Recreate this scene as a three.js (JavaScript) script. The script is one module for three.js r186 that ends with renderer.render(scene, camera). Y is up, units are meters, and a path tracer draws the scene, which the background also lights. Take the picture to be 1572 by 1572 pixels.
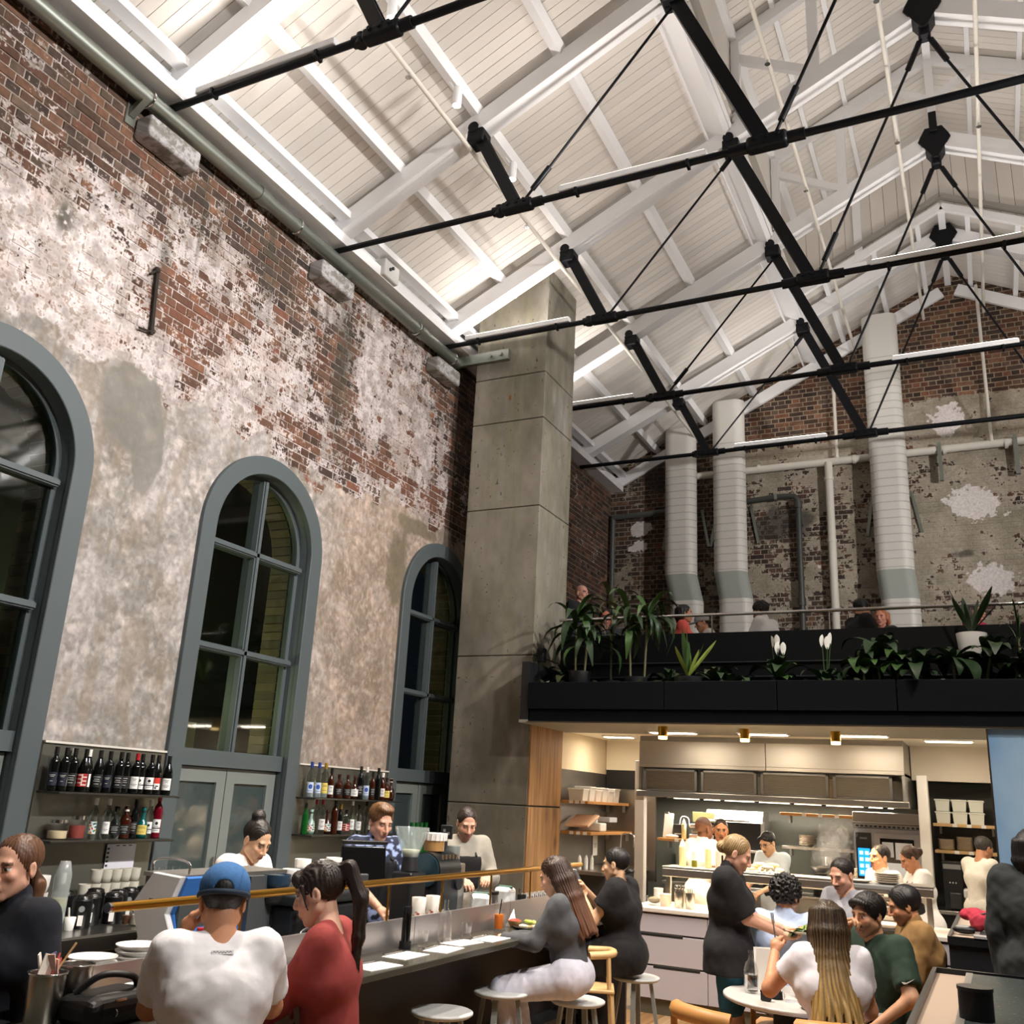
import * as THREE from 'three';
import { mergeGeometries } from 'three/addons/utils/BufferGeometryUtils.js';
import { RoundedBoxGeometry } from 'three/addons/geometries/RoundedBoxGeometry.js';
import { RectAreaLightUniformsLib } from 'three/addons/lights/RectAreaLightUniformsLib.js';

// ---------------------------------------------------------------- camera, sky, lights, exposure
const scene = new THREE.Scene();
const camera = new THREE.PerspectiveCamera(56.674, 1, 0.1, 80);
camera.position.set(0, 1.8, 0);
camera.rotation.order = 'YXZ';
camera.rotation.set(0.29458512, 0.46863947, 0.05267575);
scene.add(camera);
scene.background = new THREE.Color(0x06080b);          // night outside
const renderer = new THREE.WebGLRenderer({ antialias: true });
renderer.toneMapping = THREE.LinearToneMapping;
renderer.toneMappingExposure = 2.4;
renderer.shadowMap.enabled = true;
RectAreaLightUniformsLib.init();
const LED = 46, SPOT = 42, WASH = 62, DOWN = 36, KIT = 20, PASS = 12;   // strengths of the uplights, spots, unseen wall washers and down spots, kitchen panels and pass lamps

// ---------------------------------------------------------------- helpers
let seed = 7;
const rnd = () => { seed = (seed * 1664525 + 1013904223) >>> 0; return seed / 4294967296; };
const rr = (a, b) => a + (b - a) * rnd();
const V = (x, y, z) => new THREE.Vector3(x, y, z);
const lerp = (a, b, t) => a + (b - a) * t, clamp = (x, a = 0, b = 1) => x < a ? a : x > b ? b : x;
const sst = (a, b, x) => { const t = clamp((x - a) / (b - a)); return t * t * (3 - 2 * t); };
const h2 = (x, y) => { let n = (x * 374761393 + y * 668265263) | 0; n = Math.imul(n ^ (n >>> 13), 1274126177); return ((n ^ (n >>> 16)) >>> 0) / 4294967296; };
function vn(x, y) { const i = Math.floor(x), j = Math.floor(y); let a = x - i, b = y - j; a = a * a * (3 - 2 * a); b = b * b * (3 - 2 * b);
  return lerp(lerp(h2(i, j), h2(i + 1, j), a), lerp(h2(i, j + 1), h2(i + 1, j + 1), a), b); }
function fbm(x, y, o = 4) { let s = 0, a = 0.5, t = 0; for (let k = 0; k < o; k++) { s += a * vn(x, y); t += a; a *= 0.5; x = x * 2.03 + 17.3; y = y * 2.03 + 9.1; } return s / t; }
function n3(x, y, z) { return (Math.sin(x * 1.7 + Math.sin(y * 2.1 + 1.3) * 1.4) + Math.sin(y * 1.9 + Math.sin(z * 2.3 + .4) * 1.4) + Math.sin(z * 2.1 + Math.sin(x * 1.6 + 2.2) * 1.4)) / 3; }
const used = {};
function numbered(n) { if (!(n in used)) { used[n] = 0; return n; } used[n]++; return n + '_' + String(used[n]).padStart(3, '0'); }
const lin = (hex) => { const c = new THREE.Color(hex); return [c.r, c.g, c.b]; };
function mat(c, r = 0.6, m = 0, ex = {}) { return new THREE.MeshStandardMaterial({ color: c, roughness: r, metalness: m, ...ex }); }
function pmat(c, r = 0.6, m = 0, ex = {}) { return new THREE.MeshPhysicalMaterial({ color: c, roughness: r, metalness: m, ...ex }); }
function glow(c, i) { return new THREE.MeshStandardMaterial({ color: 0x222222, emissive: c, emissiveIntensity: i }); }
function sh(o) { o.castShadow = true; o.receiveShadow = true; return o; }
function thing(name, label, category, [x, y, z] = [0, 0, 0], turn = 0, group) {
  const o = new THREE.Group(); o.name = numbered(name); o.position.set(x, y, z); o.rotation.y = turn;
  o.userData = { label, category }; if (group) o.userData.group = group; scene.add(o); return o;
}
function struct(name, label) { const o = new THREE.Group(); o.name = name; o.userData = { kind: 'structure', label, category: name.split('_')[0] }; scene.add(o); return o; }
function part(name, geo, m, parent, p, r) {
  const o = sh(new THREE.Mesh(Array.isArray(geo) ? mg(geo) : geo, m)); o.name = name;
  if (p) o.position.set(...p); if (r) o.rotation.set(...r);
  (parent || scene).add(o); return o;
}
function single(name, label, category, geo, m, p, r, group) {   // a thing that is one mesh
  const o = part(numbered(name), geo, m, scene, p, r); o.userData = { label, category }; if (group) o.userData.group = group; return o;
}
function mg(list) { return mergeGeometries(list.map(g => { const q = g.index ? g.toNonIndexed() : g; for (const k of Object.keys(q.attributes)) if (!['position', 'normal', 'uv'].includes(k)) q.deleteAttribute(k); return q; }), false); }
const bx = (w, h, d, x = 0, y = 0, z = 0) => new THREE.BoxGeometry(w, h, d).translate(x, y, z);
const bb = (x0, x1, y0, y1, z0, z1) => bx(x1 - x0, y1 - y0, z1 - z0, (x0 + x1) / 2, (y0 + y1) / 2, (z0 + z1) / 2);
const rb = (w, h, d, r, x = 0, y = 0, z = 0) => new RoundedBoxGeometry(w, h, d, 2, r).translate(x, y, z);
const cy = (r1, r2, h, x = 0, y = 0, z = 0, n = 20) => new THREE.CylinderGeometry(r1, r2, h, n).translate(x, y, z);
const sp = (r, x = 0, y = 0, z = 0, sx = 1, sy = 1, sz = 1) => new THREE.SphereGeometry(r, 18, 12).scale(sx, sy, sz).translate(x, y, z);
const lathe = (pts, n = 24) => new THREE.LatheGeometry(pts.map(p => new THREE.Vector2(p[0], p[1])), n);
const Y = V(0, 1, 0);
function rod(a, b, r, n = 10, r2 = r) { const A = V(...a), B = V(...b), d = B.clone().sub(A), g = new THREE.CylinderGeometry(r2, r, d.length(), n); g.applyQuaternion(new THREE.Quaternion().setFromUnitVectors(Y, d.clone().normalize())); const m = A.add(B).multiplyScalar(.5); return g.translate(m.x, m.y, m.z); }
function beam(a, b, w, h, up = V(0, 1, 0)) {        // box from a to b, w sideways, h along up
  const A = V(...a), B = V(...b), d = B.clone().sub(A), L = d.length(); d.normalize();
  const s = V().crossVectors(up, d).normalize(), u = V().crossVectors(d, s);
  const g = new THREE.BoxGeometry(w, h, L); g.applyMatrix4(new THREE.Matrix4().makeBasis(s, u, d)); const m = A.add(B).multiplyScalar(.5); return g.translate(m.x, m.y, m.z);
}
function tube(pts, r, n = 10, seg = 0) { return new THREE.TubeGeometry(new THREE.CatmullRomCurve3(pts.map(p => V(...p)), false, 'centripetal'), seg || pts.length * 6, r, n); }
function ext(pts, depth, bev = 0) { const s = new THREE.Shape(pts.map(p => new THREE.Vector2(p[0], p[1]))); return new THREE.ExtrudeGeometry(s, { depth, bevelEnabled: bev > 0, bevelSize: bev, bevelThickness: bev, bevelSegments: 1 }); }
// data texture from f(u,v)->[r,g,b] in sRGB 0..1 (v up)
function tex(w, h, f, srgb = true, wrap = false) {
  const d = new Uint8Array(w * h * 4);
  for (let j = 0; j < h; j++) for (let i = 0; i < w; i++) { const c = f((i + .5) / w, (j + .5) / h), k = (j * w + i) * 4; d[k] = clamp(c[0]) * 255; d[k + 1] = clamp(c[1]) * 255; d[k + 2] = clamp(c[2]) * 255; d[k + 3] = 255; }
  const t = new THREE.DataTexture(d, w, h); t.magFilter = THREE.LinearFilter; t.minFilter = THREE.LinearMipmapLinearFilter; t.generateMipmaps = true;
  if (srgb) t.colorSpace = THREE.SRGBColorSpace; if (wrap) t.wrapS = t.wrapT = THREE.RepeatWrapping; t.needsUpdate = true; return t;
}
function canvas(w, h, draw) { const c = document.createElement('canvas'); c.width = w; c.height = h; const g = c.getContext('2d'); draw(g, w, h); const t = new THREE.CanvasTexture(c); t.colorSpace = THREE.SRGBColorSpace; return t; }
// planar uv in metres / size
function planarUV(g, f) { const p = g.attributes.position, a = new Float32Array(p.count * 2); for (let i = 0; i < p.count; i++) { const q = f(p.getX(i), p.getY(i), p.getZ(i)); a[2 * i] = q[0]; a[2 * i + 1] = q[1]; } g.setAttribute('uv', new THREE.BufferAttribute(a, 2)); return g; }
function rectLight(c, i, w, h, p, r) { const l = new THREE.RectAreaLight(c, i, w, h); l.position.set(...p); l.rotation.set(...r); scene.add(l); return l; }

// ---------------------------------------------------------------- shared materials
const M = {
  white: mat(0xf2f2f3, .5), cream: mat(0xdad5ca, .5), black: mat(0x14161a, .45, .3), frame: mat(0x515a5c, .5), iron: mat(0x15171b, .5, .6),
  steel: mat(0xb9b6b0, .28, 1), steelR: mat(0xa8a6a2, .42, 1), brass: mat(0xb98a36, .3, 1), chrome: mat(0xd8d8d8, .12, 1),
  glass: pmat(0xffffff, .03, 0, { transmission: 1, thickness: 0, ior: 1.45 }), clear: pmat(0xffffff, .04, 0, { transmission: 1, thickness: 0, ior: 1.3 }),
  bottle: pmat(0xe3ebe8, .02, 0, { transmission: 1, thickness: .02, ior: 1.42 }), brushed: mat(0xc4bdb2, .42, 1),
  water: pmat(0xf4f8fa, .02, 0, { transmission: 1, thickness: .05, ior: 1.33 }),
  porc: mat(0xf0eeea, .25), dark: mat(0x1b1c1e, .5), navy: pmat(0x05080f, .5, 0, { specularIntensity: .35 }), charcoal: mat(0x35383a, .5), grey: mat(0x8b8d8c, .5), lino: mat(0x3c3d36, .38),
  wood: mat(0xc08a4c, .5), woodL: mat(0xd8b27c, .5), paper: mat(0xf3f1ec, .8), plastic: mat(0xe9e9e6, .4), red: mat(0xb5161c, .4), galv: mat(0x8f948c, .42, .85), soil: mat(0x1d1712, .95)
};
// ---------------------------------------------------------------- building shell
const RB = x => 7.52 + .495 * (6.08 - Math.abs(x));           // underside of the rafters
const SL = Math.atan(.495), TZ = [-4.8, -7.22, -9.65, -12.08, -14.5], FARZ = -16.2, WX = -6.1;
// ---- floor: boards
const floorG = struct('floor', 'pale timber board floor of the dining hall');
part('floor_slab', bb(-6.2, 6.2, -.2, -.02, -16.3, 4.2), mat(0x3a322a, .8), floorG);
{ const grain = tex(256, 256, (u, v) => { const a = fbm(u * 40, v * 3, 4) * .5 + fbm(u * 90, v * 4 + 9, 2) * .3; return [.52 + a * .3, .42 + a * .27, .30 + a * .22]; }, true, true);
  const ms = [mat(0xffffff, .5, 0, { map: grain }), mat(0xe8dcc8, .5, 0, { map: grain }), mat(0xd6c4ac, .5, 0, { map: grain })];
  const vis = [], far = [];
  for (let i = 0; i < 64; i++) { const x = -6.1 + i * .19, g = planarUV(bb(x, x + .187, -.02, 0, -9.3, 4), (a, b, c) => [a * 2 + i * .37, c * .3]); (i > 10 && i < 36 ? vis : far).push(g); }
  vis.forEach((g, i) => part('plank', g, ms[i % 3], floorG));
  const o = part('planks', far, ms[1], floorG); o.userData.kind = 'stuff';
  part('kitchen_floor', bb(-6.1, 6.1, -.02, 0, FARZ, -9.3), mat(0x6a6258, .6), floorG); }

// ---- brick layout shared by the walls: English bond, 240 x 76 mm, 10 mm joints
const CH = .086;
function bricksIn(u0, u1, v0, v1, ok) { const out = []; for (let r = Math.floor(v0 / CH); r * CH < v1; r++) { const L = (r & 1) ? .125 : .25, off = (r & 1) ? .0625 : 0;
  for (let k = Math.floor((u0 - off) / L); k * L + off < u1; k++) { const a = Math.max(k * L + off + .005, u0), b = Math.min((k + 1) * L + off - .005, u1), c = r * CH + .005, d = (r + 1) * CH - .005; if (b - a > .03 && ok((a + b) / 2, (c + d) / 2, d)) out.push([a, b, c, d, r, k]); } } return out; }
function brickAt(u, v, j = .006) { const r = Math.floor(v / CH), L = (r & 1) ? .125 : .25, off = (r & 1) ? .0625 : 0, k = Math.floor((u - off) / L), du = (u - off) - k * L, dv = v - r * CH; return { r, k, m: Math.min(du, L - du) < j || Math.min(dv, CH - dv) < j }; }
const BT = [[.34, .245, .19], [.39, .28, .215], [.28, .21, .17], [.42, .30, .23], [.32, .26, .22], [.37, .24, .185], [.25, .195, .17]];
const brickTone = (r, k, s = 0) => BT[Math.floor(h2(r * 7 + s, k * 13 + 5) * 6.999)];
const blob = (u, v, a, b, ra, rv) => { const x = (u - a) / ra, y = (v - b) / rv; return Math.exp(-(x * x + y * y)); };
const mixc = (a, b, t) => [lerp(a[0], b[0], t), lerp(a[1], b[1], t), lerp(a[2], b[2], t)];

function covL(u, v) { let c = .68 + (fbm(u * 1.1 + 3, v * 1.1, 4) - .5) * 1.1 + (fbm(u * 5 + 11, v * 5, 4) - .5) * .9;
  c += .42 * blob(u, v, 4.0, 5.7, .8, .55) + .5 * blob(u, v, 4.8, 5.1, 1.4, .3) + .25 * blob(u, v, 8.6, 6.4, .5, .9) + .2 * blob(u, v, 7.2, 5.6, 1.2, .35);
  c -= .55 * blob(u, v, 3.5, 7.0, .9, .42) + .45 * blob(u, v, 4.4, 6.95, .6, .3) + .6 * blob(u, v, 6.2, 6.95, .9, .33) + .35 * blob(u, v, 5.1, 6.9, .5, .3);
  c -= .55 * blob(u, v, 5.35, 5.85, .5, .42) + .45 * blob(u, v, 9.2, 5.38, 1.0, .2) + .35 * blob(u, v, 7.75, 6.2, .25, .6) + .3 * blob(u, v, 6.7, 5.3, .8, .14);
  return c; }
// ---- left wall texture: u = -z (2.6 .. 16.3), v = y (0 .. 7.7)
const LU0 = 2.4, LU1 = 16.3, LV1 = 7.75;
const leftTex = tex(2048, 1136, (s, t) => {
  const u = LU0 + s * (LU1 - LU0), v = t * LV1, B = brickAt(u, v);
  const f1 = fbm(u * 1.1 + 3, v * 1.1, 4), f2 = fbm(u * 5 + 11, v * 5, 4), f3 = fbm(u * 22, v * 22 + 5, 3), f4 = fbm(u * 60 + 7, v * 60, 2);
  const streak = fbm(u * 9 + 40, v * .8, 3);
  // bare masonry: brick and mortar
  let tone = brickTone(B.r, B.k); const jit = h2(B.k + 91, B.r + 3); let base = B.m ? [.56, .51, .47] : tone.map((c, i) => c * (.75 + .5 * jit) * (.8 + .4 * f3));
  const rose = blob(u, v, 5.4, 5.8, .55, .45) + blob(u, v, 9.3, 5.35, 1.1, .22) * 1.2 + blob(u, v, 6.6, 5.25, .9, .18) * .7;
  if (!B.m) base = mixc(base, [.45, .29, .22], clamp(rose) * .7);
  // how much old whitewash is still on: hand placed areas and flaking
  let cov = covL(u, v);
  cov += (streak - .5) * .9 * sst(7.2, 8, u);
  cov -= .8 * sst(9.9, 10.3, u) * (1 - .4 * f2) + .2 * sst(6.4, 7.4, v);  // wash also thins past the column: its shade is put into the colour
  cov -= (h2(B.k * 3 + 5, B.r * 5 + 1) > .72 ? .30 : 0) * (B.m ? 0 : 1);
  let edge = cov + (f3 - .5) * .8 + (f4 - .5) * .75 + (B.m ? .26 : 0);
  const wash = sst(.47, .55, edge), fine = fbm(u * 34 + 3, v * 34, 3), mid = fbm(u * 9 + 70, v * 9, 4); let pale = mixc([.80, .77, .765], [.65, .615, .60], sst(.38, .66, mid)); pale = mixc(pale, [.70, .62, .59], sst(.55, .7, fbm(u * 3 + 90, v * 4, 3)) * .4); pale = pale.map(q => q * (.80 + .4 * fine)); if (fine > .64) pale = mixc(pale, [.42, .36, .31], .55);
  let c = mixc(base, mixc(pale, pale.map(q => q * 1.14), blob(u, v, 4.2, 5.5, .9, .6)), wash * .93);
  // green-grey grime running down
  const grime = clamp(.9 * blob(u, v, 7.7, 6.3, .16, .7) + .7 * blob(u, v, 5.1, 6.0, .06, .5) + .6 * sst(.62, .8, streak) * sst(5.6, 7, v) + .9 * blob(u, v, 4.12, 5.95, .075, .14) * 1.4 + .35 * sst(.55, .75, fbm(u * 3, v * 2 + 20, 4)) * sst(5.9, 7, v)) * sst(.35, .6, f3 + .15);
  c = mixc(c, [.25, .24, .20], grime * .75);
  // render coat on the lower wall
  const edgeY = 5.02 + (f2 - .5) * .5 + (f1 - .5) * .4, pl = (u < 11 ? 1 : 0) * sst(edgeY + .04, edgeY - .04, v + (f3 - .5) * .12);
  if (pl > 0) {
    const g1 = fbm(u * 2.2 + 60, v * 2.2, 5), g2 = fbm(u * 7 + 80, v * 7 + 3, 4), g3 = fbm(u * 30, v * 24 + 50, 3), g4 = fbm(u * 19 + 6 * g2, v * 19 + 7 * g1, 4);
    let p = mixc([.66, .635, .62], [.55, .53, .505], sst(.35, .68, g1)); p = mixc(p, [.80, .755, .735], sst(.55, .8, g2) * .7); p = mixc(p, [.51, .47, .42], sst(.56, .78, fbm(u * 4 + 5, v * 3 + 31, 4)) * .6);
    const warm = sst(7.2, 8.4, u); p = mixc(p, [p[0] * 1.0, p[1] * .91, p[2] * .83], warm * .8); p = mixc(p, [.77, .74, .72], sst(.54, .68, g4) * .32); p = mixc(p, [.47, .44, .40], sst(.46, .32, g4) * .28); p = p.map(q => q * (.84 + .32 * g3));
    const low = sst(.5, .62, fbm(u * 10, v * 2.5, 3)) * sst(.45, .6, fbm(u * 1.3 + 7, v * 1.2, 3)); p = mixc(p, [.52, .46, .39], low * .4);
    const gp = sst(.35, .55, blob(u, v, 5.05, 4.72, .36, .42) + blob(u, v, 5.3, 4.35, .13, .3) + (f2 - .5) * .5 + (g2 - .5) * .3); p = mixc(p, mixc([.42, .41, .38], [.55, .53, .50], g2), gp * .85);
    const dk = sst(.4, .7, blob(u, v, 9.15, 4.3, .28, .55) + blob(u, v, 9.6, 4.95, .5, .12) + (g2 - .5) * .5); p = mixc(p, [.40, .37, .29], dk * .7);
    c = mixc(c, p, pl);
  }
  return c;
});
const leftBump = tex(1024, 568, (s, t) => { const u = LU0 + s * (LU1 - LU0), v = t * LV1; const q = .5 * fbm(u * 9, v * 9, 4) + .3 * fbm(u * 40, v * 40, 3) + .2 * fbm(u * 3, v * 3, 2); return [q, q, q]; }, false);
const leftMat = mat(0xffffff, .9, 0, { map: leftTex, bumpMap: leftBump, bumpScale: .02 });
const luv = (z, y) => [(-z - LU0) / (LU1 - LU0), y / LV1];
const WIN = [{ z: -3.91 }, { z: -6.82 }, { z: -10.12 }], WHW = .85, WSP = 4.02;
const wallL = struct('wall_left', 'tall old brick wall with flaking whitewash and render');
function archPts(hw, y0, ysp, n = 24) { const p = [[-hw, y0], [hw, y0]]; for (let i = 0; i <= n; i++) { const a = Math.PI * i / n; p.push([hw * Math.cos(a), ysp + hw * Math.sin(a)]); } return p; }
{ const s = new THREE.Shape([[LU0, 0], [LU1, 0], [LU1, 7.62], [LU0, 7.62]].map(p => new THREE.Vector2(...p)));
  for (const w of WIN) { const h = new THREE.Path(archPts(.72, 0.02, WSP).map(p => new THREE.Vector2(p[0] - w.z, p[1]))); s.holes.push(h); }
  const g = new THREE.ExtrudeGeometry(s, { depth: .5, bevelEnabled: false, curveSegments: 8 }); g.rotateY(Math.PI / 2).translate(WX - .5, 0, 0);
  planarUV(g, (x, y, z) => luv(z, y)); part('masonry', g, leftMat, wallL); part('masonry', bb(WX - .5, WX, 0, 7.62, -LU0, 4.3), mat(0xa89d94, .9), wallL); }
function brickGeo(kind, b, pr, uv) { // kind 'x': wall facing +x at WX ; 'z': wall facing +z at FARZ
  const [a, c, d, e] = b, q = .004; let g;
  if (kind === 'x') g = bb(WX - .01, WX + pr, d, e, -c, -a); else g = bb(a, c, d, e, FARZ - .01, FARZ + pr);
  const p = g.attributes.position;     // slightly chamfered face
  for (let i = 0; i < p.count; i++) { if (kind === 'x' && p.getX(i) > WX) { p.setY(i, p.getY(i) + (p.getY(i) > (d + e) / 2 ? -q : q)); p.setZ(i, p.getZ(i) + (p.getZ(i) > -(a + c) / 2 ? -q : q)); } if (kind === 'z' && p.getZ(i) > FARZ) { p.setY(i, p.getY(i) + (p.getY(i) > (d + e) / 2 ? -q : q)); p.setX(i, p.getX(i) + (p.getX(i) > (a + c) / 2 ? -q : q)); } }
  g.computeVertexNormals();
  return planarUV(g, uv);
}
camera.updateMatrixWorld(); camera.updateProjectionMatrix(); camera.matrixWorldInverse.copy(camera.matrixWorld).invert();
function lay(wall, kind, list, m, uv) {       // the 300 bricks that show largest are parts, the rest one joined part
  const sc = list.map(b => { const c = kind === 'x' ? V(WX, (b[2] + b[3]) / 2, -(b[0] + b[1]) / 2) : V((b[0] + b[1]) / 2, (b[2] + b[3]) / 2, FARZ); const d = c.distanceTo(camera.position), q = c.clone().project(camera); const inF = Math.abs(q.x) < 1 && Math.abs(q.y) < 1; return { b, s: inF ? (b[1] - b[0]) / (d * d) : 0 }; }).sort((p, q) => q.s - p.s);
  const rest = [];
  sc.forEach((e, i) => { const pr = .003 + .006 * h2(e.b[4] * 3, e.b[5] * 5 + 2), g = brickGeo(kind, e.b, pr, uv); if (i < 300) part('brick', g, m, wall); else rest.push(g); });
  const o = part('bricks', rest, m, wall); o.userData.kind = 'stuff';
}
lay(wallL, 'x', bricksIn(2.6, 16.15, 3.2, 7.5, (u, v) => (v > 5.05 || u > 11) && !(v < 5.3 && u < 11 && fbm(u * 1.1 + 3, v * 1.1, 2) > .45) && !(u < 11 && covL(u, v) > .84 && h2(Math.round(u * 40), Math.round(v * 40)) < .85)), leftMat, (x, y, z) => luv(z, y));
// ---- far gable wall
const FU0 = -6.15, FU1 = 2.2, FV0 = 2.8, FV1 = 11.05;
const farTex = tex(1500, 1400, (s, t) => {
  const u = FU0 + s * (FU1 - FU0), v = FV0 + t * (FV1 - FV0), B = brickAt(u, v, .0085);
  const f1 = fbm(u * .9 + 23, v * .9, 4), f2 = fbm(u * 4 + 1, v * 4, 4), f3 = fbm(u * 18, v * 18 + 5, 3), f4 = fbm(u * 50 + 7, v * 50, 2);
  let tone = brickTone(B.r, B.k, 31), jit = h2(B.k + 19, B.r + 33);
  let base = B.m ? [.60, .54, .46] : tone.map(c => c * (.72 + .55 * jit) * (.8 + .4 * f3));
  if (v < 7.7 && !B.m) base = mixc(base, [.25, .21, .19], h2(B.k * 5 + 2, B.r * 9 + 4) > .45 ? .6 : .12);
  if (v < 7.7 && B.m) base = mixc(base, [.55, .53, .50], .6);
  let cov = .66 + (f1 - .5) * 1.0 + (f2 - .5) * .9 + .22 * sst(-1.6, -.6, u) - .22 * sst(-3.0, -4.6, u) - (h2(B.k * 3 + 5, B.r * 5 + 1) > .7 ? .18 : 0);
  const line = 8.62 - .55 * sst(-1.2, -1.6, u) + (f3 - .5) * .12; cov -= 1.2 * sst(line - .04, line + .04, v);
  cov += .35 * blob(u, v, -2.3, 8.1, 1.0, .3);
  const wash = sst(.45, .54, cov + (f3 - .5) * .6 + (f4 - .5) * .35 + (B.m ? .07 : 0));
  let c = mixc(base, mixc([.72, .68, .62], [.56, .53, .46], clamp(f2 * 1.6 - .4)), wash * .92);
  const wp = blob(u, v, .1, 6.75, .45, .3) + blob(u, v, .25, 5.45, .42, .3) + .9 * blob(u, v, -.2, 8.2, .3, .3) + blob(u, v, -5.5, 6.75, .3, .17) + .9 * blob(u, v, -5.55, 6.42, .25, .14) + .6 * blob(u, v, -2.3, 5.9, .2, .2);
  c = mixc(c, [.86, .83, .82], sst(.5, .56, wp + (f3 - .5) * .55 + (f2 - .5) * .7));
  const darkPatch = sst(.55, .8, blob(u, v, -3.0, 6.6, .8, .45) + blob(u, v, -5.0, 7.7, .9, .5) + .8 * blob(u, v, -.2, 5.9, .3, .12) + (f2 - .5) * .7); c = mixc(c, [.19, .18, .17], darkPatch * .6);  // irregular darker patches around a few spots of the wall
  return c.map(q => q * (.9 + .2 * f4));
});
const wpF = (u, v) => blob(u, v, .1, 6.75, .45, .3) + blob(u, v, .25, 5.45, .42, .3) + .9 * blob(u, v, -.2, 8.2, .3, .3) + blob(u, v, -5.5, 6.75, .3, .17) + .9 * blob(u, v, -5.55, 6.42, .25, .14) + .6 * blob(u, v, -2.3, 5.9, .2, .2);
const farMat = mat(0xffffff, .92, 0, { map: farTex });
const fuv = (x, y) => [(x - FU0) / (FU1 - FU0), (y - FV0) / (FV1 - FV0)];
const plas0 = mat(0x6a5c50, .9);
const wallF = struct('wall_far', 'brick gable end wall behind the mezzanine');
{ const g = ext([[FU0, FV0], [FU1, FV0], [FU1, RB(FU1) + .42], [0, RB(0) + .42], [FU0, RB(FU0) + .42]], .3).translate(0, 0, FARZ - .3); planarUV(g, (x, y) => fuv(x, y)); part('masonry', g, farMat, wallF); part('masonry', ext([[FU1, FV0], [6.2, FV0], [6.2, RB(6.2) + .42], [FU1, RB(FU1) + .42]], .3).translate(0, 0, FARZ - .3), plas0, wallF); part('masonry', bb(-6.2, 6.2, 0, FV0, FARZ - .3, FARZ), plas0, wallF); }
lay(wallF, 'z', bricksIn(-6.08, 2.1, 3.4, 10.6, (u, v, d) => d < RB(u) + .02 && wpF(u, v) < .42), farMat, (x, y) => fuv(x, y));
for (const s of [-1, 1]) part('barge_board', beam([s * 6.0, RB(6.0) + .08, FARZ + .05], [s * .12, RB(.12) + .08, FARZ + .05], .06, .2), M.white, wallF);
// ---- plain walls outside the view close the hall
const plas = mat(0x8d837a, .9);
part('masonry', bb(6.1, 6.5, 0, 7.7, -16.3, 4.3), plas, struct('wall_right', 'rendered side wall opposite the bar'));
part('masonry', ext([[-6.3, 0], [6.3, 0], [6.3, RB(6.2) + .3], [0, RB(0) + 1.9], [-6.3, RB(6.2) + .3]], .3).translate(0, 0, 4.1), plas, struct('wall_near', 'rendered end wall behind the viewer'));
part('wall_board', bb(-8.8, -8.6, 0, 8, -13, -1), mat(0x2c2f29, .9), struct('wall_outer', 'dim neighbouring wall across the lane outside the windows'));

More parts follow.
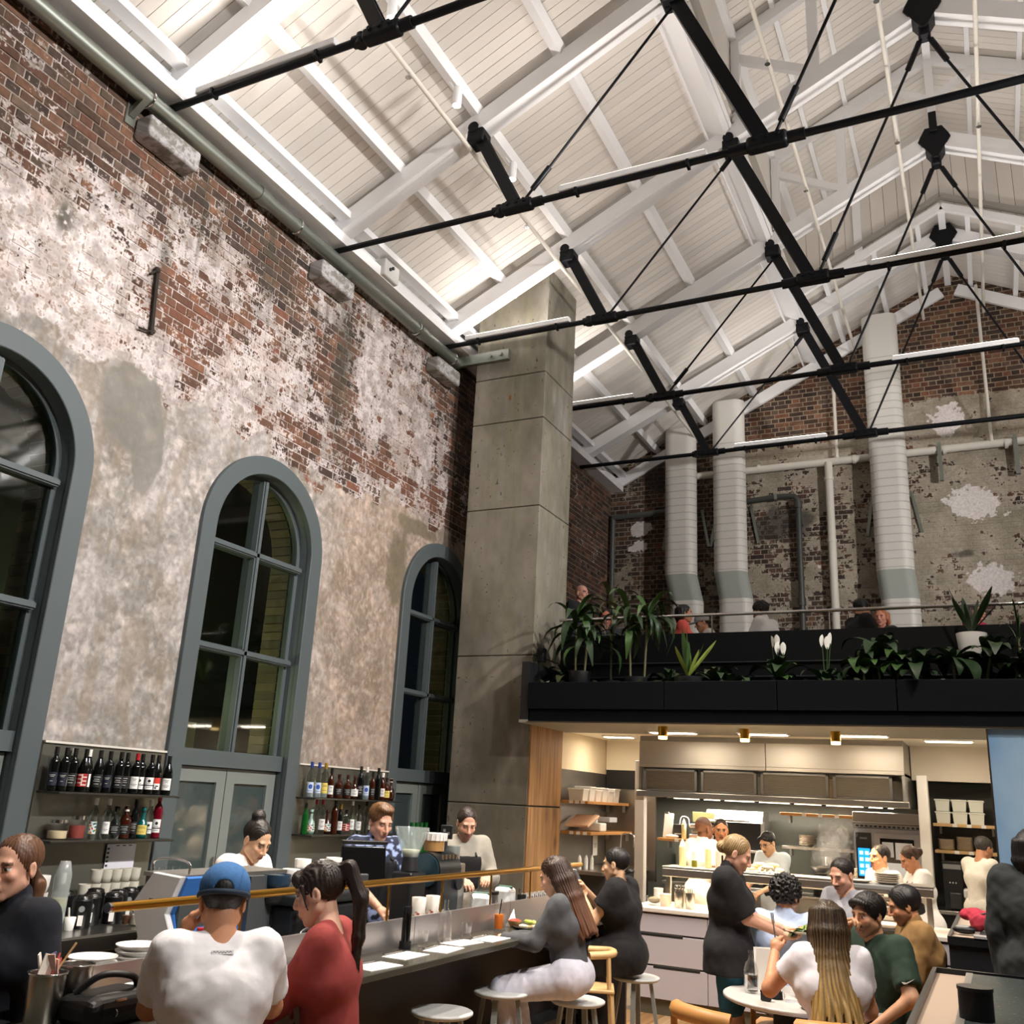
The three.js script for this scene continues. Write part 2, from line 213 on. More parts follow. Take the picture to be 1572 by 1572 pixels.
// ---- ceiling: boards up the slope, purlins, raised lantern
const ceil = struct('ceiling', 'white boarded pitched ceiling with raised ridge lantern');
const bmats = [mat(0xe4ded6, .65), mat(0xdfd9d1, .65), mat(0xd9d4cd, .65)];
const LY = x => RB(x) + .355, LN = x => RB(x) + 1.62, GZ = -13.95;
function slopeBoard(x0, x1, f, z, w, th = .022) { return beam([x0, f(x0) + th / 2, z + w / 2], [x1, f(x1) + th / 2, z + w / 2], w - .006, th); }
{ const rest = []; let i = 0;
  for (let z = -16.18; z < 4.1; z += .121, i++) {
    const far = z + .12 < GZ; const g = slopeBoard(-6.35, far ? 0 : -2.16, LY, z, .121); if (z < -2.6) part('board', g, bmats[Math.floor(h2(i, 3) * 3)], ceil); else rest.push(g);
    rest.push(slopeBoard(6.35, far ? 0 : 2.16, LY, z, .121));
    if (!far) for (const s of [-1, 1]) { const q = slopeBoard(s * 2.62, 0, LN, z, .121); if (z < -4.0) part('board', q, bmats[Math.floor(h2(i, 7) * 3)], ceil); else rest.push(q); }
  }
  const o = part('boards', rest, bmats[0], ceil); o.userData.kind = 'stuff';
  // roof deck above the boards keeps the night out
  const deck = mat(0x9a958c, .9);
  for (const s of [-1, 1]) { part('roof_deck', beam([s * 6.6, LY(6.6) + .08, -6], [s * 2.1, LY(2.1) + .08, -6], 21, .06), deck, ceil); part('roof_deck', beam([s * 2.7, LN(2.7) + .08, -4.9], [0, LN(0) + .08, -4.9], 18.4, .06), deck, ceil); part('roof_deck', beam([s * 2.3, LY(2.3) + .08, -15.1], [0, LY(0) + .08, -15.1], 2.5, .06), deck, ceil); }
  for (const s of [-1, 1]) for (const [x, w, h] of [[5.2, .12, .1], [4.29, .13, .1], [3.37, .12, .1], [2.37, .34, .1]]) part('purlin', beam([s * x, RB(x) + .295, -16.2], [s * x, RB(x) + .295, 4.1], w, h, V(s * -.443, .896, 0)), M.white, ceil);
  for (const s of [-1, 1]) { part('purlin_moulding', beam([s * 2.2, RB(2.2) + .22, -16.2], [s * 2.2, RB(2.2) + .22, 4.1], .06, .05, V(s * -.443, .896, 0)), M.white, ceil);
    for (const x of [2.28, 2.46]) part('purlin_moulding', beam([s * x, RB(x) + .238, -16.2], [s * x, RB(x) + .238, 4.1], .025, .02, V(s * -.443, .896, 0)), M.white, ceil);
    part('lantern_wall', bb(Math.min(s * 2.18, s * 2.23), Math.max(s * 2.18, s * 2.23), RB(2.2) + .3, LN(2.3) + .05, GZ, 4.1), bmats[2], ceil);
    part('lantern_eave_beam', beam([s * 2.15, LN(2.15) - .1, GZ], [s * 2.15, LN(2.15) - .1, 4.1], .1, .12), M.white, ceil);
    for (const x of [1.65, 1.1, .5]) part('lantern_batten', beam([s * x, LN(x) - .035, GZ], [s * x, LN(x) - .035, 4.1], .06, .07), M.white, ceil);
    part('wall_plate', bb(Math.min(s * 6.12, s * 5.86), Math.max(s * 6.12, s * 5.86), 7.5, 7.62, -16.2, 4.1), M.white, ceil);
    part('eave_beam', beam([s * 5.84, 7.80, -16.2], [s * 5.84, 7.80, 4.1], .14, .08), M.white, ceil);
    part('eave_board', beam([s * 6.0, 7.66, -16.2], [s * 6.0, 7.66, 4.1], .05, .2), mat(0xdfe2e6, .5), ceil); }
  part('ridge_beam', bb(-.05, .05, LN(0) - .2, LN(0), GZ, 4.1), M.white, ceil);
  part('ridge_beam', bb(-.05, .05, LY(0) - .2, LY(0), -16.2, GZ), M.white, ceil);
  // boarded gable that closes the lantern
  for (let k = 0; k < 22; k++) { const x0 = -2.2 + k * .2, x1 = x0 + .194, yb = x => RB(x) + .22, yt = x => LN(x); const pts = [[x0, yb(x0)], [x1, yb(x1)], [x1, yt(x1)], [x0, yt(x0)]]; if (x0 < 0 && x1 > 0) { pts.splice(1, 0, [0, yb(0)]); pts.splice(4, 0, [0, yt(0)]); } part('gable_board', ext(pts, .025).translate(0, 0, GZ - .03), bmats[k % 3], ceil); }
  for (const s of [-1, 1]) { part('gable_trim', beam([s * 2.2, RB(2.2) + .26, GZ + .03], [0, RB(0) + .26, GZ + .03], .06, .12), M.white, ceil); part('gable_trim', bb(Math.min(s * 1.15, s * 1.27), Math.max(s * 1.15, s * 1.27), RB(1.2) + .25, LN(1.2), GZ - .01, GZ + .05), M.white, ceil); part('gable_trim', beam([s * 2.15, RB(2.1) + .5, GZ + .03], [s * 1.1, RB(2.1) + .55, GZ + .03], .05, .09), M.white, ceil); }
  for (const s of [-1, 1]) for (const x of [.35, 1.0, 1.75]) part('ridge_rafter', beam([s * x, RB(x) + .30, GZ - .02], [s * x, RB(x) + .30, -16.2], .07, .16), M.white, ceil); }
// cleats and lantern frames over each truss
for (const z of [-2.38, ...TZ]) { if (z > -13.5) for (const s of [-1, 1]) {
    part('lantern_rafter', beam([s * 2.35, LN(2.35) - .13, z], [0, LN(0) - .13, z], .09, .16), M.white, ceil);
    part('lantern_post', bb(s * 1.2 - .06, s * 1.2 + .06, RB(1.2) + .2, LN(1.2) - .15, z - .05, z + .05), M.white, ceil);
    part('lantern_brace', beam([s * 1.2, RB(1.2) + .25, z], [s * 2.3, LN(2.3) - .22, z], .08, .1), M.white, ceil);
    part('lantern_stud', bb(s * 2.12 - .05, s * 2.12 + .05, RB(2.1) + .25, LN(2.1) - .15, z - .06, z + .06), M.white, ceil);
    part('king_brace', beam([0, 11.3, z], [s * .56, 11.66, z], .06, .09), M.white, ceil); }
  if (z > -13.5) part('king_post', bb(-.055, .055, RB(0) + .45, LN(0) - .1, z - .05, z + .05), M.white, ceil); }

// ---- trusses
function shoe(x, y, z, w = .16, h = .12, d = .13) { return rb(w, h, d, .025, x, y, z); }
TZ.forEach((z, i) => {
  const nth = ['nearest', 'second', 'third', 'fourth', 'farthest'][i];
  const t = thing('roof_truss', `${nth} white timber truss with black iron tie rods and struts`, 'truss', [0, 0, z], 0, 'roof trusses');
  for (const s of [-1, 1]) {
    const r = part('rafter', beam([s * 6.16, RB(6.16) + .12, 0], [0, RB(0) + .12, 0], .15, .22), M.white, t);
    part('rafter_moulding', beam([s * 6.1, RB(6.1) + .02, 0], [s * .1, RB(.1) + .02, 0], .19, .045), M.white, r);
    for (const x of [5.2, 4.29, 3.37]) part('cleat', ext([[0, 0], [.34, 0], [.30, .06], [.12, .14], [0, .14]], .1).translate(0, 0, -.05).applyMatrix4(new THREE.Matrix4().makeRotationZ(s < 0 ? -(Math.PI - SL) : -SL).setPosition(0, 0, 0)).scale(1, 1, 1).translate(0, 0, 0), M.white, t, [s * (x + .02), RB(x) + .27, 0]).rotation.set(s < 0 ? Math.PI : 0, 0, 0);
    part('tie_rod', rod([s * 6.05, 7.44, 0], [s * 3.9, 7.44, 0], .032), M.iron, t);
    part('tie_rod', rod([s * 3.65, 7.44, 0], [s * 1.45, 7.46, 0], .034), M.iron, t);
    part('node_casting', [rb(.34, .11, .12, .03, s * 3.77, 7.44, 0), cy(.045, .05, .1, s * 3.97, 7.44, 0).rotateZ(0), rod([s * 3.5, 7.445, 0], [s * 3.62, 7.44, 0], .05), rod([s * 3.9, 7.44, 0], [s * 4.04, 7.44, 0], .05), ...[-.09, 0, .09].map(d => cy(.02, .02, .15, 0, 0, 0, 8).rotateX(Math.PI / 2).translate(s * 3.77 + d, 7.46, 0))], M.iron, t);
    part('node_casting', [rb(.36, .13, .14, .035, s * 1.325, 7.465, 0), rod([s * 1.0, 7.465, 0], [s * 1.16, 7.465, 0], .055), rod([s * 1.5, 7.46, 0], [s * 1.66, 7.455, 0], .055), ...[-.1, 0, .1].map(d => cy(.022, .022, .17, 0, 0, 0, 8).rotateX(Math.PI / 2).translate(s * 1.325 + d, 7.49, 0))], M.iron, t);
    const h1 = beam([s * 3.79, 7.47, 0], [s * 4.23, 8.36, 0], .03, .1), h1b = [-.045, .045].map(d => beam([s * 3.79, 7.47, d], [s * 4.23, 8.36, d], .02, .12));
    part('strut', [h1, ...h1b], M.iron, t); part('strut_cap', [shoe(s * 4.27, 8.38, 0, .19, .16, .2), cy(.06, .06, .22, 0, 0, 0, 12).rotateX(Math.PI / 2).translate(s * 4.29, 8.47, 0)], M.iron, t);
    part('strut', beam([s * 1.36, 7.5, 0], [s * 2.17, 9.38, 0], .1, .13), M.iron, t); part('strut_cap', [shoe(s * 2.19, 9.40, 0, .2, .17, .21), cy(.065, .065, .23, 0, 0, 0, 12).rotateX(Math.PI / 2).translate(s * 2.21, 9.5, 0)], M.iron, t);
    part('diagonal_rod', rod([s * 3.70, 7.5, 0], [s * 2.14, 9.36, 0], .014), M.iron, t); part('turnbuckle', i % 2 ? rod([s * 3.62, 7.6, 0], [s * 3.44, 7.81, 0], .028) : rod([s * 2.32, 9.14, 0], [s * 2.16, 9.34, 0], .03), M.iron, t);
    part('diagonal_rod', rod([s * 1.26, 7.52, 0], [s * .03, 10.25, 0], .016), M.iron, t); part('turnbuckle', rod([s * .2, 9.87, 0], [s * .06, 10.2, 0], .032), M.iron, t);
    if (i === 2 || i === 1) part('turnbuckle', rod([s * 1.2, 7.66, 0], [s * 1.06, 7.97, 0], .03), M.iron, t);
  }
  part('tie_rod', rod([-1.2, 7.465, 0], [1.2, 7.465, 0], .036), M.iron, t);
  part('apex_plate', [ext([[-.02, -.3], [.02, -.3], [.19, -.02], [.17, .03], [.1, .16], [-.1, .16], [-.17, .03], [-.19, -.02]], .2, .01).translate(0, 10.62, -.1), rb(.13, .15, .16, .03, 0, 10.3, 0), rb(.1, .3, .05, .01, 0, 10.86, .12)], M.iron, t);
});
// ---- linear uplights on the ties
[[0, -5.67], [2, -5.68], [3, -5.68], [1, -3.32], [4, -3.35], [2, -.73], [3, -.73], [1, 1.87], [4, 1.87], [0, 4.17], [2, 4.17], [3, 4.17]].forEach(([k, x], i) => {
  const nth = ['nearest', 'second', 'third', 'fourth', 'farthest'][k], wh = x < -5 ? 'beside the brick wall' : x < -3 ? 'between the inner struts' : x < 0 ? 'at the middle' : 'on the far half';
  const t = thing('linear_uplight', `white linear uplight on the ${nth} tie rod ${wh}`, 'light', [x + .73, 7.50, TZ[k]], 0, 'linear uplights on tie rods');
  part('housing', rb(1.46, .06, .075, .008, 0, 0, .01), M.white, t); part('diffuser', bx(1.42, .008, .05, 0, .033, .01), glow(0xfff3e2, 3), t);
  for (const d of [-.55, .55]) part('bracket', rb(.03, .09, .09, .005, d, -.05, 0), M.iron, t);
  rectLight(0xfff7f1, LED * (k === 4 ? .8 : k === 3 ? 1 : 1) * (x > -1 ? 1.7 : x < -5 ? (k === 0 ? .5 : .7) : 1), 1.42, .05, [x + .73, 7.545, TZ[k] + .01], [Math.PI / 2, 0, 0]);
});
// ---- white cylinder spots under the purlin
[[-5.39, 'topmost'], [-6.56, 'middle'], [-7.8, 'lowest']].forEach(([z, w], i) => {
  const t = thing('spotlight', `white cylinder spotlight hanging from a purlin, ${w} of the three`, 'light', [-4.16, 8.36, z], 0, 'cylinder spotlights');
  part('body', cy(.045, .045, .2, 0, 0, 0), M.white, t); part('stem', rod([-.04, .1, 0], [-.1, .2, 0], .014), M.white, t); part('lens', cy(.038, .038, .006, 0, -.1, 0), glow(0xfff4e6, 6), t);
  const l = new THREE.SpotLight(0xfff0de, SPOT, 0, .55, .6, 2); l.position.set(-4.16, 8.24, z); l.target.position.set(-2.6, .9, z + .6); l.shadow.radius = 2; l.castShadow = true; scene.add(l, l.target);
});
// ---- unseen floods added across the hall to brighten the brick wall and the gable
[[-2.6, -6.1, 4.4, -3.2], [-4.9, -6.1, 4.2, -5.6], [-7.1, -6.1, 4.2, -8.2], [-7.5, -2.4, 6.9, -16.2]].forEach(([z, tx, ty, tz], i) => { const fx = i === 3 ? 5.7 : 2.6, fy = i === 3 ? 5.6 : 7.25;
  const t = thing('unseen_flood_light', `unseen white flood spotlight across the hall, ${['near', 'middle', 'far', 'gable'][i]} one`, 'light', [fx, fy, z], 0, 'unseen wall washers');
  part('body', cy(.09, .07, .22, 0, 0, 0).rotateZ(1.2), M.white, t); part('lens', cy(.085, .085, .006, 0, 0, 0).rotateZ(1.2).translate(-.105, -.04, 0), glow(0xfff4ea, 5), t); part('arm', rod([0, .05, 0], [0, .24, 0], .015), M.white, t);
  const l = new THREE.SpotLight(0xfffaf6, i === 3 ? WASH * 1.7 : WASH, 0, i === 3 ? .38 : .75, 1, 2); l.position.set(fx - .14, fy - .05, z); l.target.position.set(tx, ty, tz); l.castShadow = true; l.shadow.radius = 8; scene.add(l, l.target);
});
[[1.2, -3.0, -1.4, -6.6], [.6, -4.4, -1.6, -9.3], [1.4, -5.6, -.3, -9.6], [-1.2, -3.2, -2.7, -3.8]].forEach(([x, z, tx, tz], i) => {  // unseen down spots, added to lift the tables, pass counter and booths
  const t = thing('spotlight', `unseen white cylinder spotlight above the frame, ${['over the tables', 'aimed at the pass counter', 'over the booths', 'over the near bar stools'][i]}`, 'light', [x, 7.9, z], 0, 'cylinder spotlights');
  part('body', cy(.045, .045, .2, 0, 0, 0), M.white, t); part('stem', rod([0, .1, 0], [0, .3, 0], .014), M.white, t); part('lens', cy(.038, .038, .006, 0, -.1, 0), glow(0xfff4e6, 6), t);
  const l = new THREE.SpotLight(0xfff2e6, DOWN, 0, .5, .8, 2); l.position.set(x, 7.78, z); l.target.position.set(tx, .8, tz); l.castShadow = true; l.shadow.radius = 4; scene.add(l, l.target);
});
// ---- pipes along the roof
[[-4.36, 8.28, 'hung below the rafters on the bar side'], [-1.55, 9.62, 'below the lantern edge'], [-.42, 10.02, 'left of the ridge'], [.5, 9.98, 'right of the ridge']].forEach(([x, y, w]) => {
  const t = thing('sprinkler_pipe', `cream sprinkler pipe ${w}`, 'pipe', [x, y, -6]); part('pipe', cy(.024, .024, 20, 0, 0, 0, 12).rotateX(Math.PI / 2), M.cream, t);
  for (const z of [-4.8, -7.22, -9.65, -12.08]) part('hanger', rod([0, 0, z + 6.12], [0, .1, z + 6.12], .01), M.cream, t);
  for (const z of [-6.0, -8.6, -11]) part('sprinkler_head', [rod([0, 0, z + 6], [0, -.07, z + 6], .012), cy(.03, .03, .006, 0, -.075, z + 6)], M.chrome, t); });
{ const t = thing('eave_pipe', 'galvanised round pipe running along the top of the left wall', 'pipe', [-5.97, 7.34, 0]);
  part('pipe', rod([0, 0, 3.5], [0, 0, -9.97], .072, 20), M.galv, t);
  for (const z of [-4.55, -6.55, -8.9, -9.8]) part('clamp', new THREE.TorusGeometry(.08, .012, 8, 20).translate(0, 0, z), M.chrome, t);
  for (const z of [-4.5, -7.45]) part('bracket', [beam([-.12, -.16, z], [.02, -.05, z], .06, .06), bx(.02, .2, .1, -.12, -.16, z)], M.galv, t);
  for (const z of [-3, -6, -9]) part('coupling', rod([0, 0, z + .06], [0, 0, z - .06], .084, 20), M.galv, t); }
const stoneTex = tex(128, 128, (u, v) => { const a = fbm(u * 9, v * 9, 4), b = fbm(u * 30, v * 30, 3); return mixc([.68, .67, .68], [.47, .46, .43], sst(.35, .65, a * .6 + b * .4)); }, true, true);
[[-4.85, 'nearest'], [-7.24, 'middle'], [-9.66, 'farthest']].forEach(([z, w], i) => { const t = thing('padstone', `weathered limewashed padstone in the brick wall, ${w} of three`, 'stone', [-6.0, 7.09, z], 0, 'padstones');
  const g = rb(.2, .2, .58, .03).toNonIndexed(); const p = g.attributes.position; for (let k = 0; k < p.count; k++) { const q = n3(p.getX(k) * 20 + i, p.getY(k) * 20, p.getZ(k) * 14) * .012; p.setX(k, p.getX(k) + q); p.setY(k, p.getY(k) + q); } g.computeVertexNormals(); planarUV(g, (x, y, z) => [z * 1.7 + i * .3, y * 1.7 + x]); part('stone', g, mat(0xffffff, .95, 0, { map: stoneTex }), t); });
{ const t = thing('rusted_wall_hook', 'rusted black iron strap left in the bare brick patch', 'iron strap', [-6.08, 5.7, -5.05]); const rust = mat(0x2a221b, .9); part('strap', beam([.015, .28, .02], [.015, -.3, -.03], .022, .03), rust, t); part('hook', [sp(.03, .02, .28, .03), rod([.02, .28, .03], [.03, .2, .1], .01), rod([.015, -.3, .1], [.015, -.27, -.06], .01)], rust, t); }
{ const t = thing('junction_box', 'small pale grey junction box on the eave beam', 'box', [-5.9, 7.62, -8.05]); part('case', rb(.2, .22, .3, .02), mat(0xd9d8d4, .5), t); part('socket', [cy(.02, .02, .02, 0, 0, 0).rotateZ(Math.PI / 2).translate(.105, 0, .05), cy(.02, .02, .02, 0, 0, 0).rotateZ(Math.PI / 2).translate(.105, .04, 0)], M.dark, t); }

// ---- windows
function archRing(ho, hi, y0, yi0, ysp, depth, bev = 0) { const s = new THREE.Shape(archPts(ho, y0, ysp, 40).map(p => new THREE.Vector2(...p))); s.holes.push(new THREE.Path(archPts(hi, yi0, ysp, 40).map(p => new THREE.Vector2(...p)))); return new THREE.ExtrudeGeometry(s, { depth, bevelEnabled: bev > 0, bevelSize: bev, bevelThickness: bev, bevelSegments: 1 }).rotateY(Math.PI / 2); }
const darkGlass = pmat(0xdfe6e4, .04, 0, { transmission: 1, thickness: 0, ior: 1.5 });
WIN.forEach((w, i) => {
  const t = struct('window_' + (i + 1), `${['left', 'middle', 'right'][i]} tall round-arched window with grey-blue frame`); t.position.set(WX, 0, w.z);
  part('casing', archRing(.85, .685, .02, .02, WSP, .045, .006).translate(-.005, 0, 0), M.frame, t);
  part('reveal_lining', archRing(.71, .685, .02, .03, WSP, .2).translate(-.2, 0, 0), M.frame, t);
  part('sash_frame', archRing(.69, .64, .05, 2.02, WSP, .06).translate(-.17, 0, 0), M.frame, t);
  part('mullion', bb(-.2, -.06, 2.0, 4.66, -.035, .035), M.frame, t);
  part('mullion_bead', bb(-.06, -.045, 2.0, 4.66, -.018, .018), M.frame, t);
  for (const y of [3.92, 2.98]) { part('glazing_bar', bb(-.19, -.06, y - .03, y + .03, -.66, .66), M.frame, t); part('glazing_bead', bb(-.06, -.045, y - .018, y + .018, -.66, .66), M.frame, t); }
  part('transom', bb(-.2, -.03, 1.95, 2.09, -.69, .69), M.frame, t);
  const pane = (z0, z1, y0, y1) => part('pane', bb(-.125, -.119, y0, y1, z0, z1), darkGlass, t);
  for (const [a, b] of [[-.65, -.035], [.035, .65]]) { pane(a, b, 2.09, 2.95); pane(a, b, 3.01, 3.89);
    const q = []; const s = a < 0 ? -1 : 1; for (let k = 0; k <= 10; k++) { const an = Math.PI / 2 * k / 10; q.push([s * Math.max(.66 * Math.cos(an), .035), WSP + .66 * Math.sin(an)]); } part('pane', ext([[s * .035, 3.95], [s * .66, 3.95], ...q], .006).rotateY(Math.PI / 2).translate(-.125, 0, 0), darkGlass, t); }
  // double doors below the transom
  for (const s of [-1, 1]) { const d = part('door_leaf', [bb(-.14, -.08, .03, 1.94, s < 0 ? -.67 : .005, s < 0 ? -.56 : .115), bb(-.14, -.08, .03, 1.94, s < 0 ? -.115 : .56, s < 0 ? -.005 : .67), bb(-.14, -.08, 1.82, 1.94, s < 0 ? -.56 : .115, s < 0 ? -.115 : .56), bb(-.14, -.08, .03, .4, s < 0 ? -.56 : .115, s < 0 ? -.115 : .56)], mat(0x7a807c, .5), t);
    part('door_pane', bb(-.115, -.108, .4, 1.82, s < 0 ? -.56 : .115, s < 0 ? -.115 : .56), darkGlass, d); if (s > 0) part('handle', rod([-.05, 1.2, -.0 + .06], [-.05, 1.0, .06], .012), M.steelR, d); }
  // brick returns outside the glass
  const rm = [mat(0x77694a, .9), mat(0x6b5f45, .9), mat(0x80704f, .9)];
  for (const s of [-1, 1]) for (let k = 0; k < 46; k++) part('brick', bb(-.49, -.24, .05 + k * .086, .05 + k * .086 + .076, s < 0 ? -.72 : .70, s < 0 ? -.70 : .72), rm[(k * 7 + i) % 3], t);
  for (let k = 0; k < 24; k++) { const an = Math.PI * (k + .5) / 24; part('brick', bx(.25, .02, .08).rotateX(Math.PI / 2 - an).translate(-.365, 4.02 + .71 * Math.sin(an), .71 * Math.cos(an)), rm[k % 3], t); }
});
// lane outside: a lit pale panel seen low through the glass
{ const t = thing('lane_screen', 'pale lit wall panels across the lane, seen through the lower panes', 'wall panel', [-8.55, 0, 0]); for (const z of [-3.6, -5.5, -6.4, -8.4, -11]) part('panel', bb(0, .05, 0, 2.5, z - .35, z + .35), mat(0xb9b48a, .8), t);
  const l = new THREE.PointLight(0xe8eab0, 2.2, 0, 2); l.position.set(-7.6, 2.6, -6.2); l.castShadow = true; scene.add(l); part('lane_lamp', sp(.06, .95, 2.6, -6.2), glow(0xf2f0c0, 4), t); }
// ---------------------------------------------------------------- concrete column
const conc = tex(512, 1024, (u, v) => { const y = v * 8.6, x = u * 4; const a = fbm(x * 1.6, y * .9, 5), b = fbm(x * 9, y * 5 + 3, 4), s = fbm(x * 11 + 8, y * .5, 3), p = vn(x * 34, y * 34); let c = mixc([.56, .535, .485], [.43, .41, .355], sst(.3, .7, a)); c = mixc(c, [.68, .66, .64], sst(.6, .85, fbm(x * 3 + 20, y * 1.2, 4)) * .6); c = mixc(c, [.50, .49, .39], sst(.55, .8, s) * .5); c = c.map(q => q * (.88 + .24 * b)); if (p > .93 && b > .5) c = c.map(q => q * .6); if (Math.abs(u - .13) < .004 && Math.abs(y - 6.75) < .03) c = [.5, .3, .12]; return c; });
const concM = mat(0xffffff, .85, 0, { map: conc });
{ const t = thing('concrete_column', 'tall square raw concrete column beside the arched windows', 'column');
  const X0 = -5.70, X1 = -4.69, Z1 = -10.0, Z0 = -10.92;
  [[0, 1.75], [1.75, 3.43], [3.43, 5.26], [5.26, 6.42], [6.42, 7.05], [7.05, 8.55]].forEach(([a, b]) => { const g = rb(X1 - X0, b - a - .008, Z1 - Z0, .012, (X0 + X1) / 2, (a + b) / 2, (Z0 + Z1) / 2); planarUV(g, (x, y, z) => [((x - X0) + (Z1 - z)) / 4, y / 8.6]); part('concrete_lift', g, concM, t); });
  part('core', bb(X0 + .02, X1 - .02, 0, 8.6, Z0 + .02, Z1 - .02), mat(0x4b473f, .9), t);
  const ply = tex(256, 512, (u, v) => { const a = fbm(u * 26, v * 5, 4), b = fbm(u * 4, v * 3 + 8, 4), k = blob(u, v, .55, .62, .06, .04) + blob(u, v, .8, .63, .05, .05) + blob(u, v, .85, .5, .05, .03); let c = mixc([.66, .50, .32], [.52, .38, .23], sst(.3, .7, a * .6 + b * .4)); return mixc(c, [.36, .25, .15], clamp(k) * .7); });
  for (const [a, b] of [[.02, 1.74], [1.76, 2.64]]) { const g = bb(X1, X1 + .02, a, b, Z0 + .01, Z1 - .005); planarUV(g, (x, y, z) => [(Z1 - z) / .92, y / 2.7]); part('plywood_panel', g, mat(0xffffff, .6, 0, { map: ply }), t).userData.label = 'warm plywood cladding panel'; }
  part('steel_bracket', [bb(-5.95, -5.2, 7.28, 7.42, -9.99, -9.93), cy(.02, .02, .03, 0, 0, 0, 8).rotateX(Math.PI / 2).translate(-5.3, 7.35, -9.92), cy(.02, .02, .03, 0, 0, 0, 8).rotateX(Math.PI / 2).translate(-5.45, 7.35, -9.92)], M.galv, t);
  part('junction_box', rb(.08, .16, .1, .01, -4.645, 3.45, -10.15), M.dark, t); }

// ---------------------------------------------------------------- mezzanine
{ const t = thing('mezzanine', 'dark mezzanine deck with navy steel fascia above the open kitchen', 'mezzanine');
  part('deck', bb(-4.55, 6.1, 2.66, 3.0, -16.2, -9.9), M.dark, t);
  part('deck_return', bb(-6.1, -4.55, 2.66, 3.0, -16.2, -10.95), M.dark, t);
  const xs = [-4.56, -3.0, -1.85, -.75, .37, 1.5, 3, 4.5, 6.1];
  for (let i = 0; i < 8; i++) part('fascia_panel', rb(xs[i + 1] - xs[i] - .008, .29, .05, .006, (xs[i] + xs[i + 1]) / 2, 2.92, -9.645), M.navy, t);
  part('fascia_channel', [bb(-4.54, 6.1, 2.645, 2.765, -9.70, -9.66), bb(-4.54, 6.1, 2.645, 2.66, -9.70, -9.62)], M.navy, t);
  part('planter_back', bb(-4.56, 6.1, 3.0, 3.72, -10.56, -10.5), pmat(0x090b0e, .6, 0, { specularIntensity: .4 }), t);
  part('planter_base', bb(-4.56, 6.1, 2.9, 3.0, -10.5, -9.67), M.dark, t);
  part('planter_end', bb(-4.66, -4.56, 2.66, 3.3, -10.5, -9.66), M.dark, t);
  part('soffit', bb(-4.66, 6.1, 2.63, 2.66, -11.0, -9.64), mat(0x8b877c, .7), t);
  for (const y of [3.22, 3.38]) part('conduit', rod([-4.4, y, -10.48], [6, y, -10.48], .01), mat(0x34383c, .4, .5), t);
  const h = part('handrail', rod([-4.6, 3.93, -10.53], [6.1, 3.93, -10.53], .018), M.chrome, t);
  for (let x = -4.0; x < 6; x += 1.28) part('baluster', rod([x, 3.7, -10.53], [x, 3.93, -10.53], .01), M.chrome, h);
  part('glass_panel', bb(-4.5, 6, 3.7, 3.9, -10.535, -10.525), M.clear, t); }
// ---- planter box things: pots and plants
const leafMats = { deep: mat(0x1f3719, .55, 0, { side: 2 }), mid: mat(0x365423, .5, 0, { side: 2 }), lime: mat(0x8fa245, .45, 0, { side: 2 }), pale: mat(0xb9c6a8, .5, 0, { side: 2 }), olive: mat(0x454a2a, .55, 0, { side: 2 }), white: mat(0xf2f2ea, .5, 0, { side: 2 }) };
function leaf(L, w, droop, fold = .25, n = 7) { // arching blade from the origin along +z, rising then drooping
  const p = [], ix = []; for (let i = 0; i <= n; i++) { const t = i / n, z = L * Math.sin(Math.min(1.45, t * (1 + droop * .5))) , y = L * (t * .55 - droop * t * t * .75), hw = w * Math.pow(Math.sin(Math.PI * Math.min(.985, .07 + t * .93)), .75); for (const s of [-1, 0, 1]) p.push(s * hw, y + (s ? hw * fold : 0), z); }
  for (let i = 0; i < n; i++) for (let k = 0; k < 2; k++) { const a = i * 3 + k; ix.push(a, a + 1, a + 3, a + 1, a + 4, a + 3); }
  const g = new THREE.BufferGeometry(); g.setAttribute('position', new THREE.Float32BufferAttribute(p, 3)); g.setIndex(ix); g.computeVertexNormals(); return g; }
const leafG = { strap: [leaf(.42, .04, 1.5), leaf(.36, .045, 1.9), leaf(.45, .035, 1.2)], broad: [leaf(.26, .055, 1.0), leaf(.3, .06, 1.3), leaf(.22, .05, .8)], small: [leaf(.12, .03, .6), leaf(.10, .034, .8)], grass: [leaf(.36, .009, 1.3), leaf(.42, .008, 1.0)], spear: [leaf(.5, .032, .15), leaf(.42, .036, .1)], spathe: [leaf(.13, .03, .1, .5)] };
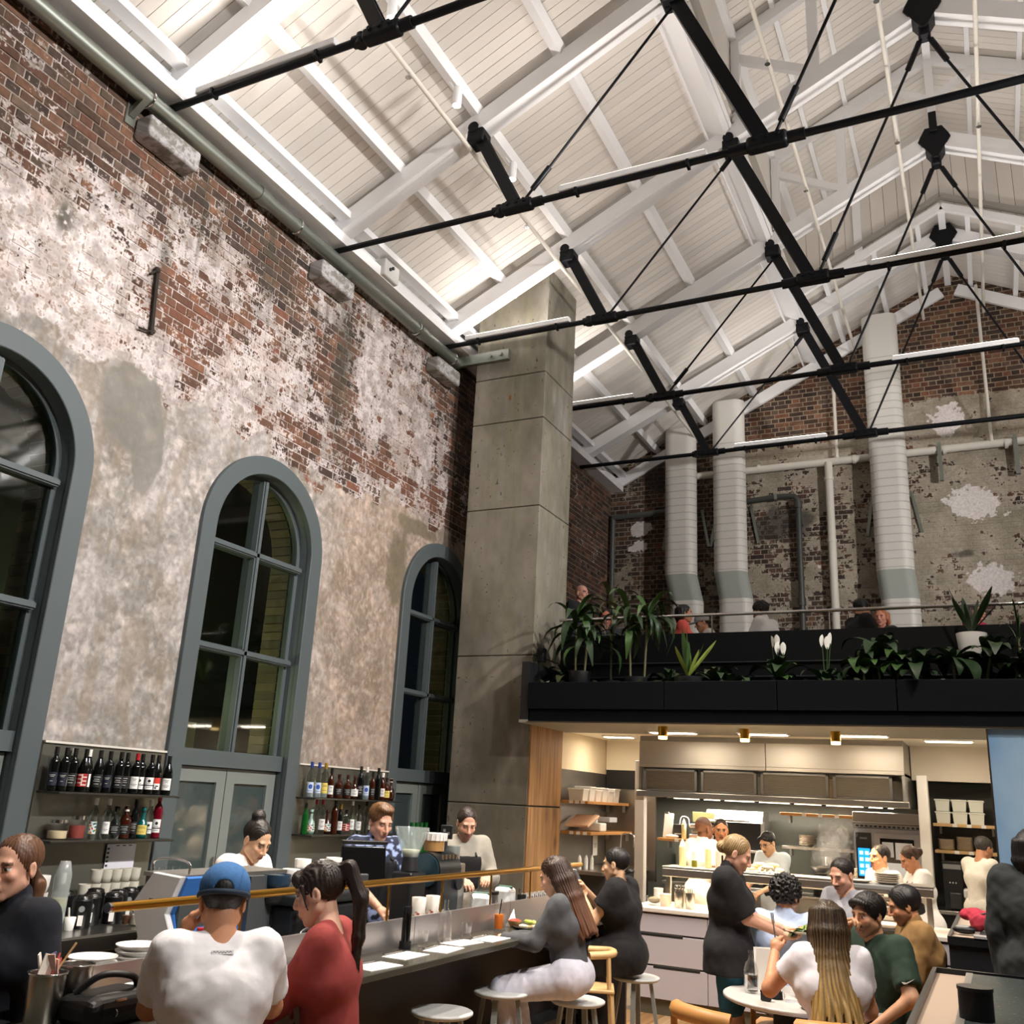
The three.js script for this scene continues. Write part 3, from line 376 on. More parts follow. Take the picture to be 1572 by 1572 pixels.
function plant(name, label, [x, y, z], o) {
  const t = thing(name, label, 'plant', [x, y, z], 0, o.group);
  if (o.pot) part('pot', lathe([[0, 0], [o.pot * .8, 0], [o.pot, o.potH], [o.pot * .93, o.potH], [o.pot * .9, o.potH - .02], [0, o.potH - .02]]), o.potM || M.dark, t);
  const base = o.pot ? o.potH : .0;
  for (const [sx, sz, hh] of o.stems || [[0, 0, 0]]) {
    if (hh) part('stem', rod([sx, base, sz], [sx * 1.3, base + hh, sz], .012), mat(0x6a6a4a, .8), t);
    const n = o.n; for (let k = 0; k < n; k++) { const gs = leafG[o.leaf], g = gs[k % gs.length], m = o.mats[Math.floor(rnd() * o.mats.length)]; const l = part('leaf', g, m, t, [sx * 1.3, base + hh - (hh ? rnd() * hh * .25 : 0), sz]); l.rotation.order = 'YXZ'; l.rotation.set(-rr(o.up0 ?? -.2, o.up1 ?? 1.0), k / n * 6.283 * 1.62 + rr(-.3, .3), rr(-.2, .2)); const s = (o.s || 1) * rr(.75, 1.15); l.scale.set(s, s, s); }
  }
  for (let k = 0; k < (o.flowers || 0); k++) { const fx = rr(-.08, .1), fz = rr(-.05, .1), fh = rr(.28, .42); part('flower_stalk', rod([fx * .3, base, fz * .3], [fx, base + fh, fz], .005), leafMats.mid, t); const f = part('spathe', leafG.spathe[0], leafMats.white, t, [fx, base + fh - .02, fz]); f.rotation.order = 'YXZ'; f.rotation.set(-1.0, rr(-1.2, 1.2), 0); }
}
const PZ = -9.95;
plant('dracaena', 'tall dracaena with drooping strap leaves next to the concrete column', [-4.08, 3.0, PZ], { pot: .13, potH: .22, stems: [[-.05, 0, .62], [.08, .05, .35]], n: 20, leaf: 'strap', mats: [leafMats.deep, leafMats.mid, leafMats.deep], up0: -.3, up1: 1.1, s: .95 });
plant('dracaena', 'dracaena on two thin canes with dull drooping leaves, second from the column', [-3.42, 3.0, PZ], { pot: .13, potH: .15, stems: [[-.06, 0, .66], [.1, 0, .72]], n: 20, leaf: 'strap', mats: [leafMats.olive, leafMats.deep, leafMats.mid], up0: -.5, up1: .9, s: .95 });
plant('yucca_cane', 'slim bare cane with a sparse olive tuft between the two dracaenas', [-3.80, 3.0, -10.2], { pot: .1, potH: .15, stems: [[0, 0, .9]], n: 6, leaf: 'strap', mats: [leafMats.olive], up0: .1, up1: 1.2, s: .8 });
plant('bird_nest_fern', 'bright lime green upright fern in a dark pot under the coral-topped diner', [-2.82, 3.0, PZ + .05], { pot: .15, potH: .14, n: 9, leaf: 'spear', mats: [leafMats.lime, leafMats.mid, leafMats.lime], up0: .35, up1: 1.1, s: 1.0 });
plant('dark_philodendron', 'low dark leafy plant between the lime fern and the peace lily', [-2.35, 3.0, PZ], { n: 14, leaf: 'broad', mats: [leafMats.deep], up0: -.1, up1: .9, s: .9 });
plant('peace_lily', 'peace lily with three white spathes below the white-shirted diner', [-1.9, 3.0, PZ], { pot: .12, potH: .1, n: 16, leaf: 'broad', mats: [leafMats.deep, leafMats.mid], up0: 0, up1: 1.1, flowers: 4 });
plant('peace_lily', 'smaller peace lily with two white spathes left of the dark-jacketed diner', [-1.42, 3.0, PZ + .05], { pot: .12, potH: .06, n: 13, leaf: 'broad', mats: [leafMats.deep], up0: 0, up1: 1.0, flowers: 3, s: .9 });
plant('pothos_bush', 'dense dark pothos bush right of the middle of the planter', [-.92, 3.0, PZ], { stems: [[0, 0, .42], [.15, 0, .3], [-.12, .05, .25]], n: 22, leaf: 'broad', mats: [leafMats.deep, leafMats.deep, leafMats.mid], up0: -.5, up1: .8, s: 1.0 });
plant('pothos_bush', 'wide dark trailing pothos in front of the white pot', [-.25, 3.0, PZ + .08], { stems: [[0, 0, .3], [.25, 0, .35], [-.25, .05, .2]], n: 20, leaf: 'broad', mats: [leafMats.deep], up0: -.6, up1: .8, s: 1.05 });
plant('snake_plant', 'upright broad-leaved plant in a white pot in front of the crimson-topped diner', [-.08, 3.3, -10.2], { pot: .14, potH: .28, potM: M.porc, n: 9, leaf: 'spear', mats: [leafMats.deep, leafMats.mid], up0: .25, up1: 1.0, s: .95 });
part('plinth', bb(-.13, .13, -.3, 0, -.12, .12), M.dark, scene.children[scene.children.length - 1]);
[[-4.3, 'left of the tall dracaena'], [-3.1, 'between the dracaena and the lime fern'], [-2.6, 'right of the lime fern'], [-1.15, 'between the small peace lily and the pothos'], [.2, 'below the spider plant']].forEach(([x, w]) => plant('fern_clump', `dark low fern clump ${w}`, [x, 3.0, PZ - .18], { n: 22, leaf: 'broad', stems: [[0, 0, .12]], mats: [leafMats.deep, leafMats.deep, leafMats.olive], up0: -.4, up1: 1.1, s: 1.0, group: 'dark fern clumps' }));
plant('spider_plant', 'fine-leaved spider plant at the right end of the planter', [.32, 3.0, PZ - .1], { stems: [[0, 0, .5]], n: 18, leaf: 'grass', mats: [leafMats.deep, leafMats.mid], up0: .1, up1: 1.1 });
plant('pothos_bush', 'dark leafy bush at the right edge of the photo', [.62, 3.0, PZ], { stems: [[0, 0, .35], [-.2, 0, .25]], n: 14, leaf: 'broad', mats: [leafMats.deep], up0: -.5, up1: .8, s: 1.1 });
[[-4.42, 'beside the column'], [-4.0, 'below the tall dracaena'], [-3.78, 'right of the tall dracaena pot'], [-3.3, 'below the two-caned dracaena'], [-2.98, 'left of the lime fern'], [-2.2, 'below the dark philodendron'], [-1.6, 'between the peace lilies'], [-1.08, 'left of the middle pothos'], [-.35, 'below the trailing pothos']].forEach(([x, w]) => plant('variegated_seedling', `small pale-edged seedling on the fascia edge ${w}`, [x, 3.0, -9.78], { n: 7, leaf: 'small', mats: [leafMats.pale, leafMats.mid, leafMats.pale], up0: .1, up1: 1.0, group: 'small pale seedlings along the fascia' }));

// ---------------------------------------------------------------- ducts and pipes on the gable wall
const ductM = mat(0xd4d1ca, .45, 0), bandM = mat(0x9aa09a, .6);
function duct(label, x, ytop, dx, yk) {
  const t = thing('air_duct', label, 'duct', [x, 0, -15.87], 0, 'white oval air ducts'); const w = .57, d = .34;
  const prof = new THREE.Shape(); const r = d / 2; prof.absarc(w / 2 - r, 0, r, -Math.PI / 2, Math.PI / 2); prof.absarc(-w / 2 + r, 0, r, Math.PI / 2, 1.5 * Math.PI);
  const seg = (a, b, m, nm, sc = 1) => { const L = b[1] - a[1]; const g = new THREE.ExtrudeGeometry(prof, { depth: L, bevelEnabled: false, curveSegments: 10 }); g.rotateX(-Math.PI / 2); const p = g.attributes.position; for (let i = 0; i < p.count; i++) { const f = p.getY(i) / L; p.setX(i, p.getX(i) * sc + lerp(a[0], b[0], f)); p.setZ(i, p.getZ(i) * sc + lerp(a[2] || 0, b[2] || 0, f)); p.setY(i, p.getY(i) + a[1]); } g.computeVertexNormals(); return part(nm, g, m, t); };
  const body = seg([0, yk, 0], [0, ytop, 0], ductM, 'duct_body'); seg([dx, yk - .5, .12], [0, yk, 0], bandM, 'duct_elbow'); seg([dx, 3.0, .12], [dx, yk - .5, .12], ductM, 'duct_body');
  const rib = new THREE.ExtrudeGeometry(prof, { depth: .014, bevelEnabled: false, curveSegments: 10 }).rotateX(-Math.PI / 2).scale(1.022, 1, 1.03); const rm = mat(0xb9b7b0, .5, .1);
  for (let y = yk + .03; y < ytop - .75; y += .135) part('seam', rib, rm, body, [0, y, 0]);
  for (let y = yk - 1.6; y < yk - .5; y += .17) part('seam', rib, rm, body, [dx, y, .12]);
  for (const s of [-1, 1]) part('strap', beam([s * .3, 7.0, -.3], [s * .42, 6.3, -.3], .03, .05), M.galv, t);
}
duct('left white oval duct on the gable wall', -4.64, 8.45, .14, 5.72);
duct('middle white oval duct on the gable wall', -3.76, 8.88, .11, 5.72);
duct('right white oval duct on the gable wall, rising to the ridge', -1.13, 10.1, .05, 5.6);
{ const t = thing('drain_pipe', 'cream drain pipe across the gable wall with a downpipe', 'pipe', [0, 0, -16.08]);
  part('pipe', rod([-4.4, 7.62, 0], [5.5, 7.70, 0], .065, 16), M.cream, t); part('downpipe', rod([-2.1, 7.62, .02], [-2.1, 3.0, .02], .065, 16), M.cream, t); for (const x of [-3.3, -1.7, -.3, .6]) part('collar', rod([x, 7.64, 0], [x + .05, 7.64, 0], .078, 16), M.cream, t); for (const y of [7.3, 6.2, 5]) part('collar', rod([-2.1, y, .02], [-2.1, y + .05, .02], .078, 16), M.cream, t);
  for (const x of [-.35, .75]) part('bracket', bb(x - .03, x + .03, 7.1, 7.75, 0, .09), M.galv, t); }
{ const t = thing('cast_iron_pipe', 'dark grey iron pipe turning down the gable wall', 'pipe', [0, 0, -16.06]); part('pipe', tube([[-3.5, 7.05, 0], [-2.8, 7.08, 0], [-2.66, 7.05, 0], [-2.63, 6.92, 0], [-2.63, 6.5, 0], [-2.62, 3, 0]], .05, 12, 60), mat(0x4a4d4a, .5, .4), t); for (const y of [6.85, 5.15]) part('joint', rod([-2.63, y, 0], [-2.63, y + .12, 0], .07, 14), mat(0x4a4d4a, .5, .4), t); part('clip', rb(.05, .12, .12, .01, -3.0, 7.08, 0), M.galv, t); }
[[-1.95, 'left of the ridge'], [.42, 'right of the right-hand duct']].forEach(([x, w]) => { const t = thing('sprinkler_drop', `thin cream pipe dropping down the gable wall ${w}`, 'pipe', [x, 0, -16.05]); part('pipe', rod([0, 7.68, 0], [0, RB(x) + .2, 0], .027, 12), M.cream, t); part('elbow', sp(.035, 0, 7.7, 0), M.cream, t); });
{ const t = thing('corner_pipe', 'grey service pipe up the corner of the brick walls', 'pipe', [-6.0, 0, -16.05]); part('pipe', rod([0, 3, 0], [0, 7.0, 0], .045, 12), mat(0x5e625f, .5, .3), t); part('branch', rod([0, 6.95, 0], [1.2, 7.0, 0], .05, 12), mat(0x5e625f, .5, .3), t); }

// ---------------------------------------------------------------- open kitchen
{ const w = struct('wall_kitchen', 'dark grey and steel kitchen back wall'); part('lining', bb(-6.0, 6.1, 0, 2.655, -13.3, -13.2), mat(0x7a7d76, .45), w); const w2 = struct('wall_kitchen_side', 'steel lined side wall of the kitchen'); part('side_lining', bb(-4.75, -4.69, 0, 2.2, -13.2, -10.93), M.steelR, w2); part('side_plaster', bb(-4.75, -4.69, 2.2, 2.655, -13.2, -10.93), mat(0xe6d6b8, .8), w2); const w3 = struct('trim_1', 'steel sheet and cream bulkhead of the left kitchen corner');
  part('steel_sheet', bb(-4.68, -4.0, .9, 2.25, -12.55, -12.5), M.steel, w3); part('dark_band', bb(-4.68, -4.0, 2.02, 2.258, -12.5, -12.47), M.dark, w3); part('bulkhead', bb(-4.68, -3.9, 2.26, 2.655, -12.6, -12.45), mat(0xf0e6cf, .8), w3); const w4 = struct('trim_2', 'cream bulkhead and dark lining over the storage shelves');
  part('bulkhead', bb(-.86, .12, 2.26, 2.655, -12.5, -12.35), mat(0xf0e6d6, .8), w4); part('dark_lining', bb(-.85, .12, 0, 2.255, -12.9, -12.86), mat(0x3c3f3a, .5), w4); part('right_side', bb(.12, .18, 0, 2.655, -13.2, -9.77), mat(0xc9c8c4, .5), struct('wall_kitchen_right', 'pale right side wall of the kitchen')); }
part('kitchen_ceiling', bb(-4.75, 0, 2.645, 2.665, -13.3, -11.0), mat(0xf3ead8, .8), ceil);
{ const t = thing('coolroom_door', 'tall glossy pale blue panel at the right of the kitchen', 'panel'); const tx = tex(128, 256, (u, v) => { const a = fbm(u * 3, v * 4, 4), b = fbm(u * 9 + 4, v * 7, 3); return mixc([.52, .68, .84], [.66, .79, .90], sst(.3, .7, a * .7 + b * .3)); }); const g = bb(-.015, 2.4, 0, 2.63, -9.75, -9.69); planarUV(g, (x, y) => [x / 2.4, y / 2.63]); part('panel', g, pmat(0xffffff, .25, .1, { map: tx, clearcoat: .6 }), t); part('edge_trim', bb(-.03, -.015, 0, 2.63, -9.76, -9.68), M.chrome, t); }
for (const [x, z, n] of [[-3.11, -9.95, 'left'], [-2.28, -10.1, 'middle'], [-1.40, -10.25, 'right']]) { const t = thing('downlight', `brass cylinder downlight under the mezzanine soffit, ${n} of three`, 'light', [x, 2.63, z], 0, 'brass downlights'); part('body', cy(.05, .05, .1, 0, -.05, 0), M.brass, t); part('lens', cy(.048, .045, .03, 0, -.115, 0), glow(0xffd98a, 3), t); const l = new THREE.SpotLight(0xffdfae, 14, 0, .7, .6, 2); l.position.set(x, 2.49, z); l.target.position.set(x, .9, z + .35); l.castShadow = true; l.shadow.radius = 2; scene.add(l, l.target); }
// ceiling panels of the kitchen
[[-4.2, -11.6, .35, 'in the left corner'], [-3.2, -10.62, .5, 'left of the hood'], [-2.2, -10.62, .5, 'in front of the hood'], [-1.2, -10.62, .5, 'right of the hood'], [-.4, -11.3, .45, 'by the right shelves']].forEach(([x, z, w, n]) => { const t = thing('ceiling_panel', `flush white kitchen ceiling light ${n}`, 'light', [x, z > -11 ? 2.628 : 2.64, z], 0, 'kitchen ceiling lights'); part('frame', rb(w + .04, .02, .2, .005, 0, -.004, 0), M.white, t); part('diffuser', bx(w, .006, .16, 0, -.016, 0), glow(0xfff1d8, 3), t); rectLight(0xffeed6, KIT, w, .16, [x, 2.6, z], [-Math.PI / 2, 0, 0]); });
// hood
{ const t = thing('extractor_hood', 'long stainless extractor hood with filter grilles over the cook line', 'hood'); const z = -11.5, x0 = -3.89, x1 = -.87;
  for (const [a, b] of [[x0, -2.36], [-2.355, x1]]) { part('upper_panel', rb(b - a - .004, .27, .03, .004, (a + b) / 2, 2.45, z), M.brushed, t); part('upper_panel', rb(b - a - .004, .04, .03, .004, (a + b) / 2, 2.295, z), M.brushed, t); }
  part('canopy', [bb(x0, x1, 2.27, 2.66, -13.2, z - .02), bb(x0, x0 + .03, 1.94, 2.3, -13.2, z), bb(x1 - .03, x1, 1.94, 2.3, -13.2, z)], M.steelR, t);
  const ff = [x0 + .06, -3.12, -2.42, -1.62, x1 - .08]; const lo = mat(0xc9c2b8, .45, 1);
  for (let i = 0; i < 4; i++) { const f = part('filter_frame', [bb(ff[i], ff[i + 1] - .05, 2.235, 2.255, z - .02, z + .015), bb(ff[i], ff[i + 1] - .05, 2.005, 2.02, z - .02, z + .015), bb(ff[i], ff[i] + .03, 2.005, 2.255, z - .02, z + .015), bb(ff[i + 1] - .08, ff[i + 1] - .05, 2.005, 2.255, z - .02, z + .015)], M.steel, t); part('filter_back', bb(ff[i], ff[i + 1] - .05, 2.01, 2.25, z - .05, z - .03), M.charcoal, t); for (let k = 0; k < 16; k++) part('louvre', bx(ff[i + 1] - ff[i] - .1, .004, .022).rotateX(.6).translate((ff[i] + ff[i + 1] - .05) / 2, 2.03 + k * .0138, z - .012), lo, f); }
  part('lip', rb(x1 - x0 + .06, .07, .06, .01, (x0 + x1) / 2, 1.965, z), M.steel, t); part('gutter', bb(x0, x1, 1.936, 1.95, z - 1.0, z), M.steelR, t);
  for (const x of [-3.6, -3.15, -2.9, -2.5, -2.1, -1.75, -1.3, -1.1]) part('hood_lamp', sp(.03, x, 1.93, z - .12, 1, .6, 1), M.dark, t);
  rectLight(0xfff0da, KIT * 1.6, 2.6, .12, [-2.38, 1.92, -12.3], [-Math.PI / 2, 0, 0]); part('hood_light', bb(-3.68, -1.08, 1.928, 1.934, -12.36, -12.24), glow(0xfff0da, 3), t); }
// counter in front
const cabM = mat(0xb6b3bb, .45);
{ const t = thing('kitchen_counter', 'pale grey drawer-front pass counter facing the dining room', 'counter'); const x0 = -3.2, x1 = -.42, z = -9.25;
  part('carcass', bb(x0, x1, .13, .84, -9.95, z - .02), mat(0x55555a, .6), t); part('plinth', bb(x0, x1, 0, .13, -9.9, z - .03), mat(0x5d5a4a, .6), t); part('worktop', rb(x1 - x0 + .04, .04, .76, .008, (x0 + x1) / 2, .885, -9.6), mat(0xd8d2c8, .35), t);
  const cols = [x0, -2.46, -1.8, -1.1, x1]; const hs = [[.69, .85], [.42, .675], [.135, .405]];
  for (let c = 0; c < 4; c++) hs.forEach(([a, b], r) => { const d = part('drawer_front', rb(cols[c + 1] - cols[c] - .006, b - a, .022, .004, (cols[c] + cols[c + 1]) / 2, (a + b) / 2, z), cabM, t); if (r) part('finger_pull', rb((cols[c + 1] - cols[c]) * .6, .028, .026, .006, (cols[c] + cols[c + 1]) / 2 + (r === 1 ? -.08 : .08), b - .004, z), M.dark, d); }); }
// pass gantry with heat lamps
{ const t = thing('pass_gantry', 'stainless heated pass shelf standing on the kitchen counter', 'shelf', [0, 0, -9.78]); part('shelf', rb(2.45, .025, .34, .006, -1.78, 1.25, 0), M.steel, t); part('front_rail', rb(2.45, .075, .03, .008, -1.78, 1.205, .16), M.steel, t); for (const x of [-2.96, -1.78, -.6]) part('post', rb(.05, .28, .05, .008, x, 1.05, .1), M.steel, t);
  part('lamp_strip', bx(2.3, .01, .06, -1.78, 1.225, 0), glow(0xffdcb0, 5), t); rectLight(0xffd6a4, PASS, 2.3, .06, [-1.78, 1.215, -9.78], [-Math.PI / 2, 0, 0]); }
// tall things in the kitchen
{ const t = thing('kitchen_post', 'white post at the left end of the hood', 'post', [-3.9, 0, -11.6]); part('post', rb(.12, 2.35, .12, .01, 0, 1.175, 0), mat(0xd5d0ca, .4), t); part('base_plate', rb(.16, .02, .16, .005, 0, .01, 0), M.steelR, t); }
{ const t = thing('kitchen_post', 'white post between the oven and the storage shelves', 'post', [-.73, 0, -12.0]); part('post', rb(.11, 2.3, .2, .01, 0, 1.15, 0), mat(0xdad6d0, .4), t); part('base_plate', rb(.15, .02, .22, .005, 0, .01, 0), M.steelR, t); }
function shelf(label, x0, x1, y, z0, z1, m = M.wood) { const t = thing('kitchen_shelf', label, 'shelf', [0, y, 0]); part('board', rb(x1 - x0, .035, z1 - z0, .005, (x0 + x1) / 2, -.018, (z0 + z1) / 2), m, t); for (const x of [x0 + .06, x1 - .06]) part('bracket', bb(x - .012, x + .012, -.12, -.035, z0, z0 + .12), M.steelR, t); for (let k = 0; k < 3; k++) part('price_tag', bb(lerp(x0, x1, .3 + k * .22), lerp(x0, x1, .3 + k * .22) + .05, -.036, 0, z1, z1 + .002), M.paper, t); }
shelf('timber shelf of white tubs on the left kitchen wall, upper', -4.69, -4.35, 1.84, -12.45, -10.98); shelf('timber shelf of trays on the left kitchen wall, lower', -4.69, -4.3, 1.49, -12.45, -10.98);
shelf('orange timber shelf left of the bald chef', -3.85, -3.1, 1.45, -12.5, -12.1); shelf('orange timber shelf under the hood right of the salamander grill', -2.35, -1.5, 1.83, -12.6, -12.2);
shelf('upper timber storage shelf with white bins', -.67, 0, 1.80, -12.85, -12.4, M.woodL); shelf('lower timber storage shelf with plate stacks', -.67, 0, 1.51, -12.85, -12.4, M.woodL);
shelf('steel rail shelf with plates behind the cooks', -2.35, -1.5, 1.45, -12.6, -12.25, M.steel);
{ const t = thing('kitchen_bench', 'stainless bench along the back of the kitchen', 'bench'); part('top', rb(2.2, .04, .6, .006, -2.75, .92, -12.6), M.steel, t); part('front', bb(-3.82, -1.68, .0, .9, -12.88, -12.32), M.steelR, t); part('back_splash', bb(-3.85, -1.66, .94, 1.42, -12.95, -12.92), mat(0x63675f, .4), t); }
{ const t = thing('kitchen_bench', 'steel side bench with dish rack in the left kitchen corner', 'bench'); part('top', rb(.6, .04, 1.8, .006, -4.38, 1.05, -11.7), M.steel, t); part('front', bb(-4.66, -4.1, .1, 1.03, -12.5, -10.95), M.charcoal, t); }
{ const t = thing('salamander_grill', 'stainless salamander grill behind the cooks', 'grill', [-2.95, 1.6, -12.55]); part('hood', ext([[-.2, 0], [.2, 0], [.2, .14], [-.12, .14]], .7).rotateY(Math.PI / 2).translate(-.35, .08, 0), M.steel, t); part('cavity', bb(-.35, .35, -.22, .08, -.15, .1), M.dark, t); part('side', [bb(-.37, -.33, -.24, .1, -.18, .18), bb(.33, .37, -.24, .1, -.18, .18)], M.steelR, t); part('handle', rod([-.22, .1, .26], [.22, .1, .26], .015), M.chrome, t); part('tray', rb(.74, .03, .4, .005, 0, -.25, .02), M.steel, t); part('pan_stack', [cy(.09, .08, .05, 0, -.2, 0), cy(.085, .08, .03, 0, -.16, 0)], M.steelR, t); }
{ const t = thing('combi_oven', 'stainless combi oven with blue touch screen', 'oven', [-1.15, 0, -12.5]); part('body', rb(.74, .85, .6, .01, 0, 1.28, 0), mat(0xa9abb4, .3, .9), t); part('top_hood', [rb(.74, .12, .62, .01, 0, 1.82, 0), bb(-.37, .37, 1.71, 1.75, -.3, .28)], M.steel, t); part('stand', bb(-.37, .37, 0, .86, -.3, .28), M.steelR, t);
  for (let k = 0; k < 14; k++) part('vent_slot', bb(-.34 + k * .05, -.31 + k * .05, 1.715, 1.735, .27, .29), M.dark, t);
  const d = part('door', rb(.5, .78, .03, .01, .11, 1.27, .31), mat(0xb4b6bd, .3, .9), t); part('door_glass', bb(-.08, .28, .93, 1.60, .325, .332), mat(0x0e1114, .1), d); part('door_notes', [bb(-.06, .06, 1.4, 1.56, .332, .335), bb(.08, .26, 1.38, 1.56, .332, .335), bb(-.05, .25, 1.0, 1.34, .332, .335)], mat(0xdfe6ee, .5), d);
  const c = part('control_panel', rb(.17, .5, .02, .006, -.26, 1.4, .31), M.dark, t); part('touch_screen', bb(-.325, -.195, 1.18, 1.48, .32, .324), new THREE.MeshStandardMaterial({ color: 0x081420, emissive: 0x1c86e8, emissiveIntensity: 1.1 }), c); part('badge', bb(-.30, -.22, 1.58, 1.6, .32, .323), M.grey, c);
  for (let k = 0; k < 4; k++) part('screen_icon', [bb(-.31, -.27, 1.2 + k * .07, 1.24 + k * .07, .324, .326), bb(-.25, -.21, 1.2 + k * .07, 1.24 + k * .07, .324, .326)], new THREE.MeshStandardMaterial({ color: 0x223344, emissive: 0xbfe4ff, emissiveIntensity: .9 }), c); }
{ const t = thing('black_coffee_machine', 'black filter machine under the storage shelves', 'machine', [-.5, .9, -12.3]); part('body', rb(.2, .5, .25, .01, 0, .25, 0), M.dark, t); part('label_plate', bb(-.09, .09, .42, .47, .126, .13), M.grey, t); part('buttons', [-.03, 0, .03].map(d => cy(.008, .008, .01, 0, 0, 0, 8).rotateX(Math.PI / 2).translate(d, .28, .13)), M.paper, t); part('jar', rb(.12, .16, .08, .01, .02, .1, .15), mat(0x33363a, .2), t); }
{ const t = thing('kitchen_bench', 'dark low bench below the storage shelves', 'bench'); part('top', rb(.68, .04, .6, .006, -.345, .88, -12.3), M.steel, t); part('front', bb(-.68, -.01, 0, .86, -12.6, -12.05), M.dark, t); }
// containers
function bin(label, x, y, z, w, h, d, m = M.plastic, grp) { const t = thing('storage_bin', label, 'bin', [x, y, z], 0, grp); const g = bx(w, h, d, 0, h / 2, 0), p = g.attributes.position; for (let i = 0; i < p.count; i++) if (p.getY(i) < .01) { p.setX(i, p.getX(i) * .86); p.setZ(i, p.getZ(i) * .86); } g.computeVertexNormals(); part('tub', g, m, t); part('rim', rb(w + .015, .018, d + .015, .006, 0, h - .01, 0), m, t); }
for (let i = 0; i < 3; i++) for (let j = 0; j < 2; j++) bin(`white plastic storage bin, ${['left', 'middle', 'right'][i]} of the ${j ? 'upper' : 'lower'} row on the storage shelf`, -.56 + i * .175, 1.80 + j * .135, -12.55, .155, .13, .22, mat(0xeef0e6, .45), 'white bins on the storage shelf');
for (let i = 0; i < 6; i++) bin(`white tub on the upper left kitchen shelf, number ${['one', 'two', 'three', 'four', 'five', 'six'][i]} from the column`, -4.52, 1.84, -11.1 - i * .22, .2, .14 + .03 * (i % 2), .18, M.plastic, 'tubs on the upper left kitchen shelf');
function plates(label, x, y, z, r, n, m = M.porc, grp, dy = .016) { for (let k = 0; k < n; k++) { const o = single('plate', n > 1 ? `${k === 0 ? 'bottom' : k === n - 1 ? 'top' : ['', 'second', 'third', 'fourth', 'fifth', 'sixth', 'seventh', 'eighth'][k]} ${label}` : label, 'plate', lathe([[0, 0], [r * .6, 0], [r, dy * 1.1], [r * 1.0, dy * 1.35], [r * .62, .006], [0, .006]], 28), m, [x, y + k * dy, z], null, grp); } }
plates('plate of the cream stack beside the post, storage shelf', -.55, 1.51, -12.55, .085, 7, mat(0xe6dac8, .3), 'plates on the storage shelf'); plates('plate of the cream stack mid storage shelf', -.36, 1.51, -12.55, .085, 9, mat(0xd9cbb6, .3), 'plates on the storage shelf');
plates('bowl of the cream stack on the rail shelf', -2.08, 1.45, -12.45, .1, 6, mat(0xe3d6c4, .3), 'plates on the rail shelf', .02); plates('plate of the grey pile on the rail shelf', -1.82, 1.45, -12.45, .1, 4, M.grey, 'plates on the rail shelf');
plates('bowl of the cream stack on the pass', -1.3, 1.263, -9.78, .1, 5, mat(0xe8d6bd, .35), 'bowls on the pass', .018);
{ const t = thing('glass_pitcher', 'clear pitcher on the storage shelf', 'pitcher', [-.2, 1.51, -12.55]); part('jug', lathe([[0, 0], [.05, 0], [.07, .17], [.066, .17], [.046, .01], [0, .01]]), M.clear, t); part('handle', tube([[.065, .15, 0], [.11, .12, 0], [.06, .04, 0]], .008), M.clear, t); }
// squeeze bottles on the pass
function squeeze(label, x, y, z, h, r, body, cap, fill = 1) { const t = thing('squeeze_bottle', label, 'bottle', [x, y, z], 0, 'squeeze bottles'); part('bottle', lathe([[0, 0], [r, 0], [r, h * .7], [r * .75, h * .78], [0, h * .78]], 16), body, t); part('nozzle', lathe([[r * .8, h * .78], [r * .7, h * .85], [r * .15, h], [0, h]], 12), cap, t); if (fill < 1) part('sauce', cy(r * 1.015, r * 1.015, h * .3, 0, h * .15, 0, 16), mat(0x6d6a14, .4), t); }
[[-2.86, .25, .035, 0xe8e0a8, 0xf3f3ee, 1, 'tall pale yellow'], [-2.74, .2, .028, 0xf0eee6, 0xf3f3ee, .3, 'white, half full of green sauce,'], [-2.6, .24, .032, 0xead9a6, 0xf3f3ee, 1, 'cream coloured'], [-2.5, .22, .03, 0xe9d9c8, 0xf0e6da, 1, 'pale pink'], [-2.42, .21, .03, 0xefe6cf, 0xc41f28, .3, 'red capped']].forEach(([x, h, r, c, k, f, n]) => squeeze(`${n} squeeze bottle on the pass shelf`, x, 1.263, -9.82, h, r, mat(c, .4), mat(k, .4), f));
[[-4.45, -11.02], [-4.4, -11.1], [-4.36, -11.18]].forEach(([x, z], i) => squeeze(`white squeeze bottle on the left steel bench, ${['left', 'middle', 'right'][i]} of three`, x, 1.07, z, .16, .024, M.plastic, M.plastic));
squeeze('tall white squeeze bottle on the orange shelf left of the bald chef', -3.55, 1.45, -12.25, .24, .03, mat(0xe9edc4, .4), M.plastic); squeeze('white squeeze bottle among trays on the lower left shelf', -4.45, 1.49, -11.5, .2, .03, M.plastic, M.plastic);
{ const t = thing('cutlery_can', 'steel can full of cutlery on the kitchen counter', 'can', [-2.78, .905, -9.45]); part('can', lathe([[0, 0], [.05, 0], [.05, .15], [.046, .15], [.046, .01], [0, .01]]), M.steel, t); for (let k = 0; k < 9; k++) { const a = k * .7; part('fork', [rod([.03 * Math.cos(a), .05, .03 * Math.sin(a)], [.04 * Math.cos(a), .18, .04 * Math.sin(a)], .004), sp(.012, .04 * Math.cos(a), .185, .04 * Math.sin(a), 1, 1.4, .5)], M.chrome, t); } }
{ const t = thing('cutlery_can', 'second steel can beside the first cutlery can', 'can', [-2.67, .905, -9.42]); part('can', lathe([[0, 0], [.042, 0], [.042, .14], [.038, .14], [.038, .01], [0, .01]]), M.steel, t); part('spoons', [0, 1, 2].map(k => rod([.01 * k, .05, 0], [.02 * k - .02, .18, .01], .004)), M.chrome, t); }
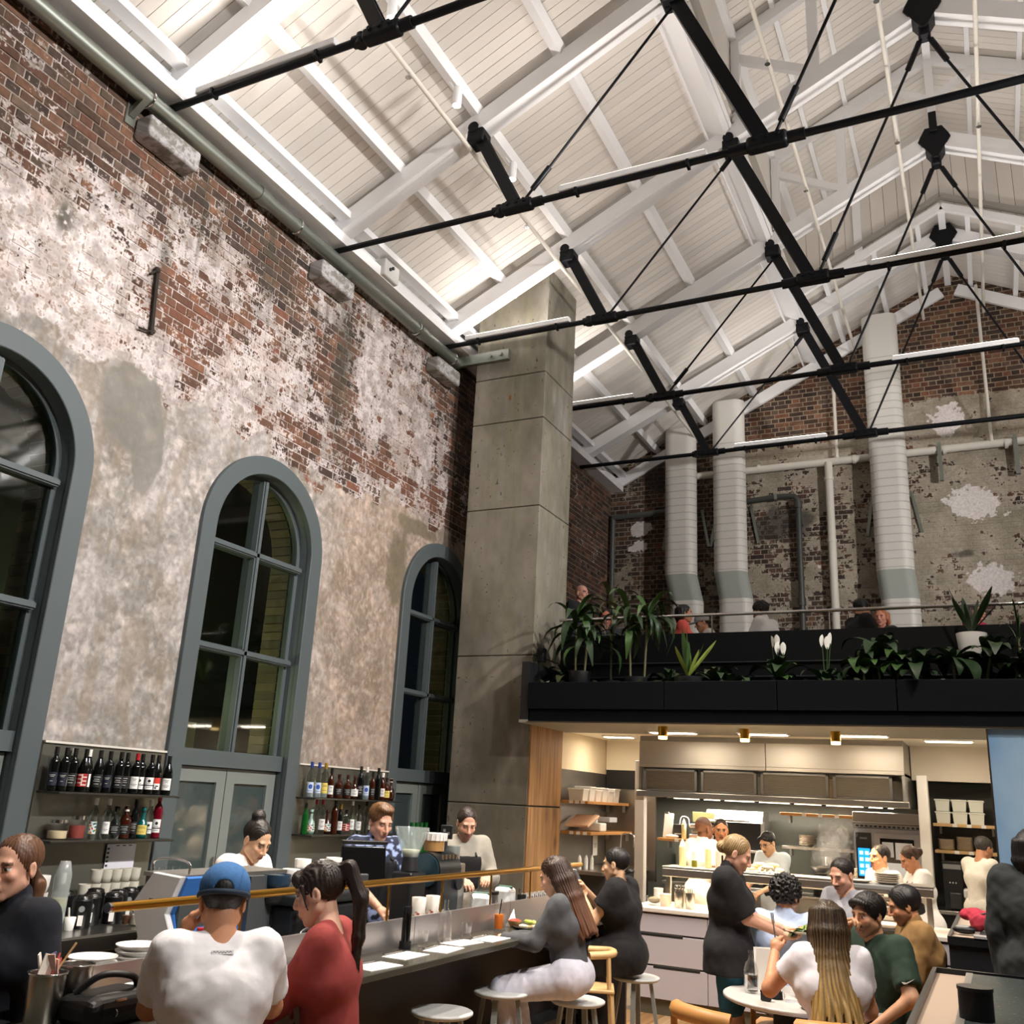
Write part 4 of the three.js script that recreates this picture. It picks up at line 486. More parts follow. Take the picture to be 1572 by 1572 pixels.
{ const t = thing('glass_bowl', 'clear mixing bowl of salad at the left end of the counter', 'bowl', [-3.05, .905, -9.5]); part('bowl', lathe([[0, 0], [.05, 0], [.085, .08], [.08, .08], [.047, .008], [0, .008]]), M.clear, t); part('salad', sp(.06, 0, .045, 0, 1, .5, 1), mat(0x5a5748, .8), t); }
{ const t = thing('paper_tub', 'pink paper tub on the left of the kitchen counter', 'tub', [-2.93, .905, -9.47]); part('tub', lathe([[0, 0], [.045, 0], [.055, .11], [.05, .11], [.04, .01], [0, .01]]), mat(0xe6c9b8, .7), t); part('rim', new THREE.TorusGeometry(.053, .004, 6, 20).rotateX(Math.PI / 2).translate(0, .11, 0), M.paper, t); }
{ const t = thing('jar', 'white lidded jar behind the salad bowl', 'jar', [-3.07, .905, -9.7]); part('jar', cy(.045, .045, .12, 0, .06, 0), M.plastic, t); part('lid', cy(.047, .047, .02, 0, .13, 0), M.porc, t); }
{ const t = thing('mixer_tap', 'curved chrome tap by the white post', 'tap', [-3.45, .94, -12.4]); part('spout', tube([[0, 0, 0], [0, .3, 0], [.03, .36, .04], [.1, .38, .1], [.16, .34, .16], [.17, .22, .17]], .012), M.chrome, t); part('base', cy(.025, .03, .04, 0, .02, 0), M.chrome, t); }
{ const t = thing('mixer_tap', 'square chrome tap over the left kitchen bench', 'tap', [-4.25, 1.07, -11.9]); part('spout', tube([[0, 0, 0], [0, .38, 0], [.02, .4, 0], [.14, .4, 0], [.16, .38, 0], [.16, .25, 0]], .01), M.chrome, t); part('base', cy(.02, .025, .03, 0, .015, 0), M.chrome, t); }
{ const t = thing('tray_stack', 'leaning plastic trays on the lower left kitchen shelf', 'tray', [-4.48, 1.49, -11.4]); part('tray', rb(.3, .03, .4, .01).rotateX(.3).translate(0, .12, .25), mat(0xe0b99a, .5), t); part('tray', rb(.28, .1, .22, .02, 0, .05, -.1), M.plastic, t); part('tray', rb(.28, .06, .26, .01, 0, .14, -.45), mat(0xc7ccd6, .3), t); }
{ const t = thing('notice', 'printed notice taped to the dark wall of the left kitchen bench', 'notice', [-4.68, 1.3, -12.1]); part('sheet', bb(0, .005, -.12, .12, -.08, .08), M.paper, t); part('print_lines', [-.02, .0, .02].map(y => bb(.005, .006, y, y + .006, -.05, .05)), M.grey, t); }
{ const t = thing('clipboard', 'white clipboard standing on the orange shelf', 'clipboard', [-3.78, 1.45, -12.3]); part('board', rb(.12, .3, .015, .004, 0, .15, 0), M.porc, t, [0, 0, 0], [-.1, 0, -.06]); part('clip', rb(.05, .03, .03, .005, 0, .3, .01), M.chrome, t); part('towel', sp(.07, .08, .02, .05, 1.2, .35, .7), M.paper, t); }
{ const t = thing('label_printer', 'dark grey docket printer on the orange shelf', 'printer', [-3.62, 1.45, -12.35]); part('body', rb(.16, .17, .15, .01, 0, .085, 0), M.charcoal, t); part('slot', bb(-.06, .06, .05, .06, .075, .078), M.paper, t); part('cable', tube([[-.03, .17, -.05], [0, .26, -.05], [.08, .25, -.05], [.1, .15, -.05]], .006), M.plastic, t); }
{ const t = thing('tray_stack', 'clear and steel trays on the orange shelf by the bald chef', 'tray', [-3.35, 1.45, -12.35]); part('tray', rb(.26, .06, .25, .01, 0, .03, 0), mat(0xc4c8d8, .3), t); part('tray', rb(.24, .04, .22, .01, .02, .1, 0), M.steel, t); part('tray', rb(.25, .05, .22, .01, 0, .16, 0), mat(0xd5d3da, .4), t); part('board', rb(.28, .12, .02, .005, .02, .27, -.02), mat(0x5b5b34, .6), t); }
{ const t = thing('wok', 'steel wok on the back cook line', 'wok', [-1.86, 1.19, -11.9]); part('bowl', lathe([[0, 0], [.05, .003], [.11, .06], [.105, .062], [.045, .01], [0, .008]]), M.steelR, t); part('burner', cy(.07, .09, .24, 0, -.13, 0), M.dark, t); }
{ const g = mg([...Array(14)].map((_, k) => { const a = k * 2.4, q = new THREE.IcosahedronGeometry(.07 + .05 * h2(k, 3), 3).toNonIndexed(), p = q.attributes.position; for (let i = 0; i < p.count; i++) { const s = 1 + .45 * n3(p.getX(i) * 30 + k, p.getY(i) * 30, p.getZ(i) * 30); p.setXYZ(i, p.getX(i) * s, p.getY(i) * s * 1.3, p.getZ(i) * s); } return q.translate(.1 * Math.cos(a) + .012 * k, .05 + k * .028, .06 * Math.sin(a)); })); g.computeVertexNormals(); const o = single('steam', 'thin white steam rising from the wok', 'steam', g, new THREE.MeshStandardMaterial({ color: 0xffffff, roughness: 1, transparent: true, opacity: .05, depthWrite: false }), [-1.8, 1.24, -11.9]); o.userData.kind = 'stuff'; }
{ const t = thing('cook_line', 'steel cooking range behind the pass', 'range'); part('top', rb(1.9, .03, .5, .005, -2.1, .93, -11.9), M.steel, t); part('front', bb(-3.05, -1.15, .05, .92, -12.12, -11.68), M.steelR, t); part('upper_rail', rb(1.0, .05, .3, .01, -2.0, 1.05, -11.75), M.steel, t); }
{ const t = thing('pastry_tray', 'tray of wrapped flatbreads on the pass beside the waitress', 'food', [-2.05, 1.263, -9.8]); part('tray', rb(.36, .012, .26, .004, 0, .006, 0), M.paper, t); for (let k = 0; k < 7; k++) part('flatbread', sp(.05, -.12 + k * .04, .03 + .02 * (k % 3), rr(-.06, .06), 1.2, .4, .9), mat(k % 2 ? 0xd9c08a : 0xe7dcc0, .8), t); part('wrapper', [0, 1, 2, 3].map(k => bx(.02, .004, .1).rotateX(.5).translate(-.02 + k * .05, .03, .1)), M.dark, t); }
{ const t = thing('plate_rack', 'tall dark rack of stacked trays behind the diners', 'rack', [-.97, 0, -9.0]); for (const [x, z] of [[-.2, -.2], [.2, -.2], [-.2, .2], [.2, .2]]) part('post', rb(.02, 1.28, .02, .004, x, .64, z), M.steelR, t); for (let k = 0; k < 14; k++) part('tray', rb(.4, .012, .4, .004, 0, .2 + k * .075, 0), k > 10 ? M.steel : M.charcoal, t); part('top_tray', rb(.42, .04, .42, .01, 0, 1.27, 0), M.grey, t); }
plates('plate of the cream stack on the tray rack', -.87, 1.292, -9.0, .1, 5, mat(0xcfc3b0, .3), 'plates on the tray rack'); plates('single cream plate on the tray rack', -1.08, 1.292, -8.93, .1, 1, mat(0xd8cbb6, .3));
{ const t = thing('dish_machine', 'stainless dish machine with drum top at the far bench', 'machine', [-1.85, .94, -12.5]); part('body', rb(.25, .3, .3, .02, 0, .15, 0), M.steel, t); part('drum', cy(.1, .1, .1, 0, .36, 0), M.chrome, t); part('knob', cy(.02, .02, .03, 0, 0, 0, 10).rotateX(Math.PI / 2).translate(.05, .2, .16), M.dark, t); }
{ const t = thing('scale', 'white counter scale and boxes by the storage bench', 'scale', [-.28, .9, -12.2]); part('base', rb(.22, .12, .2, .01, 0, .06, 0), M.plastic, t); part('pan', rb(.2, .1, .2, .02, -.02, .18, 0), M.porc, t); part('display', bb(-.03, .03, .05, .08, .1, .103), M.grey, t); }
// ---------------------------------------------------------------- bar shelves on the left wall
const ord = ['first', 'second', 'third', 'fourth', 'fifth', 'sixth', 'seventh', 'eighth', 'ninth', 'tenth', 'eleventh', 'twelfth', 'thirteenth', 'fourteenth', 'fifteenth', 'sixteenth'];
function barShelf(label, z0, z1, ys) {
  const t = thing('bottle_shelf', label, 'shelf', [WX, 0, 0]);
  part('back_panel', bb(0.01, .03, .92, 2.04, z1, z0), mat(0x74746a, .35, .6), t); part('top_trim', bb(0.01, .05, 2.03, 2.045, z1, z0), M.cream, t);
  for (const y of ys) part('shelf_board', rb(.24, .016, z0 - z1 - .02, .004, .15, y - .008, (z0 + z1) / 2), mat(0x4b4a44, .35, .7), t);
}
barShelf('two-tier steel bottle shelf between the left and middle windows', -4.79, -5.95, [1.70, 1.375]);
barShelf('two-tier steel bottle shelf between the middle and right windows', -7.68, -9.26, [1.73, 1.39]);
const G = { dark: mat(0x0c0e0d, .07), green: pmat(0x0c6a22, .06, 0, { transmission: .35, thickness: 0, ior: 1.5 }), amber: mat(0x3a1608, .1), red: mat(0x6a0a1c, .1), teal: mat(0x0d5f5c, .1), gin: mat(0x8fb0a0, .15) };
const prof = {
  bord: [[0, 0], [.036, 0], [.037, .01], [.037, .19], [.033, .215], [.016, .235], [.014, .29], [.0155, .292], [.0155, .30], [0, .30]],
  burg: [[0, 0], [.038, 0], [.04, .01], [.04, .15], [.034, .19], [.019, .235], [.014, .262], [.014, .29], [.0155, .30], [0, .30]],
  tall: [[0, 0], [.035, 0], [.036, .01], [.036, .2], [.03, .235], [.014, .265], [.013, .31], [.016, .312], [.016, .33], [0, .33]],
  squat: [[0, 0], [.042, 0], [.043, .01], [.043, .13], [.036, .155], [.015, .175], [.014, .21], [.018, .212], [.018, .235], [0, .235]],
  slim: [[0, 0], [.03, 0], [.031, .01], [.031, .16], [.024, .195], [.012, .225], [.012, .26], [.014, .262], [.014, .285], [0, .285]],
  round: [[0, 0], [.035, 0], [.044, .03], [.045, .07], [.036, .115], [.016, .145], [.014, .20], [.018, .205], [.018, .23], [0, .23]]
};
const pg = {}; for (const k in prof) pg[k] = lathe(prof[k], 20);
const H = k => prof[k][prof[k].length - 1][1], R = k => prof[k][3][0];
const lab = (bg, fn) => mat(0xffffff, .6, 0, { map: canvas(64, 80, (g, w, h) => { g.fillStyle = bg; g.fillRect(0, 0, w, h); fn(g, w, h); }) });
const bars = (g, c, ys) => { g.fillStyle = c; for (const [y, a, b] of ys) g.fillRect(a, y, b - a, 3); };
const LB = {
  three: lab('#f2f0ea', (g) => { g.fillStyle = '#181818'; g.font = '46px serif'; g.fillText('3', 20, 66); bars(g, '#555', [[10, 20, 44]]); }),
  white: lab('#efeeea', g => { bars(g, '#444', [[14, 16, 48], [22, 22, 42], [50, 12, 52], [58, 20, 44]]); g.strokeStyle = '#777'; g.strokeRect(24, 30, 16, 14); }),
  navy: lab('#12172a', g => bars(g, '#c9c6b4', [[16, 14, 50], [24, 20, 44], [52, 24, 40]])),
  black: lab('#101010', g => bars(g, '#d4d4d0', [[14, 10, 54], [28, 16, 48], [40, 12, 52], [58, 18, 46]])),
  red: lab('#a52224', (g) => { g.fillStyle = '#efe6da'; for (let k = 0; k < 6; k++) { g.fillRect(4 + (k % 2) * 30, 6 + k * 12, 26, 6); g.fillRect(28, 4 + k * 12, 8, 10); } }),
  redtop: lab('#f0efec', (g) => { g.fillStyle = '#d8382a'; g.fillRect(0, 0, 64, 38); g.fillStyle = '#2a2a2a'; g.fillRect(14, 48, 12, 26); g.fillRect(34, 52, 18, 8); g.fillRect(30, 62, 10, 12); }),
  split: lab('#f1f0ed', (g) => { g.fillStyle = '#141414'; g.fillRect(0, 50, 64, 6); g.beginPath(); g.arc(32, 24, 10, 0, 6.3); g.fill(); bars(g, '#666', [[40, 18, 46], [64, 16, 48]]); }),
  col: lab('#d9e2df', (g) => { for (let k = 0; k < 22; k++) { g.fillStyle = ['#c2412d', '#1f7d8c', '#e0b23a', '#f4f1ea', '#2c4a2c'][k % 5]; g.fillRect((k * 23) % 54, (k * 37) % 70, 12, 12); } }),
  yel: lab('#e6cf6a', g => bars(g, '#5a3c10', [[14, 14, 50], [24, 10, 54], [56, 16, 48]])),
  blue: lab('#c6d4ea', (g) => { g.fillStyle = '#3350a8'; g.beginPath(); g.arc(32, 34, 18, 0, 6.3); g.fill(); bars(g, '#22306a', [[64, 8, 56]]); })
};
const lgCache = {};
function bottle(label, kind, x, y, z, glass, lb, capM, grp, o = {}) {
  const t = thing(o.name || 'bottle', label, 'bottle', [x, y, z], 0, grp); const h = H(kind), r = R(kind);
  const b = part('glass', pg[kind], glass, t); if (o.s) t.scale.setScalar(o.s);
  const key = kind + (o.lh || '') ; lgCache[key] ||= new THREE.CylinderGeometry(r + .0008, r + .0008, h * (o.lh || .3), 14, 1, true, -.15, 1.9).translate(0, h * .28, 0);
  if (lb) part('label', lgCache[key], lb, b);
  if (capM) part('cap', cy(.0165, .0165, h * .17, 0, h * .925, 0, 14), capM, b);
  return t;
}
const foil = { dark: mat(0x15130f, .35), red: mat(0xa31a22, .35), white: mat(0xe8e6e0, .5), blue: mat(0x2a3f8c, .35), gold: mat(0xc9a14a, .35, .8) };
{ const zs = [-4.83, -4.90, -4.99, -5.07, -5.115, -5.20, -5.31, -5.395, -5.475, -5.555, -5.625, -5.705, -5.79, -5.885]; const ks = ['bord', 'bord', 'bord', 'burg', 'burg', 'burg', 'bord', 'bord', 'bord', 'bord', 'bord', 'bord', 'burg', 'burg']; const ls = [LB.navy, LB.navy, LB.black, LB.red, LB.three, LB.black, LB.navy, LB.black, LB.black, LB.white, LB.split, LB.split, LB.redtop, LB.white]; const cs = ['dark', 'dark', 'dark', 'dark', 'white', 'dark', 'dark', 'dark', 'dark', 'red', 'dark', 'dark', 'dark', 'dark'];
  zs.forEach((z, i) => bottle(`${ord[i]} dark wine bottle from the left on the wine shelf`, ks[i], -5.965 + (i % 2) * .02, 1.70, z, G.dark, ls[i], foil[cs[i]], 'wine bottles', { name: 'wine_bottle' }));
  bottle('wine bottle behind the front row with a white capsule', 'bord', -6.03, 1.70, -5.03, G.dark, null, foil.white, 'wine bottles', { name: 'wine_bottle' }); }
{ const spec = [[-5.255, 'slim', M.bottle, LB.col, foil.white, 'clear bottle with colourful label'], [-5.375, 'slim', M.bottle, LB.white, foil.white, 'clear bottle with brown and white label'], [-5.46, 'round', M.bottle, LB.black, foil.dark, 'round clear bottle with dark label'], [-5.555, 'squat', G.amber, LB.black, foil.white, 'squat dark bottle with black label'], [-5.64, 'slim', G.dark, LB.black, foil.dark, 'slim black bottle'], [-5.725, 'round', G.teal, LB.yel, foil.dark, 'round teal bottle'], [-5.79, 'slim', M.bottle, LB.split, foil.white, 'clear bottle with white shield label'], [-5.87, 'tall', G.red, LB.split, foil.red, 'tall red aperitif bottle']]; spec.forEach(([z, k, g, l, c, n]) => bottle(`${n} on the lower left shelf`, k, -5.97, 1.375, z, g, l, c, 'bottles on the lower left shelf'));
  const jar = (lab_, z, r, h, fill, fm) => { const t = thing('storage_jar', lab_, 'jar', [-5.96, 1.375, z]); part('glass', lathe([[0, 0], [r, 0], [r * 1.02, h * .7], [r * .8, h * .8], [r * .75, h * .8], [r * .95, h * .68], [r * .93, .01], [0, .01]]), M.clear, t); part('contents', cy(r * .9, r * .9, h * fill, 0, h * fill / 2 + .01, 0), fm, t); part('lid', cy(r * .85, r * .85, h * .16, 0, h * .88, 0), M.chrome, t); };
  jar('round jar of nuts on the lower left shelf', -4.95, .07, .14, .35, mat(0xd8c6a0, .8)); jar('clip jar with red label on the lower left shelf', -5.11, .06, .17, .5, mat(0x8c3a30, .7)); }
{ const up = [[-7.76, 'tall', 'clear', LB.blue, 'blue'], [-7.88, 'tall', 'clear', LB.blue, 'blue'], [-7.985, 'tall', 'clear', LB.yel, 'gold'], [-8.09, 'slim', 'amber', LB.white, 'dark'], [-8.225, 'squat', 'amber', LB.black, 'dark'], [-8.375, 'squat', 'amber', LB.black, 'dark'], [-8.50, 'round', 'amber', LB.white, 'dark'], [-8.60, 'tall', 'dark', LB.black, 'dark'], [-8.71, 'tall', 'clear', LB.blue, 'white'], [-8.83, 'slim', 'amber', LB.black, 'dark'], [-8.93, 'tall', 'dark', null, 'dark'], [-9.02, 'slim', 'amber', LB.white, 'white'], [-9.10, 'squat', 'amber', LB.yel, 'dark'], [-9.19, 'round', 'amber', null, 'white']];
  up.forEach(([z, k, g, l, c], i) => { const b = bottle(`${ord[i]} spirit bottle from the left on the upper spirits shelf`, k, -5.965, 1.73, z, g === 'clear' ? M.bottle : G[g], l, foil[c], 'spirit bottles on the upper shelf', { name: 'spirit_bottle' }); if (g === 'clear') part('liquid', cy(R(k) * .93, R(k) * .93, .11, 0, .06, 0), mat(0xc9d2da, .1), b); });
  const lo = [[-7.74, 'slim', 'green', null, 'dark'], [-7.83, 'round', 'gin', LB.col, 'dark'], [-7.90, 'tall', 'clear', null, 'red'], [-8.0, 'tall', 'clear', LB.white, 'red'], [-8.09, 'round', 'amber', LB.col, 'dark'], [-8.21, 'tall', 'amber', null, 'dark'], [-8.30, 'slim', 'dark', LB.white, 'gold'], [-8.41, 'squat', 'clear', LB.red, 'dark'], [-8.50, 'tall', 'clear', LB.white, 'white'], [-8.63, 'slim', 'clear', LB.white, 'dark'], [-8.76, 'tall', 'clear', null, 'dark'], [-8.87, 'bord', 'dark', LB.white, 'white'], [-8.97, 'slim', 'amber', LB.white, 'red']];
  lo.forEach(([z, k, g, l, c], i) => bottle(`${ord[i]} bottle from the left on the lower spirits shelf`, k, -5.965, 1.39, z, g === 'clear' ? M.bottle : G[g], l, foil[c], 'spirit bottles on the lower shelf', { name: 'spirit_bottle' }));
  [-9.34, -9.44, -9.54, -9.64].forEach((z, i) => bottle(`tall green bottle by the right window, ${ord[i]} from the left`, 'tall', -5.75, 1.1, z, G.green, null, G.green, 'green bottles by the right window', { name: 'green_bottle', s: 1.25 })); }
// ---------------------------------------------------------------- back bar
{ const t = thing('back_bar', 'stainless back bar counter under the bottle shelves', 'counter'); part('top', rb(1.14, .035, 7.4, .006, -5.5, .885, -5.9), mat(0x8b8b86, .28, 1), t); part('front', bb(-6.05, -4.99, .1, .87, -9.6, -2.3), mat(0x3b3b38, .4, .7), t); part('edge', rb(.02, .09, 7.4, .005, -4.93, .85, -5.9), mat(0x8b8b86, .28, 1), t); part('kick', bb(-6.0, -5.05, 0, .1, -9.6, -2.3), M.dark, t); part('ledge', rb(.35, .03, 1.9, .005, -5.85, 1.085, -9.0), M.charcoal, t); }
const can = (label, x, z, r = .06, h = .19) => { const t = thing('coffee_canister', label, 'canister', [x, .903, z], 0, 'black coffee canisters'); part('body', lathe([[0, 0], [r, 0], [r, h * .84], [r * .92, h * .88], [0, h * .88]]), mat(0x0f0f10, .3), t); part('lid', lathe([[r * .9, h * .88], [r * .85, h * .96], [r * .5, h], [0, h]]), mat(0x0f0f10, .2), t); part('badge', cy(.018, .018, .004, 0, 0, 0).rotateX(Math.PI / 2).rotateY(.85).translate(r * .76, h * .6, r * .67), M.grey, t); part('sticker', bx(.03, .06, .003).rotateY(.85).translate(r * .76, h * .25, r * .67), M.paper, t); };
[[-5.22, -4.62], [-5.30, -4.76], [-5.26, -4.90], [-5.38, -5.05], [-5.44, -5.20], [-5.46, -5.35], [-5.50, -4.72], [-5.52, -4.98]].forEach(([x, z], i) => can(`black coffee canister on the back bar, ${i < 6 ? ord[i] + ' of the front row' : ord[i - 6] + ' of the rear row'}`, x, z));
const cup = (nm, label, x, y, z, r, h, m, grp, handle) => { const t = thing(nm, label, 'cup', [x, y, z], 0, grp); part('bowl', lathe([[0, 0], [r * .78, 0], [r * .95, h * .4], [r, h], [r * .93, h], [r * .86, h * .4], [r * .7, .008], [0, .008]]), m, t); part('rim', new THREE.TorusGeometry(r * .965, .002, 6, 20).rotateX(Math.PI / 2).translate(0, h, 0), m, t); if (handle) part('handle', new THREE.TorusGeometry(h * .28, .006, 8, 16).rotateY(-.6).translate(r * .95, h * .5, r * .5), m, t); };
const stone = mat(0xbdb9ac, .6);
for (let j = 0; j < 2; j++) for (let i = 0; i < 6; i++) if (j === 0 || i > 0) cup('stoneware_cup', `grey stoneware cup on the back bar, ${ord[i]} from the left in the ${j ? 'upper' : 'lower'} tier`, -5.82, .903 + .03 + j * .093 + .06, -5.14 - i * .088, .042, .09, stone, 'stoneware cups on the back bar');
{ const t = thing('cup_riser', 'low dark riser carrying the stoneware cups', 'riser', [-5.82, .903, -5.36]); part('board', rb(.12, .02, .62, .004, 0, .079, 0), M.charcoal, t); for (const d of [-.28, .28]) part('foot', rb(.1, .07, .02, .004, 0, .035, d), M.charcoal, t); }
const glassG = lathe([[0, 0], [.026, 0], [.034, .09], [.032, .09], [.0245, .006], [0, .006]], 16);
for (let j = 0; j < 3; j++) for (let i = 0; i < 4; i++) single('tumbler', `clear tumbler right of the stoneware cups, ${ord[i]} in the ${['bottom', 'middle', 'top'][j]} tier`, 'glass', glassG, M.glass, [-5.8 + .01 * j, .905 + j * .092, -5.74 - i * .072], null, 'stacked tumblers on the back bar');
cup('mug', 'white mug on top of the pile at the left end of the back bar', -5.42, 1.10, -4.45, .05, .1, M.porc, 'white mugs', true); cup('mug', 'white mug below the top mug at the left end', -5.42, 1.0, -4.45, .05, .1, M.porc, 'white mugs', true); cup('mug', 'white mug at the bottom left of the mug pile', -5.42, .903, -4.45, .05, .097, M.porc, 'white mugs', true);
{ const t = thing('cup_sleeve', 'tall plastic sleeve of clear cups on the back bar', 'cups', [-5.2, .903, -4.42]); part('sleeve', lathe([[0, 0], [.045, 0], [.05, .32], [.03, .4], [0, .4]]), pmat(0xdfe4e4, .2, 0, { transmission: .7, thickness: 0 }), t); part('syrup', cy(.043, .042, .13, 0, .07, 0), mat(0x8f9a88, .5), t); part('band', cy(.047, .047, .05, 0, .16, 0), mat(0xc9c48e, .6), t); part('nozzle', cy(.02, .02, .06, 0, .3, 0), M.plastic, t); }
{ const t = thing('paper_cup', 'white paper cup with a paddle beside the canisters', 'cup', [-5.17, .903, -4.5]); part('cup', lathe([[0, 0], [.026, 0], [.034, .075], [0, .07]]), M.paper, t); part('paddle', bx(.012, .06, .004, 0, .1, 0), M.paper, t, [0, 0, 0], [0, 0, .2]); }
{ const t = thing('coffee_glass', 'glass of iced coffee on the back bar edge', 'glass', [-5.15, .903, -4.93]); part('glass', glassG, M.glass, t); part('coffee', cy(.028, .025, .05, 0, .03, 0), mat(0x5a3a22, .3), t); }
{ const t = thing('candle_jar', 'cream filled glass on the back bar edge', 'jar', [-5.07, .903, -4.95]); part('glass', lathe([[0, 0], [.04, 0], [.042, .085], [.039, .085], [.037, .006], [0, .006]]), M.glass, t); part('cream', cy(.036, .036, .06, 0, .037, 0), mat(0xf0ead8, .6), t); part('spoon', rod([.02, .05, .01], [.0, .12, -.02], .004), M.chrome, t); }
{ const t = thing('tea_towel', 'folded white towel on the back bar edge', 'towel', [-5.02, .903, -5.08]); part('fold', rb(.1, .03, .2, .012, 0, .015, 0), M.paper, t); part('fold_top', rb(.07, .02, .15, .009, .01, .038, -.02), M.porc, t); }
{ const t = thing('run_sheet', 'printed sheet hanging on the splash panel under the bottle shelf', 'notice', [-6.06, 1.24, -5.64]); part('sheet', bb(0, .004, -.12, .09, -.14, .14), mat(0xdcdce6, .7), t); part('ticks', [...Array(6)].map((_, i) => bb(.004, .006, -.1 + i * .03, -.085 + i * .03, .115, .135)), M.dark, t); part('heading', [-.02, .04, -.08].map(d => bb(.004, .006, .075, .082, d - .015, d + .015)), M.dark, t); }
{ const t = thing('paper_bag', 'white folded bag with red prints behind the coffee machine', 'bag', [-4.6, .95, -5.0]); part('bag', rb(.14, .32, .12, .01, 0, .16, 0), M.paper, t, [0, 0, 0], [.1, .3, .12]); part('print', [bx(.03, .03, .002).translate(.01, .22, .075), bx(.05, .012, .002).translate(0, .14, .07)], mat(0xc8453c, .6), t, [0, 0, 0], [.1, .3, .12]); part('stand', bb(-.1, .1, -.05, 0, -.1, .1), M.dark, t); part('box', rb(.2, .08, .14, .01, .14, .12, -.12), mat(0xe4ddcc, .7), t); part('leg', bb(-.08, .08, -.95, -.05, -.08, .08), M.charcoal, t); }
// ---------------------------------------------------------------- front bar
const barTop = mat(0x4a4940, .22, .2), upM = mat(0xb9b5b6, .32, .85);
{ const t = thing('bar_counter', 'long dark bar counter with steel upstand facing the stools', 'counter'); part('top', rb(.42, .035, 6.2, .006, -3.02, .935, -4.95), barTop, t); part('front_panel', bb(-3.2, -3.14, 0, .92, -8.05, -1.85), mat(0x2a231f, .55), t);
  for (const [a, b] of [[-2.86, -4.02], [-4.025, -5.3], [-5.305, -6.6], [-6.605, -8.0]]) part('upstand', bb(-3.21, -3.19, .95, 1.105, b, a), upM, t);
  part('work_top', rb(.54, .03, 4.95, .005, -3.49, .93, -5.53), mat(0x9a9892, .3, .9), t); part('inner_front', bb(-3.72, -3.24, .08, .915, -8.0, -3.08), M.charcoal, t); part('under_shelf', bb(-3.12, -2.95, .3, .33, -8.0, -2.0), M.dark, t); part('end_panel', bb(-3.2, -2.82, 0, .92, -8.08, -8.05), mat(0x2a231f, .55), t); }
{ const t = thing('brass_rail', 'long brass handrail on thin posts above the bar', 'rail', [-3.2, 0, 0]); part('rail', rod([0, 1.312, -2.97], [0, 1.312, -7.95], .019, 16), M.brass, t); part('end_cap', rod([0, 1.312, -2.955], [0, 1.312, -2.97], .0195, 16), M.chrome, t); for (const z of [-3.75, -4.32, -5.0, -5.62, -6.3, -6.95, -7.75]) part('post', rod([0, 1.1, z], [0, 1.3, z], .007), M.brass, t); }
// menus
[[-2.92, -4.50, 'nearest the woman in red'], [-2.99, -4.9, 'in front of the black grinder'], [-2.95, -5.25, 'in front of the tumbler'], [-3.0, -5.56, 'beside the water bottle'], [-2.95, -5.85, 'nearest the orange juice']].forEach(([x, z, w], i) => { const t = thing('paper_menu', `white paper menu on the bar ${w}`, 'menu', [x, .954, z], .1 * (i % 3 - 1), 'paper menus on the bar'); part('sheet', bx(.15, .003, .26), M.paper, t); part('cutlery', [rod([-.085, .006, -.09], [-.085, .006, .09], .004), rod([-.1, .006, -.08], [-.1, .006, .08], .004)], M.chrome, t); });
const grinder = (label, x, y, z) => { const t = thing('pepper_grinder', label, 'grinder', [x, y, z]); part('base', cy(.034, .036, .04, 0, .02, 0), M.black, t); part('body', cy(.026, .026, .15, 0, .115, 0), mat(0x0b0b0c, .15), t); part('top', cy(.026, .026, .035, 0, .208, 0), mat(0x1c1c1e, .2), t); };
grinder('glossy black pepper grinder on the bar', -3.13, .953, -5.11); single('tumbler', 'clear water tumbler on the bar beside the black grinder', 'glass', glassG, M.glass, [-3.09, .955, -5.24]); single('tumbler', 'clear tumbler between the water bottle and the juice', 'glass', glassG, M.glass, [-3.08, .955, -5.76]);
const carafe = (label, x, y, z, fill) => { const t = thing('water_bottle', label, 'bottle', [x, y, z]); part('glass', lathe([[0, 0], [.04, 0], [.044, .012], [.044, .13], [.034, .165], [.014, .19], [.013, .225], [.016, .228], [.016, .238], [.011, .238], [.011, .19], [.03, .163], [.041, .13], [.041, .015], [0, .008]]), M.glass, t); if (fill) part('water', cy(.04, .04, fill, 0, .012 + fill / 2, 0), M.water, t); };
carafe('clear glass water bottle standing on the bar', -3.11, .953, -5.53, 0); carafe('clear glass bottle behind the orange juice on the bar', -3.15, .953, -6.36, 0);
{ const t = thing('orange_juice', 'tall glass of orange juice with a black straw on the bar', 'drink', [-3.1, .953, -6.25]); part('glass', lathe([[0, 0], [.03, 0], [.035, .14], [.0335, .14], [.029, .012], [0, .012]]), M.glass, t); part('juice', cy(.031, .028, .09, 0, .058, 0), mat(0xe87a12, .35), t); part('straw', rod([-.01, .02, 0], [.02, .2, .01], .004), M.dark, t); }
{ const t = thing('dip_bowl', 'small tan bowl of red relish on the bar', 'bowl', [-3.1, .953, -6.5]); part('bowl', lathe([[0, 0], [.03, 0], [.052, .045], [.048, .045], [.028, .006], [0, .006]]), mat(0xb9925e, .5), t); part('relish', sp(.042, 0, .04, 0, 1, .4, 1), mat(0xc23a28, .6), t); }
